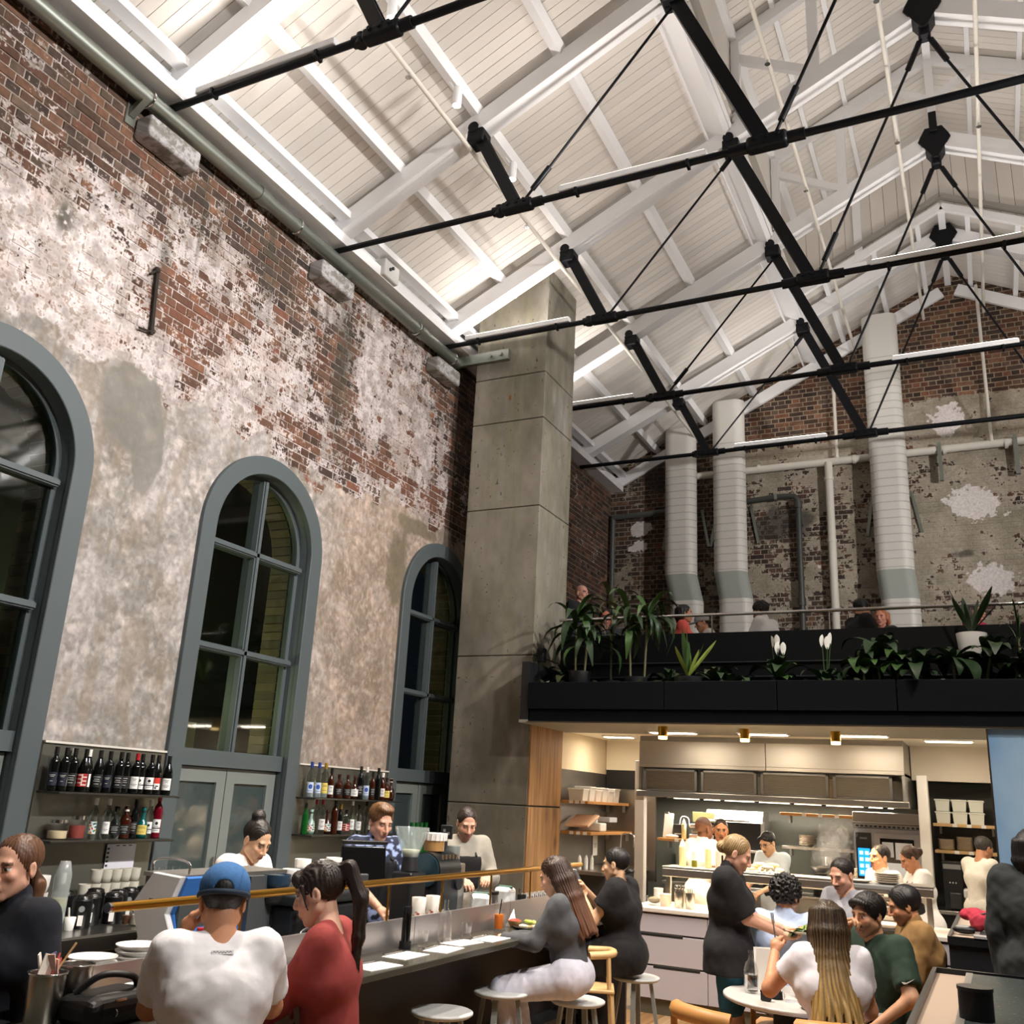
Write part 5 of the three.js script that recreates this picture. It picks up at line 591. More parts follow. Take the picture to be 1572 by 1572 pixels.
{ const t = thing('brunch_plate', 'plate of toast, eggs and greens in front of the long-haired woman', 'food', [-2.96, .953, -6.5]); part('plate', lathe([[0, 0], [.09, 0], [.135, .014], [.135, .018], [.085, .006], [0, .006]], 28), mat(0x33342f, .4), t); for (let k = 0; k < 4; k++) part('toast', rb(.07, .02, .05, .008).rotateY(k * .9).translate(-.05 + .035 * k, .018, .03 - .02 * k), mat(k % 2 ? 0xe2c58a : 0xefe0c4, .8), t); for (let k = 0; k < 8; k++) part('greens', sp(.018, rr(-.06, .04), .045, rr(-.05, .03), 1, .7, 1), mat(k % 2 ? 0x9bb04a : 0xc9d37a, .8), t); part('napkin', ext([[0, 0], [.09, 0], [.03, .13]], .004).rotateX(-.5).translate(-.2, .0, .02), M.paper, t); }
// near end of the bar
{ const t = thing('black_bag', 'black bag with a zip lying on the near end of the bar', 'bag', [-2.99, .953, -2.83]); part('body', (() => { const g = rb(.2, .11, .3, .045, 0, .055, 0).toNonIndexed(), p = g.attributes.position; for (let k = 0; k < p.count; k++) { const q = n3(p.getX(k) * 22, p.getY(k) * 22, p.getZ(k) * 22) * .012; p.setY(k, Math.max(0, p.getY(k) + q * 1.4)); p.setX(k, p.getX(k) + q); } g.computeVertexNormals(); return g; })(), mat(0x0b0b0d, .4), t); part('strap', tube([[-.06, .1, .1], [0, .16, .04], [.05, .15, -.06], [.02, .1, -.12]], .012), mat(0x121214, .5), t); part('zip_pull', [new THREE.TorusGeometry(.012, .003, 6, 12).translate(.1, .05, .05), bx(.004, .008, .05, .1, .09, .03)], M.chrome, t); }
{ const bucket = (label, x, z, h, r) => { const t = thing('ice_bucket', label, 'bucket', [x, .953, z]); part('pail', lathe([[0, 0], [r * .85, 0], [r, h], [r * 1.06, h + .004], [r * .96, h], [r * .8, .01], [0, .01]], 28), M.steel, t); part('rim', new THREE.TorusGeometry(r * 1.02, .004, 8, 28).rotateX(Math.PI / 2).translate(0, h, 0), M.chrome, t); return t; };
  const b = bucket('tall steel bucket at the near end of the bar, left of two', -3.12, -2.66, .17, .065); bucket('tall steel bucket behind the black bag, right of two', -3.14, -2.80, .18, .062);
  for (let k = 0; k < 16; k++) { const a = k * 2.4; part('sugar_sachet', bx(.026, .07, .005).rotateY(a).rotateX(.3 * Math.sin(k)).translate(.034 * Math.cos(a) * (.4 + .04 * k), .165 + .018 * (k % 3), .034 * Math.sin(a) * (.4 + .04 * k)), mat([0xd4685e, 0xe8ded0, 0x5a6080, 0xe3b9aa, 0xf0eae4][k % 5], .6), b); } part('tongs', rod([.0, .1, .02], [.06, .27, -.05], .004), M.woodL, b); }
{ const t = thing('latte', 'glass of latte against the steel upstand', 'drink', [-3.13, .953, -3.28]); part('glass', lathe([[0, 0], [.035, 0], [.042, .1], [.04, .1], [.034, .008], [0, .008]]), M.glass, t); part('coffee', cy(.038, .035, .055, 0, .037, 0), mat(0xc08a4e, .5), t); part('foam', cy(.0395, .038, .025, 0, .077, 0), mat(0xefe0c0, .7), t); part('saucer', cy(.06, .045, .012, 0, -.001 + .005, 0), M.porc, t); }
{ const t = thing('takeaway_box', 'crumpled white paper food tray beside the man in the cap', 'box', [-3.02, .953, -3.02]); part('tray', lathe([[0, 0], [.05, 0], [.075, .09], [.07, .09], [.045, .006], [0, .006]], 7), M.paper, t); part('napkin', sp(.06, -.02, .08, .01, 1.2, .35, .9), M.paper, t); part('plate', cy(.09, .07, .012, .04, .006, .05), M.grey, t); }
{ const t = thing('lunch_plate', 'dark plate of yellow omelette in front of the man in the cap', 'food', [-2.95, .953, -3.2]); part('plate', lathe([[0, 0], [.09, 0], [.13, .014], [.13, .018], [.085, .006], [0, .006]], 28), mat(0x2c2d2a, .4), t); part('omelette', sp(.07, 0, .015, 0, 1, .3, .7), mat(0xe9c24a, .6), t); part('toast', rb(.08, .02, .06, .008, .05, .02, .05), mat(0xcfa86a, .8), t); }
// work side of the bar
plates('white plate in the left pile behind the bar', -3.47, .947, -3.17, .1, 6, M.porc, 'white plates left pile', .022); plates('white plate in the right pile behind the bar', -3.47, .947, -3.42, .1, 7, M.porc, 'white plates right pile', .022);
{ const milk = (label, x, z, cap) => { const t = thing('milk_bottle', label, 'bottle', [x, .947, z]); part('jug', lathe([[0, 0], [.045, 0], [.048, .02], [.048, .11], [.04, .15], [.02, .175], [.018, .19], [0, .19]]), M.plastic, t); part('cap', cy(.02, .02, .02, 0, .198, 0), cap, t); part('handle', new THREE.TorusGeometry(.025, .009, 8, 14).translate(.045, .12, 0), M.plastic, t); }; milk('white milk bottle with white cap behind the bar', -3.42, -3.60, M.plastic); milk('milk bottle with red cap behind the bar', -3.4, -3.72, M.red); milk('small milk bottle with blue cap behind the bar', -3.36, -3.8, mat(0x2352b8, .4)); }
{ const t = thing('coffee_machine', 'blue and white chevron-sided coffee machine behind the brass rail', 'coffee machine', [-3.62, .947, -4.12]);
  const chev = [[-.26, .0], [.05, .0], [.05, .06], [-.02, .22], [.05, .40], [.05, .42], [-.18, .42], [-.27, .23]];
  part('end_panel', ext([[-.28, .0], [-.02, .0], [.02, .12], [-.05, .24], [.02, .41], [-.16, .42], [-.27, .27], [-.2, .12]], .03, .004).translate(0, 0, .34), mat(0xd7d9da, .35), t);
  part('side_panel', [beam([.03, .06, .12], [-.035, .24, .12], .44, .02, V(1, 0, 0)), beam([-.035, .24, .12], [.03, .41, .12], .44, .02, V(1, 0, 0)), bb(-.02, .04, 0, .07, -.1, .34)], mat(0x2d6fbe, .35), t);
  part('body', bb(-.25, .0, .0, .40, -.42, .33), mat(0x4f5456, .4, .3), t); part('grey_side', bb(-.02, .06, .0, .40, -.42, -.1), mat(0x54585a, .4, .3), t); part('cup_tray', bb(-.26, .02, .40, .42, -.44, .34), M.steelR, t); part('cup_rail', tube([[-.24, .42, .3], [-.24, .47, .3], [-.0, .47, .3], [-.0, .42, .3]], .006), M.chrome, t); part('slot', bb(.06, .064, .15, .32, -.3, -.285), M.dark, t); part('mark', [bx(.02, .008, .002, -.15, .3, .376), bx(.03, .008, .002, -.08, .08, .376)], M.dark, t); }
for (let k = 0; k < 9; k++) cup('cappuccino_cup', `white cup piled on the coffee machines, ${ord[k]} from the left`, -3.62 + (k % 2) * .1, 1.28 + (k % 3 === 2 ? .07 : .02), -4.62 - Math.floor(k / 2) * .1, .048, .065, M.porc, 'white cups on the machines');
cup('blue_bowl', 'dark blue bowl balanced on the coffee machine', -3.55, 1.275, -4.42, .075, .075, mat(0x1f3a50, .3)); cup('black_pot', 'black pan under the dark blue bowl', -3.56, 1.20, -4.42, .08, .07, M.dark);
{ const t = thing('espresso_machine', 'dark espresso machine with chrome drip rail under the rail', 'coffee machine', [-3.6, .947, -4.75]); part('body', rb(.42, .24, .66, .03, -.02, .13, 0), mat(0x303335, .35, .4), t); part('top', rb(.46, .06, .7, .02, -.02, .28, 0), mat(0x3a3e40, .3, .5), t); part('rail', tube([[.2, .03, .3], [.215, .12, .3], [.215, .14, .0], [.215, .12, -.3], [.2, .03, -.3]], .009), M.chrome, t); part('trim', [bb(.19, .196, .2, .206, .05, .3), bb(.19, .196, .17, .176, -.05, .22)], M.chrome, t); part('knob', cy(.018, .018, .02, 0, 0, 0).rotateZ(Math.PI / 2).translate(.2, .22, .32), M.dark, t); }
{ const t = thing('pos_terminal', 'black tilted register screen seen from behind', 'screen', [-3.62, .947, -5.38], .95); part('screen', rb(.3, .22, .03, .008, 0, .42, 0), mat(0x0e0f10, .12), t, [0, 0, 0], [-.18, 0, 0]); part('bezel', rb(.31, .025, .045, .006, 0, .545, -.09), mat(0x1b1c1e, .3), t); part('stand', rb(.06, .36, .06, .01, 0, .18, -.06), M.charcoal, t); part('base', rb(.2, .02, .2, .008, 0, .01, -.06), M.charcoal, t); }
{ const t = thing('coffee_grinder', 'coffee grinder with a clear hopper behind the bar', 'grinder', [-3.6, .947, -5.86]); part('body', rb(.16, .36, .2, .02, 0, .18, 0), mat(0x1d2023, .35, .3), t); part('collar', cy(.05, .06, .09, 0, .41, 0), M.dark, t); part('hopper', lathe([[.05, .45], [.115, .62], [.118, .645], [.112, .645], [.045, .45]], 24), pmat(0xeaf0f0, .08, 0, { transmission: .85, thickness: 0 }), t); part('beans', lathe([[0, .455], [.045, .455], [.062, .5], [0, .5]]), mat(0xd8d0b8, .6), t); }
{ const t = thing('drum_roaster', 'dark rounded coffee brewer with a teal side disc behind the bar', 'machine', [-3.6, .947, -6.22]); part('drum', cy(.12, .12, .3, 0, 0, 0, 28).rotateX(Math.PI / 2).translate(0, .36, 0), mat(0x24292d, .3, .4), t); part('disc', cy(.11, .11, .01, 0, 0, 0, 28).rotateX(Math.PI / 2).translate(0, .36, .155), mat(0x35505c, .3, .5), t); part('body', rb(.24, .34, .28, .03, 0, .17, 0), mat(0x2a3036, .3, .4), t); part('keys', [...Array(5)].map((_, k) => bx(.012, .03, .02, .1, .45, .1 - k * .05)), mat(0x5a4a38, .4), t); part('dial', cy(.05, .05, .02, 0, 0, 0).rotateZ(Math.PI / 2).translate(.13, .28, -.1), M.dark, t); part('steel_side', rb(.1, .4, .1, .01, .05, .2, -.2), M.steelR, t); }
{ const t = thing('filter_tub', 'tan tub topped with white paper filters on the brewer', 'tub', [-3.62, 1.43, -6.2]); part('tub', cy(.075, .07, .07, 0, .035, 0), mat(0xa9814c, .6), t); part('filters', cy(.09, .08, .05, 0, .095, 0, 36), M.paper, t); for (let k = 0; k < 18; k++) part('pleat', bx(.006, .05, .004).translate(0, .095, .09).rotateY(k * .349), M.porc, t); }
{ const t = thing('scale_display', 'black clip-on display on a stand by the concrete column', 'display', [-3.75, .947, -6.6]); part('stand', rod([0, 0, 0], [0, .55, 0], .012), M.charcoal, t); part('display', rb(.1, .1, .02, .008, 0, .6, 0), M.dark, t); part('marks', [bx(.02, .02, .002, -.015, .61, .0115), bx(.02, .02, .002, .02, .59, .0115)], M.grey, t); part('jar', lathe([[0, .0], [.05, 0], [.055, .2], [0, .2]]), mat(0x6d716e, .4), t, [.02, .3, -.08]); part('bracket', rb(.1, .3, .1, .01, .02, .15, -.08), M.charcoal, t); }
for (const [z, s] of [[-5.55, 1], [-5.72, 1]]) single('paper_cup_stack', `stack of speckled paper cups under the rail, ${z > -5.6 ? 'left' : 'right'}`, 'cups', lathe([[0, 0], [.036, 0], [.042, .05], [.038, .052], [.044, .1], [.040, .102], [.045, .15], [.041, .152], [.046, .24], [0, .24]], 18), mat(0xffffff, .7, 0, { map: canvas(64, 64, (g) => { g.fillStyle = '#e9e4da'; g.fillRect(0, 0, 64, 64); for (let k = 0; k < 60; k++) { g.fillStyle = ['#a33a2a', '#4a2a1a', '#c9a070'][k % 3]; g.fillRect((k * 29) % 62, 14 + (k * 17) % 40, 4, 4); } }) }), [-3.32, .947, z], null, 'paper cup stacks');
{ const t = thing('steel_canister', 'round steel canister with black lid behind the rail', 'canister', [-3.45, .947, -6.75]); part('body', cy(.08, .08, .18, 0, .09, 0), M.steel, t); part('lid', cy(.083, .083, .02, 0, .19, 0), M.dark, t); }
{ const bag = (label, x, z, h, turn) => { const t = thing('plastic_bag', label, 'bag', [x, .947, z], turn); const g = rb(.14, h, .12, .03, 0, h / 2, 0).toNonIndexed(), p = g.attributes.position; for (let k = 0; k < p.count; k++) { const q = n3(p.getX(k) * 35, p.getY(k) * 30, p.getZ(k) * 35) * .014; p.setX(k, p.getX(k) + q); p.setZ(k, p.getZ(k) + q); } g.computeVertexNormals(); part('bag', g, mat(0xe8ecec, .3), t); part('seal', rb(.12, .02, .03, .006, 0, h, 0), mat(0x55776a, .5), t); }; bag('white plastic bag left of the steel canister', -3.4, -6.55, .2, .3); bag('white plastic bag right of the steel canister', -3.42, -6.98, .22, -.2); }
{ const sp_ = mat(0xffffff, .5, 0, { map: canvas(64, 64, (g) => { g.fillStyle = '#ded9d2'; g.fillRect(0, 0, 64, 64); for (let k = 0; k < 80; k++) { g.fillStyle = ['#5a3a3a', '#8a7a70', '#2a2420'][k % 3]; g.fillRect((k * 29) % 62, (k * 41) % 60, 5, 4); } }) }); [-7.15, -7.22, -7.3, -7.38, -7.46, -7.54, -7.62].forEach((z, i) => cup('patterned_cup', `speckled keep-cup in the row under the rail end, ${ord[i]} from the left`, -3.36, .947, z, .034, .16, i === 0 ? M.dark : sp_, 'speckled cups')); }
{ const t = thing('squeeze_set', 'steel shakers with pour spouts on the back bar', 'shaker', [-5.6, .903, -7.85]); part('shaker', lathe([[0, 0], [.06, 0], [.062, .14], [.04, .17], [.02, .18], [.018, .22], [.006, .25], [0, .25]]), M.steelR, t); part('spout', rod([0, .24, 0], [.02, .29, .01], .005), M.plastic, t); }
for (let k = 0; k < 6; k++) single('tumbler', `clear tumbler behind the ponytailed woman, ${ord[k]} from the left`, 'glass', glassG, M.glass, [-5.2 + .08 * (k % 2), .905, -7.6 - k * .1], null, 'tumblers on the back bar middle');
for (let k = 0; k < 6; k++) cup('white_cup', `white cup on the back bar behind the barista with the bun, ${ord[k]} of six`, -5.25 + .09 * (k % 2), .903 + (k > 3 ? .07 : 0), -6.5 - (k % 4) * .12, .05, .068, M.porc, 'white cups on the back bar');
// ---------------------------------------------------------------- stools and table
const seatM = mat(0xc9cbc8, .5), legM = mat(0x8f9490, .45, .2);
function stool(label, x, z, h, ring, lm = legM, sm = seatM) { const t = thing('bar_stool', label, 'stool', [x, 0, z], rr(0, 1), 'round bar stools'); part('seat', lathe([[0, h - .03], [.16, h - .03], [.178, h - .018], [.178, h - .006], [.165, h], [0, h - .006]], 32), sm, t); for (let k = 0; k < 4; k++) { const a = k * Math.PI / 2 + .4; part('leg', beam([.11 * Math.cos(a), h - .03, .11 * Math.sin(a)], [.2 * Math.cos(a), 0, .2 * Math.sin(a)], .034, .024), lm, t); } part('foot_ring', new THREE.TorusGeometry(.168, .011, 8, 32).rotateX(Math.PI / 2).translate(0, ring, 0), lm, t); }
stool('grey round bar stool nearest the woman in red', -2.91, -5.2, .65, .25); stool('grey round bar stool between the nearest one and the white jeans', -2.91, -5.95, .65, .25); stool('grey round bar stool under the woman in white jeans', -2.55, -6.35, .59, .25); stool('grey bar stool with wide foot ring under the woman in black', -2.52, -7.42, .6, .22);
stool('grey bar stool hidden under the man in the blue cap', -2.40, -2.84, .63, .25); stool('grey bar stool hidden under the woman in red', -2.40, -3.4, .63, .25);
{ const t = thing('wooden_chair', 'pale bentwood bar chair between the two women on stools', 'chair', [-2.68, 0, -6.92], -1.2); t.scale.set(.9, .86, .9); part('seat', rb(.36, .03, .36, .012, 0, .66, 0), M.woodL, t); for (const [x, z] of [[-.15, -.15], [.15, -.15], [-.15, .15], [.15, .15]]) part('leg', beam([x, .65, z], [x * 1.25, 0, z * 1.25], .035, .035), M.woodL, t); part('backrest', tube([[-.17, .92, .02], [-.1, .93, -.15], [.1, .93, -.15], [.17, .92, .02]], .03, 8), M.woodL, t); for (const s of [-1, 1]) part('back_post', beam([s * .14, .66, -.14], [s * .13, .93, -.13], .03, .02), M.woodL, t); }
function chair(label, x, z, turn, m = M.wood) { const t = thing('dining_chair', label, 'chair', [x, 0, z], turn, 'dining chairs'); part('seat', rb(.42, .03, .42, .012, 0, .45, 0), m, t); for (const [a, b] of [[-.17, -.17], [.17, -.17], [-.17, .17], [.17, .17]]) part('leg', beam([a, .44, b], [a * 1.15, 0, b * 1.15], .035, .035), m, t); part('backrest', tube([[-.2, .76, -.14], [-.1, .77, -.21], [.1, .77, -.21], [.2, .76, -.14]], .045, 8), m, t); for (const s of [-1, 1]) part('back_post', beam([s * .17, .45, -.18], [s * .16, .74, -.2], .03, .025), m, t); }
{ const t = thing('round_table', 'round pale stone-topped table on a dark pedestal', 'table', [-1.13, 0, -6.5]); part('top', lathe([[0, .72], [.47, .72], [.49, .73], [.49, .745], [.48, .75], [0, .75]], 48), mat(0xc9c6c2, .35), t); part('pedestal', cy(.19, .22, .72, 0, .36, 0, 28), M.black, t); part('base', cy(.28, .3, .02, 0, .01, 0, 28), M.black, t); }
carafe('half-full glass water bottle on the round table', -1.44, .752, -6.42, .09); grinder('black pepper grinder on the round table', -1.27, .752, -6.33);
{ const t = thing('menu_card', 'white folded menu card standing on the round table', 'menu', [-1.38, .752, -6.6], .5); for (const s of [-1, 1]) part('leaf', bx(.15, .24, .003).rotateX(s * .12).translate(0, .12, s * .014), M.paper, t); }
{ const t = thing('salt_box', 'small black box beside the grinder on the round table', 'box', [-1.31, .752, -6.22]); part('box', rb(.06, .045, .04, .008, 0, .0225, 0), M.dark, t); part('lid', rb(.062, .012, .042, .004, 0, .05, 0), M.black, t); }
{ const t = thing('fries_bowl', 'pale bowl heaped with fries on the round table', 'food', [-1.12, .752, -6.5]); part('bowl', lathe([[0, 0], [.06, 0], [.1, .05], [.096, .05], [.055, .008], [0, .008]]), mat(0xcfc9bd, .4), t); for (let k = 0; k < 26; k++) part('fry', bx(.009, .009, .06).rotateY(rr(0, 3)).rotateX(rr(-.4, .4)).translate(rr(-.06, .06), .055 + rr(0, .03), rr(-.06, .06)), mat(k % 2 ? 0xe2b64e : 0xf0d27a, .7), t); }
{ const t = thing('ash_bowl', 'clear glass dish beside the fries', 'bowl', [-1.17, .752, -6.3]); part('dish', lathe([[0, 0], [.05, 0], [.055, .04], [.05, .04], [.046, .008], [0, .008]]), M.glass, t); part('rim', new THREE.TorusGeometry(.053, .003, 6, 20).rotateX(Math.PI / 2).translate(0, .04, 0), M.glass, t); }
plates('dark rimmed plate by the elbow of the woman in white', -1.0, .752, -6.17, .11, 1, mat(0x4a4a48, .3));
chair('wooden chair at the bottom edge in front of the round table', -1.42, -5.62, 2.6); chair('wooden chair under the man in the pale blue shirt', -1.38, -7.12, Math.PI); chair('wooden chair under the woman in white with long hair', -.86, -5.72, Math.PI + .3); chair('wooden chair under the man in the dark green shirt', -.53, -6.34, -1.9); chair('wooden chair under the man in the tan jacket', -.58, -7.45, -1.6); chair('wooden chair under the man in the grey shirt', -1.05, -8.1, -.5);
// ---------------------------------------------------------------- booth dividers at the right
const granite = mat(0xffffff, .4, 0, { map: tex(256, 256, (u, v) => { const a = fbm(u * 12, v * 12, 4), s = vn(u * 90, v * 90) > .9 && h2(Math.floor(u * 90), Math.floor(v * 90)) > .4; return s ? [.6, .62, .6] : [.13 + a * .1, .17 + a * .1, .17 + a * .1]; }, true, true) });
function divider(label, z0, z1, extra) { const t = thing('booth_divider', label, 'divider'); part('body', bb(-.35, 1.6, 0, 1.08, z1, z0), mat(0x11151c, .5), t); part('rim', [bb(-.355, -.335, 1.06, 1.11, z1, z0), bb(-.355, 1.6, 1.06, 1.11, z1 - .02, z1), bb(-.355, 1.6, 1.06, 1.11, z0, z0 + .02)], mat(0x24282c, .35, .5), t); part('inlay', bb(-.335, -.20, 1.08, 1.085, z1, z0), mat(0xb3a08e, .55), t); part('edge_strip', bb(-.20, -.17, 1.08, 1.115, z1 + .1, z0), mat(0x8a8984, .4, .4), t); const g = bb(-.17, 1.6, 1.08, 1.112, z1 + .1, z0); planarUV(g, (x, y, z) => [x * 1.5, z * 1.5]); part('granite_slab', g, granite, t); if (extra) extra(t); }
divider('dark booth divider with granite top at the lower right corner', -3.3, -5.62); divider('dark booth divider under the red jacket', -7.22, -9.1, t => part('stone_cap', bb(-.2, 1.6, 1.1, 1.125, -7.3, -7.2), mat(0x9a9c9c, .5), t));
{ const t = thing('black_canister', 'round black lidded pot on the granite divider, near edge', 'pot', [-.13, 1.113, -4.28]); part('pot', cy(.06, .06, .1, 0, .05, 0, 28), M.black, t); part('lid', cy(.063, .063, .012, 0, .105, 0, 28), mat(0x1b1c1e, .35), t); }
// ---------------------------------------------------------------- people: smooth-union bodies meshed with surface nets
function nets(prims, c, o = {}) {
  let lo = [9, 9, 9], hi = [-9, -9, -9]; const K = o.k ?? .025;
  for (const p of prims) { p.lo = []; p.hi = []; const m = (p.k ?? K) + 2.5 * c; for (let i = 0; i < 3; i++) { if (p.c) { const r = Math.max(...p.r); p.lo[i] = p.c[i] - r - m; p.hi[i] = p.c[i] + r + m; } else { const r = Math.max(p.ra, p.rb); p.lo[i] = Math.min(p.a[i], p.b[i]) - r - m; p.hi[i] = Math.max(p.a[i], p.b[i]) + r + m; } if (!p.sub) { lo[i] = Math.min(lo[i], p.lo[i]); hi[i] = Math.max(hi[i], p.hi[i]); } } }
  const n = lo.map((l, i) => Math.ceil((hi[i] - l) / c) + 1), [nx, ny, nz] = n, f = new Float32Array(nx * ny * nz).fill(9);
  for (const p of prims) {
    const s = [0, 1, 2].map(i => Math.max(0, Math.floor((p.lo[i] - lo[i]) / c))), e = [0, 1, 2].map(i => Math.min(n[i] - 1, Math.ceil((p.hi[i] - lo[i]) / c))), k = p.k ?? K;
    const ab = p.c ? null : [p.b[0] - p.a[0], p.b[1] - p.a[1], p.b[2] - p.a[2]], l2 = ab ? ab[0] ** 2 + ab[1] ** 2 + ab[2] ** 2 + 1e-9 : 0;
    for (let z = s[2]; z <= e[2]; z++) for (let y = s[1]; y <= e[1]; y++) for (let x = s[0]; x <= e[0]; x++) {
      const X = lo[0] + x * c, Yy = lo[1] + y * c, Z = lo[2] + z * c; let d;
      if (p.c) { const a = (X - p.c[0]) / p.r[0], b = (Yy - p.c[1]) / p.r[1], g = (Z - p.c[2]) / p.r[2], k0 = Math.sqrt(a * a + b * b + g * g) + 1e-6, a2 = a / p.r[0], b2 = b / p.r[1], g2 = g / p.r[2]; d = k0 * (k0 - 1) / (Math.sqrt(a2 * a2 + b2 * b2 + g2 * g2) + 1e-6); }
      else { const t = clamp(((X - p.a[0]) * ab[0] + (Yy - p.a[1]) * ab[1] + (Z - p.a[2]) * ab[2]) / l2), a = X - p.a[0] - ab[0] * t, b = Yy - p.a[1] - ab[1] * t, g = Z - p.a[2] - ab[2] * t; d = Math.sqrt(a * a + b * b + g * g) - lerp(p.ra, p.rb, t); if (p.fl) d = Math.max(d, ((X - p.a[0]) * ab[0] + (Yy - p.a[1]) * ab[1] + (Z - p.a[2]) * ab[2]) / Math.sqrt(l2) - Math.sqrt(l2)); }
      const i = (z * ny + y) * nx + x, q = f[i];
      if (p.sub) { const h = Math.max(k - Math.abs(-d - q), 0) / k; f[i] = Math.max(q, -d) + h * h * k * .25; } else { const h = Math.max(k - Math.abs(d - q), 0) / k; f[i] = Math.min(q, d) - h * h * k * .25; }
    }
  }
  if (o.cuts) for (let z = 0, i = 0; z < nz; z++) for (let y = 0; y < ny; y++) for (let x = 0; x < nx; x++, i++) for (const q of o.cuts) { const d = q[0] * (lo[0] + x * c) + q[1] * (lo[1] + y * c) + q[2] * (lo[2] + z * c) - q[3]; if (d > f[i]) f[i] = d; }
  const id = new Int32Array(f.length).fill(-1), pos = [], ix = []; const sx = 1, sy = nx, sz = nx * ny, co = [0, sx, sy, sx + sy, sz, sx + sz, sy + sz, sx + sy + sz];
  const ed = [[0, 1], [2, 3], [4, 5], [6, 7], [0, 2], [1, 3], [4, 6], [5, 7], [0, 4], [1, 5], [2, 6], [3, 7]];
  for (let z = 0; z < nz - 1; z++) for (let y = 0; y < ny - 1; y++) for (let x = 0; x < nx - 1; x++) {
    const i = z * sz + y * sy + x; let m = 0; for (let q = 0; q < 8; q++) if (f[i + co[q]] < 0) m |= 1 << q; if (m === 0 || m === 255) continue;
    let a = 0, b = 0, g = 0, w = 0; for (const [p, q] of ed) { const v0 = f[i + co[p]], v1 = f[i + co[q]]; if ((v0 < 0) === (v1 < 0)) continue; const t = v0 / (v0 - v1); a += lerp(p & 1, q & 1, t); b += lerp((p >> 1) & 1, (q >> 1) & 1, t); g += lerp(p >> 2, q >> 2, t); w++; }
    id[i] = pos.length / 3; pos.push(lo[0] + (x + a / w) * c, lo[1] + (y + b / w) * c, lo[2] + (z + g / w) * c);
  }
  const quad = (a, b, g, d, fl) => { if (a < 0 || b < 0 || g < 0 || d < 0) return; if (fl) ix.push(a, b, g, a, g, d); else ix.push(a, g, b, a, d, g); };
  for (let z = 1; z < nz - 1; z++) for (let y = 1; y < ny - 1; y++) for (let x = 1; x < nx - 1; x++) { const i = z * sz + y * sy + x, s0 = f[i] < 0;
    if (s0 !== (f[i + sx] < 0)) quad(id[i], id[i - sy], id[i - sy - sz], id[i - sz], s0); if (s0 !== (f[i + sy] < 0)) quad(id[i], id[i - sz], id[i - sz - sx], id[i - sx], s0); if (s0 !== (f[i + sz] < 0)) quad(id[i], id[i - sx], id[i - sx - sy], id[i - sy], s0); }
  const G = new THREE.BufferGeometry(); G.setAttribute('position', new THREE.Float32BufferAttribute(pos, 3)); G.setIndex(ix); G.computeVertexNormals();
  if (o.disp) { const P = G.attributes.position, N = G.attributes.normal; for (let i = 0; i < P.count; i++) { const d = o.disp(P.getX(i), P.getY(i), P.getZ(i)); P.setXYZ(i, P.getX(i) + N.getX(i) * d, P.getY(i) + N.getY(i) * d, P.getZ(i) + N.getZ(i) * d); } G.computeVertexNormals(); }
  const C = new Float32Array(pos.length), P = G.attributes.position; const cf = o.col || (() => [1, 1, 1]); for (let i = 0; i < P.count; i++) { const q = cf(P.getX(i), P.getY(i), P.getZ(i)); C[3 * i] = q[0]; C[3 * i + 1] = q[1]; C[3 * i + 2] = q[2]; } G.setAttribute('color', new THREE.BufferAttribute(C, 3));
  return G;
}
const skinM = new THREE.MeshPhysicalMaterial({ vertexColors: true, roughness: .55, sheen: .2, sheenRoughness: .6 }), hairM = new THREE.MeshStandardMaterial({ vertexColors: true, roughness: .5 }), clothM = new THREE.MeshStandardMaterial({ vertexColors: true, roughness: .88 });
const cap = (a, b, ra, rb = ra, e = {}) => ({ a, b, ra, rb, ...e }), ell = (c, r, e = {}) => ({ c, r, ...e });
const ad = (a, b) => [a[0] + b[0], a[1] + b[1], a[2] + b[2]], sb = (a, b) => [a[0] - b[0], a[1] - b[1], a[2] - b[2]], ml = (a, s) => [a[0] * s, a[1] * s, a[2] * s], mix3 = (a, b, t) => [lerp(a[0], b[0], t), lerp(a[1], b[1], t), lerp(a[2], b[2], t)];
const len = a => Math.hypot(...a), nrm = a => ml(a, 1 / (len(a) + 1e-9)), crs = (a, b) => [a[1] * b[2] - a[2] * b[1], a[2] * b[0] - a[0] * b[2], a[0] * b[1] - a[1] * b[0]], dt = (a, b) => a[0] * b[0] + a[1] * b[1] + a[2] * b[2];
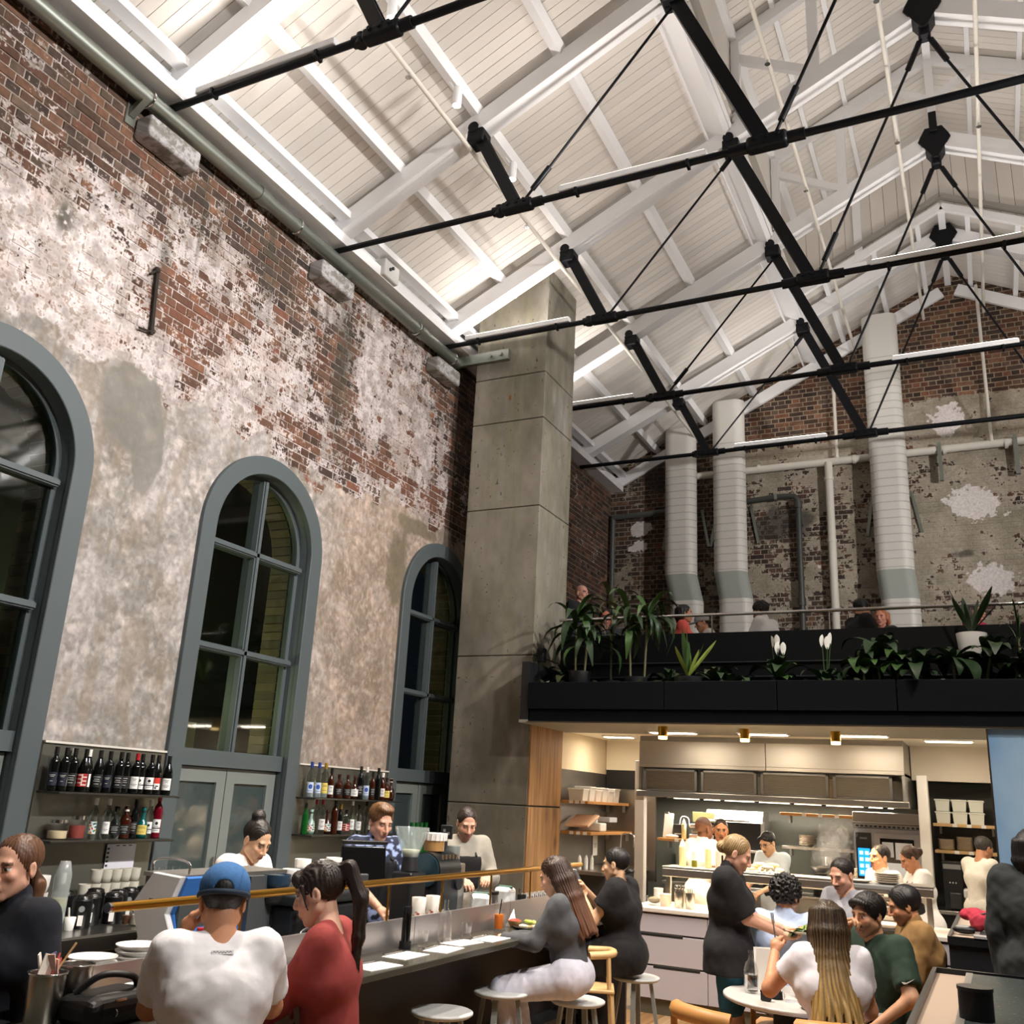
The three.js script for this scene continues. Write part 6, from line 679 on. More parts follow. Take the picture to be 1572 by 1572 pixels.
function headGeo(o, cell) {
  const sk = lin(o.skin), hc = lin(o.hair?.c ?? 0x221a14), lip = lin(o.lip ?? (o.f ? 0xb0605a : 0x9a6258)), fr = o.f ? .94 : 1, bd = o.beard;
  const P = [ell([0, .038, -.014], [.074, .083, .094]), ell([0, -.028, .022], [.062 * fr, .078, .066]), cap([.046 * fr, -.052, .004], [.012, -.098, .062], .024, .016 * fr), cap([-.046 * fr, -.052, .004], [-.012, -.098, .062], .024, .016 * fr), ell([0, -.098, .064], [.021 * fr, .016, .016], { k: .015 }),
    cap([-.034, .024, .077], [.034, .024, .077], fr < 1 ? .011 : .0135, undefined, { k: .02 }), ell([.036, -.022, .066], [.022, .017, .017]), ell([-.036, -.022, .066], [.022, .017, .017]), ell([0, -.058, .078], [.026, .022, .014]),
    ell([.031, .006, .094], [.017, .010, .012], { sub: true, k: .012 }), ell([-.031, .006, .094], [.017, .010, .012], { sub: true, k: .012 }),
    cap([0, .012, .088], [0, -.03, .112 - (o.f ? .005 : 0)], .0075, .0115, { k: .012 }), ell([.012, -.035, .098], [.008, .007, .009], { k: .01 }), ell([-.012, -.035, .098], [.008, .007, .009], { k: .01 }),
    ell([.031, .005, .076], [.013, .0115, .013], { k: .004 }), ell([-.031, .005, .076], [.013, .0115, .013], { k: .004 }),
    cap([-.018, -.0605, .0885], [.018, -.0605, .0885], .0065, undefined, { k: .006 }), cap([-.015, -.071, .087], [.015, -.071, .087], .0075, undefined, { k: .006 }),
    ell([.076, -.004, -.008], [.009, .031, .018], { k: .008 }), ell([-.076, -.004, -.008], [.009, .031, .018], { k: .008 }), ell([.084, -.001, -.002], [.006, .018, .009], { sub: true, k: .005 }), ell([-.084, -.001, -.002], [.006, .018, .009], { sub: true, k: .005 })];
  return nets(P, cell, { k: .022, col: (x, y, z) => { const ax = Math.abs(x); let q = sk; const n = 1 + .05 * n3(x * 60, y * 60, z * 60); q = ml(q, n);
    if (z > .05 && y < 0 && y > -.04 && ax > .02 && ax < .055) q = mixc(q, [q[0] * 1.08, q[1] * .86, q[2] * .82], .5);
    if (z > .076 && ax < .023 && y > -.079 && y < -.055) q = mixc(q, lip, .85); if (z > .08 && ax < .02 && Math.abs(y + .0655) < .0022) q = mixc(q, [.05, .02, .02], .7);
    if (z > .066 && y > .017 && y < .03 && ax > .014 && ax < .048) q = mixc(q, hc, .75);
    if (z > .07 && Math.abs(y - .005) < .0085 && Math.abs(ax - .031) < .0145) { q = [.62, .58, .54]; if (Math.abs(ax - .031) < .0062) q = [.03, .02, .015]; if (y > .0095 || o.down && y > .001) q = ml(sk, .62); if (Math.abs(y - .0105) < .002) q = [.03, .02, .02]; }
    if (bd && y < -.035 && z > -.02 && !(ax < .022 && y > -.08 && y < -.053 && z > .08)) { const w = sst(-.03, -.05, y) * (bd.full ? 1 : sst(-.005, .04, z)); q = mixc(q, lin(bd.c), w * bd.a); } if (bd && y > -.056 && y < -.042 && z > .075 && ax < .028) q = mixc(q, lin(bd.c), bd.m ?? bd.a);
    if (o.stub && y > .035 - .3 * z && (y > .075 || z < .04)) q = mixc(q, lin(o.stub), .45);
    return q; } });
}
function hairGeo(h, cell) {
  const c1 = lin(h.c), c2 = lin(h.c2 ?? h.c), v = h.v ?? 0; let P = [ell([0, .04, -.018], [.0782 + v, .0875 + v, .0985 + v])], cuts = [[0, -1, .62, .004 + (h.nape ?? 0)], [0, -1, -.1, .075]], disp = (x, y, z) => .0025 * n3(Math.atan2(x, z + .02) * 26, y * 20, 3);
  const face = [ell([0, -.035, .1], [.066, .112 - (h.low ?? 0), .075], { sub: true, k: .03 })]; const chain = (pts, rs, kk = .02) => { for (let i = 0; i < pts.length - 1; i++) P.push(cap(pts[i], pts[i + 1], rs[i], rs[i + 1], { k: kk })); };
  const L = h.L ?? .3, t = h.t;
  if (t === 'top') P.push(ell([0, .105, .03], [.06, .028, .06], { k: .03 }));
  if (t === 'fringe') { P.push(ell([0, .07, .07], [.066, .035, .03], { k: .02 })); cuts = [[0, -1, .5, .03 + (h.nape ?? 0)]]; }
  if (t === 'curly') disp = (x, y, z) => .012 * n3(x * 90, y * 90, z * 90) + .006 * n3(x * 200, y * 190, z * 210);
  if (t === 'bun' || h.bun) { const b = h.bun ?? [0, .125, -.07]; P.push(ell(b, [.045, .04, .043], { k: .012 }), ell(ad(b, [.015, .01, -.01]), [.03, .03, .03], { k: .008 })); }
  if (t === 'pony' || h.pony) { cuts = [[0, -1, .95, .05]]; const q = h.pony ?? [[0, .075, -.095], [.0, .07, -.14], [.0, -.06, -.165], [.01, -.2, -.13], [.02, -.32, -.1]]; const rs = [.02, .027, .027, .02, .009]; for (let i = 0; i < q.length - 1; i++) P.push(cap(q[i], q[i + 1], rs[i], rs[i + 1], { k: .02 })); cuts = null; P.unshift(); }
  if (t === 'long') { cuts = null; for (let k = -4; k <= 4; k++) { const a = k / 4 * 1.5, x = Math.sin(a) * .078, z = -.016 - Math.cos(a) * .088; chain([[x * .9, .06, z * .9], [x * 1.06, -.04, z * 1.05], [x * 1.08, -.16, z - .012], [x * (h.w ?? 1.1), -L + .03 * Math.abs(Math.sin(k * 2.3)), z * .9 - .01 + (h.fz ?? 0)]], [.026, .028, .026, .012], .018); } P.push(ell([0, -.07, .085], [.058, .12, .07], { sub: true, k: .012 })); }
  if (t === 'bob') { cuts = null; for (let k = -3; k <= 3; k++) { const a = k / 3 * 1.35, x = Math.sin(a) * .08, z = -.016 - Math.cos(a) * .09; chain([[x, .05, z], [x * 1.06, -.05, z], [x, -L, z * .9]], [.026, .026, .014], .018); } }
  if (cuts === null) P.push(ell([0, -.12, .02], [.06, .075, .08], { sub: true, k: .01 }));
  P = P.concat(face.map(q => ({ ...q })));
  if (t === 'pony') P.push(ell([0, -.115, -.0], [.075, .07, .125], { sub: true, k: .012 }));
  if (t === 'pony' || t === 'long') { const q = h.pony ?? []; } 
  if (t === 'pony') { const q = h.pony ?? [[0, .075, -.095], [.0, .07, -.14], [.0, -.06, -.165], [.01, -.2, -.13], [.02, -.32, -.1]], rs = [.02, .027, .027, .02, .009]; for (let i = 1; i < q.length - 1; i++) P.push(cap(q[i], q[i + 1], rs[i], rs[i + 1], { k: .01 })); P.push(ell([0, .07, .068], [.064, .036, .03], { k: .02 })); P.push(cap([.066, .04, .05], [.074, -.05, .038], .008, .004, { k: .012 }), cap([-.066, .04, .05], [-.074, -.05, .038], .008, .004, { k: .015 })); }
  const opt = { k: .02, cuts: cuts || undefined, disp: t === 'curly' ? disp : (x, y, z) => (t === 'short' || t === 'bun' ? .0013 : .0028) * Math.sin(Math.atan2(x, -z - .016) * 52 + 5 * n3(x * 14, y * 5, z * 14)) + .002 * n3(x * 50, y * 16, z * 50), col: (x, y, z) => { const s = .5 + .5 * Math.sin(Math.atan2(x, -z - .016) * 41 + 5 * n3(x * 12, y * 6, z * 12)); let w = h.ombre ? clamp(sst(.02, -L * .8, y) * 1.0 + (s - .5) * .5) : (h.c2 ? s * .8 : 0); return ml(mixc(c1, c2, w), .8 + .4 * s); } };
  const g = nets(P, cell, opt); if (!h.tail) return g; const q = []; for (let i = 0; i < h.tail.length - 1; i++) q.push(cap(h.tail[i], h.tail[i + 1], [.024, .03, .026, .014][i], [.03, .026, .014, .008][i])); return mergeGeometries([g, nets(q, cell, { ...opt, cuts: undefined })]);
}
function handPrims(W, dir, dors, thumbSide, curl, s) { // W wrist, dir hand direction, dors back of the hand, thumbSide unit vector
  const at = (x, y, z) => ad(ad(ad(W, ml(thumbSide, x * s)), ml(dors, y * s)), ml(dir, z * s)), P = [ell(at(0, 0, .045), [.03 * s, .03 * s, .03 * s], { k: .02 })];
  const Ls = [[.028, .078, .041, .024, .019], [.0095, .083, .045, .028, .021], [-.009, .08, .042, .026, .02], [-.026, .072, .033, .02, .017]];
  P.push(cap(W, at(.0, 0, .03), .023 * s, .024 * s));
  Ls.forEach(([x, z, a, b, c], i) => { const k = curl * (1 + .08 * i); P.push(cap(at(x * .6, 0, .015), at(x, .002, z), .013 * s, .0105 * s, { k: .012 })); let p = [x, .002, z], an = -k * .8; const step = (l, r0, r1) => { const q = [p[0], p[1] + Math.sin(an) * l, p[2] + Math.cos(an) * l]; P.push(cap(at(...p), at(...q), r0 * s, r1 * s, { k: .005 })); p = q; }; step(a, .0098, .0088); an -= k; step(b, .0088, .008); an -= k * .7; step(c, .008, .0068); });
  P.push(cap(at(.018, -.004, .02), at(.042, -.012, .05), .0135 * s, .0115 * s, { k: .012 }), cap(at(.042, -.012, .05), at(.046 - .012 * curl, -.022 - .01 * curl, .08), .0108 * s, .0095 * s, { k: .006 }), cap(at(.046 - .012 * curl, -.022 - .01 * curl, .08), at(.042 - .024 * curl, -.028 - .012 * curl, .104), .0092 * s, .0075 * s, { k: .006 }));
  return P;
}
function person(o) {
  const s = o.s ?? 1, fem = o.f, yaw = o.yaw, near = o.near, cB = near ? .013 : .018, cH = near ? .0045 : .006, fl = o.floor ?? 0;
  const L0 = o.lean ?? 0, side = o.side ?? 0, d = nrm([side, Math.cos(L0), Math.sin(L0)]), up = [0, 1, 0];
  const wdt = (o.w ?? 1), sw = (fem ? .142 : .162) * s * (o.sw ?? 1), tw = o.twist ?? 0, xa = [Math.cos(tw), 0, -Math.sin(tw)], za = nrm(crs(xa, d));
  const chest = ml(d, .31 * s), neck = ml(d, .49 * s), shm = ad(ml(d, .452 * s), ml(za, -.01));
  const nd = nrm(ad(mix3(d, up, .5), ml(za, .18 + (o.nf ?? 0)))), hp = o.hp ?? 0, hy = o.hy ?? 0, ht = o.ht ?? 0;
  const hm = new THREE.Matrix4().makeRotationFromEuler(new THREE.Euler(hp, hy, ht, 'YXZ')), he = hm.elements, hUp = [he[4], he[5], he[6]], hF = [he[8], he[9], he[10]];
  const nt = ad(neck, ml(nd, .058 * s)), hs = (o.hs ?? 1) * s, hc = ad(nt, ad(ml(hUp, .075 * hs), ml(hF, .018 * hs)));
  const cyw = Math.cos(yaw), syw = Math.sin(yaw), wx = hc[0] * cyw + hc[2] * syw, wz = -hc[0] * syw + hc[2] * cyw;
  const root = [o.head[0] - wx, o.head[1] - hc[1], o.head[2] - wz], py = root[1] - fl, T = p => [p[0], p[1] + py, p[2]];
  const t = thing('person', o.label, 'person', [root[0], fl, root[2]], yaw);
  // skeleton
  const S = {}; for (const [k, q] of [['R', -1], ['L', 1]]) { const sh = ad(shm, ml(xa, q * sw)); const tg = o[k] || (o.sit ? [q * .12, -.42, .32] : [q * .2, -.56, .04]); const tp = ad(neck, ad(ml(xa, tg[0] * s), ad(ml(up, tg[1] * s), ml([za[0], 0, za[2]], tg[2] * s)))); const l1 = .275 * s, l2 = .25 * s; let v = sb(tp, sh), dd = Math.min(len(v), l1 + l2 - .005); v = nrm(v); const pole = nrm(ad(ml(xa, q * (o['e' + k]?.[0] ?? .45)), [0, o['e' + k]?.[1] ?? -.7, o['e' + k]?.[2] ?? -.45])); const a = (l1 * l1 - l2 * l2 + dd * dd) / (2 * dd), h = Math.sqrt(Math.max(0, l1 * l1 - a * a)), pv = nrm(sb(pole, ml(v, dt(pole, v)))); const el = ad(sh, ad(ml(v, a), ml(pv, h))), wr = ad(sh, ml(v, dd)); S[k] = { sh, el, wr, q }; }
  const hipW = (fem ? .088 : .08) * s; for (const [k, q] of [['R', -1], ['L', 1]]) { const hip = [q * hipW, 0, 0]; let kn, an; const sp_ = o.spread ?? .1; if (o.sit) { kn = [q * sp_ * 1.2, -.03 - (o.drop ?? 0), .42 * s]; an = [q * sp_ * 1.2, Math.max(-py + .09, kn[1] - .42 * s), .36 * s - (o.tuck ?? 0)]; if (o[k + 'k']) kn = o[k + 'k']; if (o[k + 'a']) an = o[k + 'a']; } else { kn = [q * .095, -py * .5 + .02, .02]; an = [q * .1, -py + .09, -.02]; } S[k].hip = hip; S[k].kn = kn; S[k].an = an; }
  const tor = (g) => [cap(T([-hipW * .7, .0, -.01]), T([hipW * .7, .0, -.01]), .108 * s * wdt + g, undefined), cap(T(ml(d, .04)), T(chest), (.108 * wdt) * s + g, (fem ? .105 : .118) * wdt * s + g), cap(T(ad(chest, ml(xa, -.07 * s))), T(ad(chest, ml(xa, .07 * s))), .108 * s * wdt + g), cap(T(ad(ml(d, .405 * s), ml(xa, -sw * .8))), T(ad(ml(d, .405 * s), ml(xa, sw * .8))), .068 * s + g), ...[-1, 1].map(q => cap(T(ad(ml(d, .485 * s), ml(xa, q * .035 * s))), T(ad(ml(d, .448 * s), ml(xa, q * sw * .85))), .034 * s + g * .5, .043 * s + g * .8, { k: .04 })), ...(fem ? [ell(T(ad(ml(d, .3 * s), ad(ml(xa, -.062 * s), ml(za, .085 * s)))), [.06 * s + g, .06 * s + g, .055 * s + g]), ell(T(ad(ml(d, .3 * s), ad(ml(xa, .062 * s), ml(za, .085 * s)))), [.06 * s + g, .06 * s + g, .055 * s + g])] : [])];
  const arm = (k, g, t1 = 1, t2 = 1) => { const A = S[k], P = [cap(T(A.sh), T(t1 < 1 ? mix3(A.sh, A.el, t1) : A.el), .047 * s * wdt + g, (.047 - .010 * Math.min(t1, 1)) * s * (.5 + .5 * wdt) + g, t1 < 1 ? { fl: 1 } : {})]; if (t2 > 0 && t1 >= 1) P.push(cap(T(A.el), T(t2 < 1 ? mix3(A.el, A.wr, t2) : A.wr), .040 * s + g, (.040 - .014 * t2) * s + g)); return P; };
  const leg = (k, g, t2 = 1, t1 = 1) => { const A = S[k], P = [cap(T(A.hip), T(mix3(A.hip, A.kn, t1)), .085 * s * wdt + g, (.085 - .028 * t1) * s * wdt + g)]; if (t2 > 0 && t1 >= 1) P.push(cap(T(A.kn), T(mix3(A.kn, A.an, t2)), .056 * s + g, (.056 - .02 * t2) * s + g)); return P; };
  const foot = k => [cap(T(S[k].an), T(ad(S[k].an, [0, -.04, .0])), .035, .035), cap(T(ad(S[k].an, [0, -.045, -.03])), T(ad(S[k].an, [0, -.055, .13])), .036, .03)];
  const sk = lin(o.skin), bodyP = [...tor(0), cap(T(ad(neck, ml(d, -.05))), T(ad(nt, ml(hUp, .03))), .056 * s, (fem ? .046 : .056) * s, { k: .03 }), ...['R', 'L'].flatMap(k => [...arm(k, 0), ...leg(k, 0), ...foot(k)])];
  const parts = [nets(bodyP, cB, { k: .03, col: (x, y, z) => ml(sk, 1 + .04 * n3(x * 30, y * 30, z * 30)) })];
  { const g = headGeo(o, cH); g.scale(hs, hs, hs).applyMatrix4(hm).translate(...T(hc)); parts.push(g); }
  for (const k of ['R', 'L']) { if (o.nohands) break; const A = S[k], fd = nrm(sb(A.wr, A.el)); let dir = nrm(ad(fd, o['h' + k] || [0, 0, 0])), ref = o['d' + k] || (Math.abs(fd[1]) > .8 ? [A.q, 0, .2] : [A.q * .35, 1, 0]); let dors = nrm(sb(ref, ml(dir, dt(ref, dir)))), ts = crs(dir, dors); if (dt(ts, [-A.q, 0, .2]) < 0) ts = ml(ts, -1); const P = handPrims(T(A.wr), dir, dors, ts, o['c' + k] ?? .55, s * (fem ? .92 : 1)); parts.push(nets(P, near ? .004 : .0055, { k: .008, col: (x, y, z) => ml(sk, 1 + .05 * n3(x * 70, y * 70, z * 70)) })); S[k].hand = ad(T(A.wr), ml(dir, .09)); }
  part('body', mergeGeometries(parts), skinM, t);
  // clothes
  const fold = (a) => (x, y, z) => a * (.6 * n3(x * 17 + 3 * y, y * 13, z * 17) + .4 * n3(x * 38, y * 30 + 2, z * 36));
  if (o.top) { const q = o.top, g = q.g ?? .014, c = lin(q.c), c2 = q.c2 ? lin(q.c2) : null; const P = [...tor(g), ...['R', 'L'].flatMap(k => q.sl >= 1 ? arm(k, g + .004, 1, Math.min(1, q.sl - 1) || .98) : arm(k, g + .009, q.sl || .3, 0))]; const hem = q.hem ?? -.04; if (hem < -.06) { P.push(cap(T([0, -.02, 0]), T([0, hem, o.sit ? .08 : 0]), .135 * s * wdt + g + (q.flare ?? 0) * .4, .14 * s * wdt + g + (q.flare ?? 0), { k: .06 })); for (const k of [-1, 1]) P.push(cap(T([k * hipW * .85, -.0, -.01]), T([k * hipW, hem - .06, o.sit ? .1 : 0]), .118 * s * wdt + g, .112 * s * wdt + g)); } if (q.flare && o.sit) for (const k of ['R', 'L']) P.push(...leg(k, g + .02, 0, .75)); if (q.collar) P.push(cap(T(ad(neck, ml(d, -.02))), T(ad(neck, ml(nd, .03))), .063 * s, .062 * s, { k: .01 }));
    const dn = ml(d, -1); part('top', nets(P, near ? .011 : .016, { k: .035, cuts: [[dn[0], dn[1], dn[2], dt(dn, T([0, hem, 0]))], ...(q.v ? [] : [])], disp: fold(q.wr ?? .006), col: (x, y, z) => { let m = c; if (c2) m = n3(x * 46, y * 46, z * 46) > .15 ? c2 : c; return ml(m, 1 + .05 * n3(x * 120, y * 120, z * 120)); } }), clothM, t).userData.label = q.label; }
  if (o.bot) { const q = o.bot, g = q.g ?? .014, c = lin(q.c); const P = [cap(T([-hipW * .7, .02, -.01]), T([hipW * .7, .02, -.01]), .11 * s * wdt + g), ...['R', 'L'].flatMap(k => leg(k, g, q.len > 1 ? q.len - 1 : 0, Math.min(1, q.len)))]; if (q.skirt) P.push(cap(T([0, -.05, .05]), T([0, q.skirt, o.sit ? .25 : .02]), .15, .19, { k: .08 })); part(q.skirt ? 'skirt' : q.len < 1 ? 'shorts' : 'trousers', nets(P, near ? .013 : .018, { k: .03, cuts: [[0, 1, 0, T([0, .13, 0])[1]]], disp: fold(.005), col: (x, y, z) => ml(c, 1 + .08 * n3(x * 60, y * 60, z * 60)) }), clothM, t); }
  if (o.shoes) for (const k of ['R', 'L']) part('shoe', nets(foot(k).map(p => ({ ...p, ra: p.ra + .012, rb: p.rb + .012 })), .014, { k: .02, col: () => lin(o.shoes) }), clothM, t);
  if (o.apron) { const c = lin(o.apron), za2 = za, b = ml(d, .36 * s); const P = [...tor(.026)]; if (!o.sit) P.push(cap(T([0, 0, 0]), T([0, -.35, .02]), .14 * s, .15 * s)); part('apron', nets(P, near ? .011 : .016, { k: .035, cuts: [[d[0], d[1], d[2], dt(d, T(b))], [-za2[0], -za2[1], -za2[2], dt(ml(za2, -1), T(ml(za2, .03)))], [xa[0], 0, xa[2], .13], [-xa[0], 0, -xa[2], .13], [0, -1, 0, -T([0, -.38, 0])[1]]], disp: fold(.004), col: () => c }), clothM, t); part('apron_strap', [1, -1].map(q => rod(T(ad(b, ad(ml(xa, q * .08), ml(za, .13 * s)))), T(ad(neck, ad(ml(xa, q * .055), ml(za, -.02)))), .009)), mat(o.apron, .8), t); }
  if (o.hair && o.hair.t !== 'bald') { const g = hairGeo(o.hair, near ? .006 : .009); g.scale(hs, hs, hs).applyMatrix4(hm).translate(...T(hc)); part('hair', g, hairM, t); }
  if (o.hat) { const q = o.hat, c = lin(q.c); const g1 = nets([ell([0, .052, -.01], [.092, .09, .108]), ...(q.gap ? [ell([0, .028, -.125], [.036, .034, .05], { sub: true, k: .004 })] : [])], .005, { cuts: [[0, -1, .12, -.022]], col: (x, y, z) => ml(c, (Math.abs(x) < .002 || Math.abs(Math.abs(x) - .05 - y * .1) < .002 ? .75 : 1) * (1 + .1 * n3(x * 150, y * 150, z * 150))) }); g1.scale(hs, hs, hs).applyMatrix4(hm).translate(...T(hc)); const k = part('cap', g1, clothM, t); const g2 = nets([ell([0, .03, .13], [.082, .012, .075])], .005, { cuts: [[0, 0, -1, -.09]], col: () => ml(c, .9) }); g2.scale(hs, hs, hs).applyMatrix4(hm).translate(...T(hc)); part('brim', g2, clothM, k); if (q.gap) { const g3 = new THREE.TorusGeometry(.098, .007, 6, 30, Math.PI).rotateX(Math.PI / 2).rotateY(Math.PI).scale(.93, 1.5, 1.12).translate(0, .022, -.005); g3.scale(hs, hs, hs).applyMatrix4(hm).translate(...T(hc)); part('cap_strap', g3, mat(0x1d3144, .7), k); } }
  if (o.glasses) { const g = mg([new THREE.TorusGeometry(.021, .002, 6, 18).translate(.031, .003, .1), new THREE.TorusGeometry(.021, .002, 6, 18).translate(-.031, .003, .1), rod([.052, .006, .098], [.078, .006, 0], .0015), rod([-.052, .006, .098], [-.078, .006, 0], .0015)]); g.scale(hs, hs, hs).applyMatrix4(hm).translate(...T(hc)); part('glasses', g, M.dark, t); }
  return { t, S, T, d, za, xa, hc, hm, hs, neck, root, fl };
}
const wpos = (P, p) => { const q = V(...p).applyAxisAngle(Y, P.t.rotation.y).add(P.t.position); return [q.x, q.y, q.z]; };
const SK = { pale: 0xe3b59b, pink: 0xdba88e, tan: 0xc98f6b, olive: 0xc29372, brown: 0x7d5238, east: 0xe0b490 };
// --- bar side
person({ label: 'woman with tied brown hair in a navy jacket at the left edge', head: [-3.45, 1.452, -2.70], yaw: .1, hy: .1, hp: .05, f: 1, near: 1, skin: SK.pink, hair: { t: 'short', c: 0x4a3020, c2: 0x6e4a30, nape: .02, tail: [[0, -.02, -.1], [.01, -.08, -.125], [.02, -.18, -.11], [.03, -.28, -.08]] }, top: { c: 0x131722, sl: 2, hem: -.14, g: .02, collar: 1 }, bot: { c: 0x15161a, len: 2 }, shoes: 0x111111 });
{ const p = person({ label: 'man in a blue cap and white t-shirt seated with his back to us', head: [-2.60, 1.385, -2.94], yaw: -2.25, hp: .25, hy: -.2, lean: .32, near: 1, sit: 1, skin: SK.tan, w: 1.06, hair: { t: 'short', c: 0x15110f, nape: .03 }, hat: { c: 0x3f70a8, gap: 1 }, top: { c: 0xe6e6ea, sl: .72, hem: -.1, g: .02, wr: .009 }, bot: { c: 0x2a3340, len: 2 }, shoes: 0x222222, L: [.10, -.01, .2], eL: [.25, -1, .35], R: [-.12, -.3, .36], eR: [.6, -.6, 0], cL: .8 });
  const m = canvas(128, 24, (g) => { g.fillStyle = '#e6e6ea'; g.fillRect(0, 0, 128, 24); g.strokeStyle = '#3a3c44'; g.lineWidth = 3; g.beginPath(); for (let x = 8; x < 118; x += 4) g.lineTo(x, 12 + 6 * Math.sin(x * 1.9) * ((x >> 3) % 3 ? 1 : .3)); g.stroke(); }); const b = ad(p.T(ad(p.neck, ml(p.d, -.055))), ml(p.za, -.098)); const o = part('collar_print', bx(.075, .014, .003), mat(0xffffff, .9, 0, { map: m }), p.t, b, [.5, Math.PI, 0]); }
{ const p = person({ label: 'woman with a dark ponytail in a rust red cardigan at the bar', head: [-2.53, 1.395, -3.43], yaw: -1.2, hp: .28, lean: .12, f: 1, near: 1, sit: 1, skin: SK.pale, hair: { t: 'pony', c: 0x1b1412, c2: 0x33231c, low: .01 }, top: { c: 0x9a3f3c, sl: 2, hem: .07, g: .010, wr: .005 }, bot: { c: 0x5e1a26, len: 1, skirt: -.35 }, shoes: 0x221a1a, R: [-.06, -.42, .36], L: [.02, -.45, .34], eR: [.5, -.8, 0], cR: .7, cL: .7, hR: [.3, 0, 0] });
  for (let k = 0; k < 9; k++) part('ruffle', sp(.014, 0, 0, 0, 1, 1.3, .7), mat(0xb56a68, .9), p.t, ad(p.T(ml(p.d, .40 - k * .045)), ml(p.za, .125 + .03 * Math.sin(k / 8 * 3.1)))); part('waist_band', cy(.122, .122, .03, 0, 0, 0, 32), mat(0xe3d8d6, .8), p.t, p.T([0, .085, 0])); }
person({ label: 'barista with a top bun, white t-shirt and dark apron straps', head: [-4.2, 1.479, -4.98], yaw: 1.5, hp: .5, lean: .15, f: 1, near: 1, skin: SK.east, down: 1, hair: { t: 'bun', c: 0x15110f, c2: 0x2a211c }, top: { c: 0xeeeae6, sl: .6, hem: -.1 }, bot: { c: 0x1a1a1c, len: 2 }, apron: 0x202226, shoes: 0x111111, R: [-.05, -.3, .32], L: [.06, -.3, .34] });
person({ label: 'young bartender with wavy brown hair and a patterned navy shirt', head: [-3.97, 1.604, -6.02], yaw: 1.12, hp: .3, near: 1, skin: SK.pink, down: 1, hair: { t: 'top', c: 0x452e1c, c2: 0x7d5730, v: .006 }, top: { c: 0x1b2238, c2: 0x8f9fc8, sl: .7, hem: -.12, collar: 1 }, bot: { c: 0x1c1c20, len: 2 }, apron: 0x15161b, shoes: 0x111111, R: [-.1, -.42, .3], L: [.1, -.42, .3] });
person({ label: 'bearded bartender in a grey shirt and black apron beside the column', head: [-3.92, 1.601, -7.22], yaw: .75, hp: .42, near: 1, skin: SK.pink, down: 1, beard: { c: 0x3a2418, a: .65, full: 1 }, hair: { t: 'short', c: 0x2c1f18, nape: .0 }, top: { c: 0x9a958a, sl: 1.7, hem: -.1, g: .018 }, bot: { c: 0x1c1c20, len: 2 }, apron: 0x141416, shoes: 0x111111, R: [-.1, -.30, .34], L: [.14, -.28, .3] });
person({ label: 'woman with long brown hair, grey cardigan and white jeans on a stool', head: [-2.66, 1.335, -6.16], yaw: -1.45, hp: .4, lean: .14, f: 1, near: 1, sit: 1, skin: SK.pale, down: 1, hair: { t: 'long', c: 0x2e1f17, c2: 0x6b4630, L: .42, ombre: 1, fz: -.04 }, top: { c: 0x53565a, sl: 2, hem: -.02, g: .012 }, bot: { c: 0xdcdcea, len: 1.92, g: .02 }, shoes: 0x1a1a1a, drop: .06, R: [-.04, -.28, .34], L: [.08, -.28, .36], cR: .9, cL: .8, tuck: .06 });
{ const p = person({ label: 'woman in a loose black dress on a stool holding up a phone', head: [-2.65, 1.37, -7.3], yaw: -1.55, hp: .12, lean: .06, f: 1, near: 1, sit: 1, skin: SK.east, hair: { t: 'bun', c: 0x0f0d0d, c2: 0x1f1a1a, bun: [0, -.07, -.105], low: .01 }, top: { c: 0x111113, sl: .6, hem: -.13, g: .03, flare: .035 }, bot: { c: 0x0e0e10, len: 1.9 }, shoes: 0x151515, R: [-.02, -.06, .30], L: [.04, -.12, .28], eR: [.5, -1, .2], eL: [.5, -1, .2], cR: .9, cL: .9, drop: .05 });
  const t = thing('mobile_phone', 'pale mobile phone held up by the woman in black', 'phone', wpos(p, ad(mix3(p.S.R.hand, p.S.L.hand, .4), [0, .035, .0])), -1.55); part('case', rb(.075, .15, .009, .004), mat(0xdfe3e6, .3), t, [0, 0, 0], [.5, 0, .1]); part('screen', bx(.066, .138, .001, 0, 0, -.0055), mat(0x3a4450, .15), t, [0, 0, 0], [.5, 0, .1]); }
// --- floor
{ const p = person({ label: 'blonde waitress in a black shirt and teal shorts carrying a plate', head: [-1.6, 1.53, -6.78], yaw: 1.72, hp: .42, f: 1, near: 1, skin: SK.pink, down: 1, hair: { t: 'bun', c: 0x7a6240, c2: 0xb59a6c, bun: [0, .0, -.105] }, top: { c: 0x17181b, sl: .95, hem: -.14, g: .03, collar: 1, flare: .01 }, bot: { c: 0x24566a, len: .72, g: .016 }, shoes: 0x222222, R: [-.02, -.36, .34], L: [.12, -.34, .34], dR: [0, -1, 0], dL: [0, -1, 0], cR: .5, cL: .5, s: .98 });
  const t = thing('carried_plate', 'plate of greens in the hands of the waitress', 'food', wpos(p, ad(mix3(p.S.R.hand, p.S.L.hand, .5), [0, .022, .05])), 1.7); part('plate', lathe([[0, 0], [.07, 0], [.11, .013], [.11, .017], [.066, .006], [0, .006]], 28), mat(0xcfc3a8, .4), t); for (let k = 0; k < 14; k++) part('leaf', leafG.small[k % 2], k % 3 ? leafMats.mid : leafMats.lime, t, [rr(-.04, .04), .012, rr(-.04, .04)], [-rr(.1, .8), rr(0, 6), 0]); }
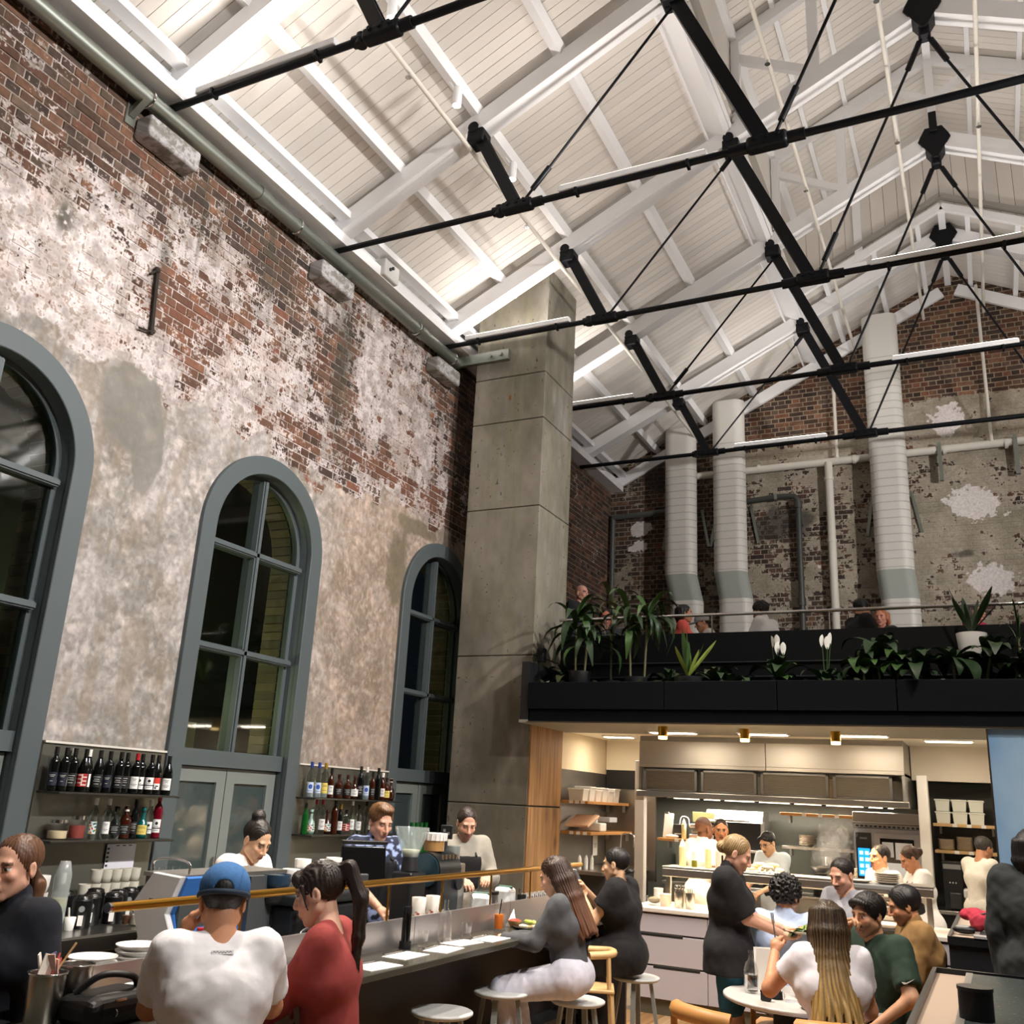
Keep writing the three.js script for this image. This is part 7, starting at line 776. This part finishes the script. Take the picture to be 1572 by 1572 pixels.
person({ label: 'man with thick black curly hair in a pale blue shirt, back turned', head: [-1.34, 1.27, -7.1], yaw: 3.1, hp: .1, hy: -.35, lean: .12, near: 1, sit: 1, skin: SK.olive, w: 1.12, sw: 1.05, hs: 1.03, hair: { t: 'curly', c: 0x0d0b0a, v: .017, nape: .05 }, top: { c: 0xb7c9e8, sl: 2, hem: -.1, g: .024, wr: .009, collar: 1 }, bot: { c: 0x2b2b30, len: 2 }, shoes: 0x222222 });
person({ label: 'man with slicked dark hair and moustache in a grey t-shirt', head: [-1.09, 1.385, -7.98], yaw: -.55, hp: .32, near: 1, sit: 1, skin: SK.pink, down: 1, beard: { c: 0x2c1a12, a: .35, m: .85 }, hair: { t: 'short', c: 0x1b1210, nape: -.01 }, top: { c: 0x9d9da6, sl: .6, hem: -.1 }, bot: { c: 0x2b2b30, len: 2 }, shoes: 0x222222 });
{ const p = person({ label: 'dark-haired man in a dark green t-shirt with his hand at his mouth', head: [-.74, 1.255, -6.42], yaw: -.75, hp: .12, hy: .12, lean: .12, near: 1, sit: 1, skin: SK.olive, w: 1.12, sw: 1.05, beard: { c: 0x241812, a: .5, m: .9 }, hair: { t: 'fringe', c: 0x130e0c, v: .008, low: .012, nape: .06 }, top: { c: 0x22372c, sl: .78, hem: -.1, g: .022, wr: .008 }, bot: { c: 0x202226, len: 2 }, shoes: 0x111111, R: [-.03, .03, .21], eR: [.6, -1, .1], hR: [.3, .5, -.6], cR: .9, L: [.2, -.42, .2], eL: [.9, -.4, -.3], cL: .6 });
  const A = p.S.L, m = p.T(mix3(A.sh, A.el, .62)), sw = ext([[-.03, .004], [-.022, -.008], [-.008, -.009], [.04, .012], [-.006, -.001], [-.02, .002]], .003); part('tick_logo', sw, M.paper, p.t, ad(m, [.066, 0, .052]), [0, .75, .2]).userData.label = 'white tick logo on the sleeve'; }
{ const p = person({ label: 'woman with long ombre hair in a white t-shirt, back turned, holding a fork', head: [-.885, 1.238, -5.82], yaw: -2.85, hp: .18, lean: .22, f: 1, near: 1, sit: 1, skin: SK.tan, w: 1.08, hair: { t: 'long', c: 0x261a14, c2: 0x94763f, L: .56, ombre: 1, w: 1.6, fz: -.16 }, top: { c: 0xe4e2ea, sl: .55, hem: -.03, g: .014, wr: .007 }, bot: { c: 0xcfcddb, len: 2, g: .02 }, shoes: 0x333333, L: [.26, -.06, .28], eL: [.8, -.9, .5], cL: .95, hL: [0, .5, 0], R: [-.16, -.4, .3] });
  const w = p.S.L.hand, t = thing('fork', 'fork raised in the hand of the woman in white', 'fork', wpos(p, w), -2.85); part('handle', rod([0, -.06, 0], [.012, .07, .02], .004), M.steelR, t); part('tines', [-1, 0, 1, 2].map(k => rod([.012 + .004 * k - .002, .07, .02], [.018 + .005 * k - .002, .125, .03], .0018)), M.steelR, t); }
person({ label: 'black-haired man in a tan jacket turned towards the kitchen', head: [-.62, 1.25, -7.42], yaw: -1.3, hp: .3, lean: .12, near: 1, sit: 1, skin: SK.tan, w: 1.12, down: 1, beard: { c: 0x1f1510, a: .6, full: 1 }, hair: { t: 'short', c: 0x0c0a0a, v: .01, nape: .03 }, top: { c: 0x8a6a3e, sl: 2, hem: -.12, g: .03, wr: .012, collar: 1 }, bot: { c: 0x2b2b30, len: 2 }, shoes: 0x222222, R: [-.12, -.4, .3], L: [.14, -.4, .3] });
person({ label: 'tall person with a dark curly bob and a black padded jacket at the right edge', head: [.17, 1.66, -6.75], yaw: 2.9, near: 1, skin: SK.tan, w: 1.05, hair: { t: 'bob', c: 0x0d0b0b, L: .11, v: .008 }, top: { c: 0x23282a, sl: 2, hem: -.18, g: .04, wr: .012, collar: 1 }, bot: { c: 0x101216, len: 2 }, shoes: 0x111111 });
// --- kitchen
person({ label: 'bald chef in white seen from behind at the pass', head: [-2.78, 1.615, -10.35], yaw: 2.5, skin: SK.brown, stub: 0x1a1210, top: { c: 0xeceae6, sl: .7, hem: -.15, g: .02, collar: 1 }, bot: { c: 0x1d1d20, len: 2 }, apron: 0x1a1a1c, shoes: 0x111111 });
person({ label: 'cropped-haired chef facing us in warm light at the pass', head: [-2.83, 1.595, -11.25], yaw: .3, hp: .1, skin: 0xd69468, hair: { t: 'short', c: 0x2a1a12, nape: -.03 }, top: { c: 0xece4d8, sl: .7, hem: -.15 }, bot: { c: 0x1d1d20, len: 2 }, apron: 0x1c1a1a, shoes: 0x111111, R: [-.2, -.4, .3], L: [.25, -.42, .34] });
person({ label: 'young cook with glasses and black fringe bending at the range', head: [-2.36, 1.485, -11.5], yaw: -.5, hp: .4, lean: .15, skin: SK.east, glasses: 1, down: 1, hair: { t: 'fringe', c: 0x0d0b0b }, top: { c: 0xd6e2ea, sl: .7, hem: -.15 }, bot: { c: 0x1d1d20, len: 2 }, apron: 0x151518, shoes: 0x111111, R: [-.12, -.38, .32], L: [.12, -.38, .32] });
person({ label: 'chef with slicked-back hair and moustache lit by the heat lamps', head: [-1.07, 1.445, -10.45], yaw: -.8, skin: 0xe0a980, beard: { c: 0x2a1a14, a: .15, m: .8 }, hair: { t: 'short', c: 0x15110f, c2: 0x2a221e, nape: .02 }, top: { c: 0xeee6da, sl: .7, hem: -.15, collar: 1 }, bot: { c: 0x1d1d20, len: 2 }, apron: 0x4a4640, shoes: 0x111111 });
person({ label: 'cook with a low brown bun in a white t-shirt looking down', head: [-.82, 1.44, -10.85], yaw: -1.2, hp: .5, f: 1, lean: .12, skin: SK.tan, down: 1, hair: { t: 'bun', c: 0x2c1d14, c2: 0x5a3d26, bun: [0, .02, -.105] }, top: { c: 0xf0eeea, sl: .75, hem: -.15 }, bot: { c: 0x1d1d20, len: 2 }, apron: 0x222222, shoes: 0x111111, R: [-.05, -.3, .38], L: [.1, -.32, .36] });
person({ label: 'cook in white with an apron bow facing the storage shelves', head: [-.16, 1.56, -11.8], yaw: 2.35, hp: .35, lean: .08, skin: SK.tan, hair: { t: 'short', c: 0x1c1614, c2: 0x5a544e, nape: .02 }, top: { c: 0xede6da, sl: .75, hem: .02 }, bot: { c: 0xe6e0d6, len: 2 }, apron: 0x1c1c1e, shoes: 0x111111, R: [-.15, -.4, .3], L: [.12, -.4, .3] });
// --- mezzanine
const MZ = { floor: 3.0, sit: 1 };
person({ ...MZ, label: 'balding diner beside the column on the mezzanine', head: [-4.8, 4.52, -11.7], sit: 0, yaw: 1.2, skin: 0xd49a86, stub: 0x8a7468, top: { c: 0x181a1e, sl: 2, hem: -.1 }, bot: { c: 0x18181c, len: 2 } });
person({ ...MZ, label: 'diner with reddish face behind the dracaenas on the mezzanine', head: [-4.38, 4.13, -11.5], yaw: .6, skin: 0xb86a56, hair: { t: 'short', c: 0x1a1210 }, top: { c: 0x24262a, sl: 2, hem: -.1 }, bot: { c: 0x18181c, len: 2 } });
person({ ...MZ, label: 'black-haired diner in a coral top on the mezzanine', head: [-3.46, 4.255, -12.0], yaw: 1.9, f: 1, skin: SK.tan, hair: { t: 'bob', c: 0x0e0c0c, L: .12 }, top: { c: 0xd2574a, sl: 1.6, hem: -.1 }, bot: { c: 0x18181c, len: 2 } });
person({ ...MZ, label: 'diner in a light cap beside the coral top on the mezzanine', head: [-3.50, 4.315, -13.0], yaw: -1.0, hp: .3, skin: SK.tan, hair: { t: 'short', c: 0x17120f }, hat: { c: 0xa9a7a4 }, top: { c: 0xcfcac4, sl: .7, hem: -.1 }, bot: { c: 0x18181c, len: 2 } });
person({ ...MZ, label: 'curly-haired diner in a white shirt on the mezzanine', head: [-2.56, 4.33, -12.4], yaw: -1.9, hp: .3, lean: .2, skin: SK.olive, hair: { t: 'curly', c: 0x17100d, v: .012 }, top: { c: 0xe9e7e4, sl: 2, hem: -.1, g: .02, collar: 1 }, bot: { c: 0x18181c, len: 2 } });
person({ ...MZ, label: 'dark-haired diner in a black jacket on the mezzanine', head: [-1.31, 4.32, -12.45], yaw: 2.2, hp: .2, skin: SK.tan, w: 1.15, hair: { t: 'short', c: 0x0f0d0d, v: .006 }, top: { c: 0x17191d, sl: 2, hem: -.1, g: .03, collar: 1 }, bot: { c: 0x18181c, len: 2 } });
person({ ...MZ, label: 'red-haired woman facing us on the mezzanine', head: [-1.17, 4.37, -13.35], yaw: -.2, f: 1, skin: 0xcf8f78, hair: { t: 'bob', c: 0x9a5230, c2: 0xc07a48, L: .1 }, top: { c: 0x2a2c2e, sl: 2, hem: -.1 }, bot: { c: 0x18181c, len: 2 } });
person({ ...MZ, label: 'diner in a crimson top behind the white pot on the mezzanine', head: [-.02, 4.45, -13.6], yaw: 1.0, f: 1, skin: SK.tan, hair: { t: 'bob', c: 0x2a1c16, L: .12 }, top: { c: 0xa02440, sl: 2, hem: -.1 }, bot: { c: 0x18181c, len: 2 } });
// --- jacket and bag on the divider
{ const g = nets([cap([-.12, .06, .1], [.2, .07, -.12], .06, .07), cap([-.2, .1, .05], [-.1, .07, .0], .035, .05), cap([.1, .06, .1], [.3, .05, .05], .05, .05), ell([.05, .08, 0], [.16, .06, .12])], .01, { k: .03, cuts: [[0, -1, 0, -.002]], disp: (x, y, z) => .012 * n3(x * 26, y * 24, z * 30) + .006 * n3(x * 60, y * 50, z * 66), col: (x, y, z) => ml(lin(0xb83348), .85 + .2 * n3(x * 40, y * 40, z * 40)) });
  const t = thing('red_jacket', 'crumpled red jacket lying on the booth divider', 'jacket', [-.05, 1.12, -7.75]); part('cloth', g, clothM, t); part('zip', tube([[-.12, .1, .14], [0, .13, .13], [.15, .08, .14]], .006), M.charcoal, t);
  const b = thing('grey_bag', 'dark grey bag with a loop handle behind the red jacket', 'bag', [.2, 1.12, -8.15]); part('body', rb(.4, .2, .22, .05, 0, .1, 0), mat(0x2c2f30, .8), b); part('handle', tube([[-.12, .18, .05], [-.08, .32, .05], [.02, .34, .05], [.06, .2, .05]], .018), mat(0x565a56, .8), b);
  const c = thing('cap_hat', 'black sunglasses case beside the red jacket', 'case', [-.26, 1.09, -7.62]); part('case', sp(.08, 0, .03, 0, 1.0, .35, .6), M.black, c); part('lining', sp(.05, -.01, .045, .01, 1, .3, .6), M.grey, c); }
renderer.render(scene, camera);
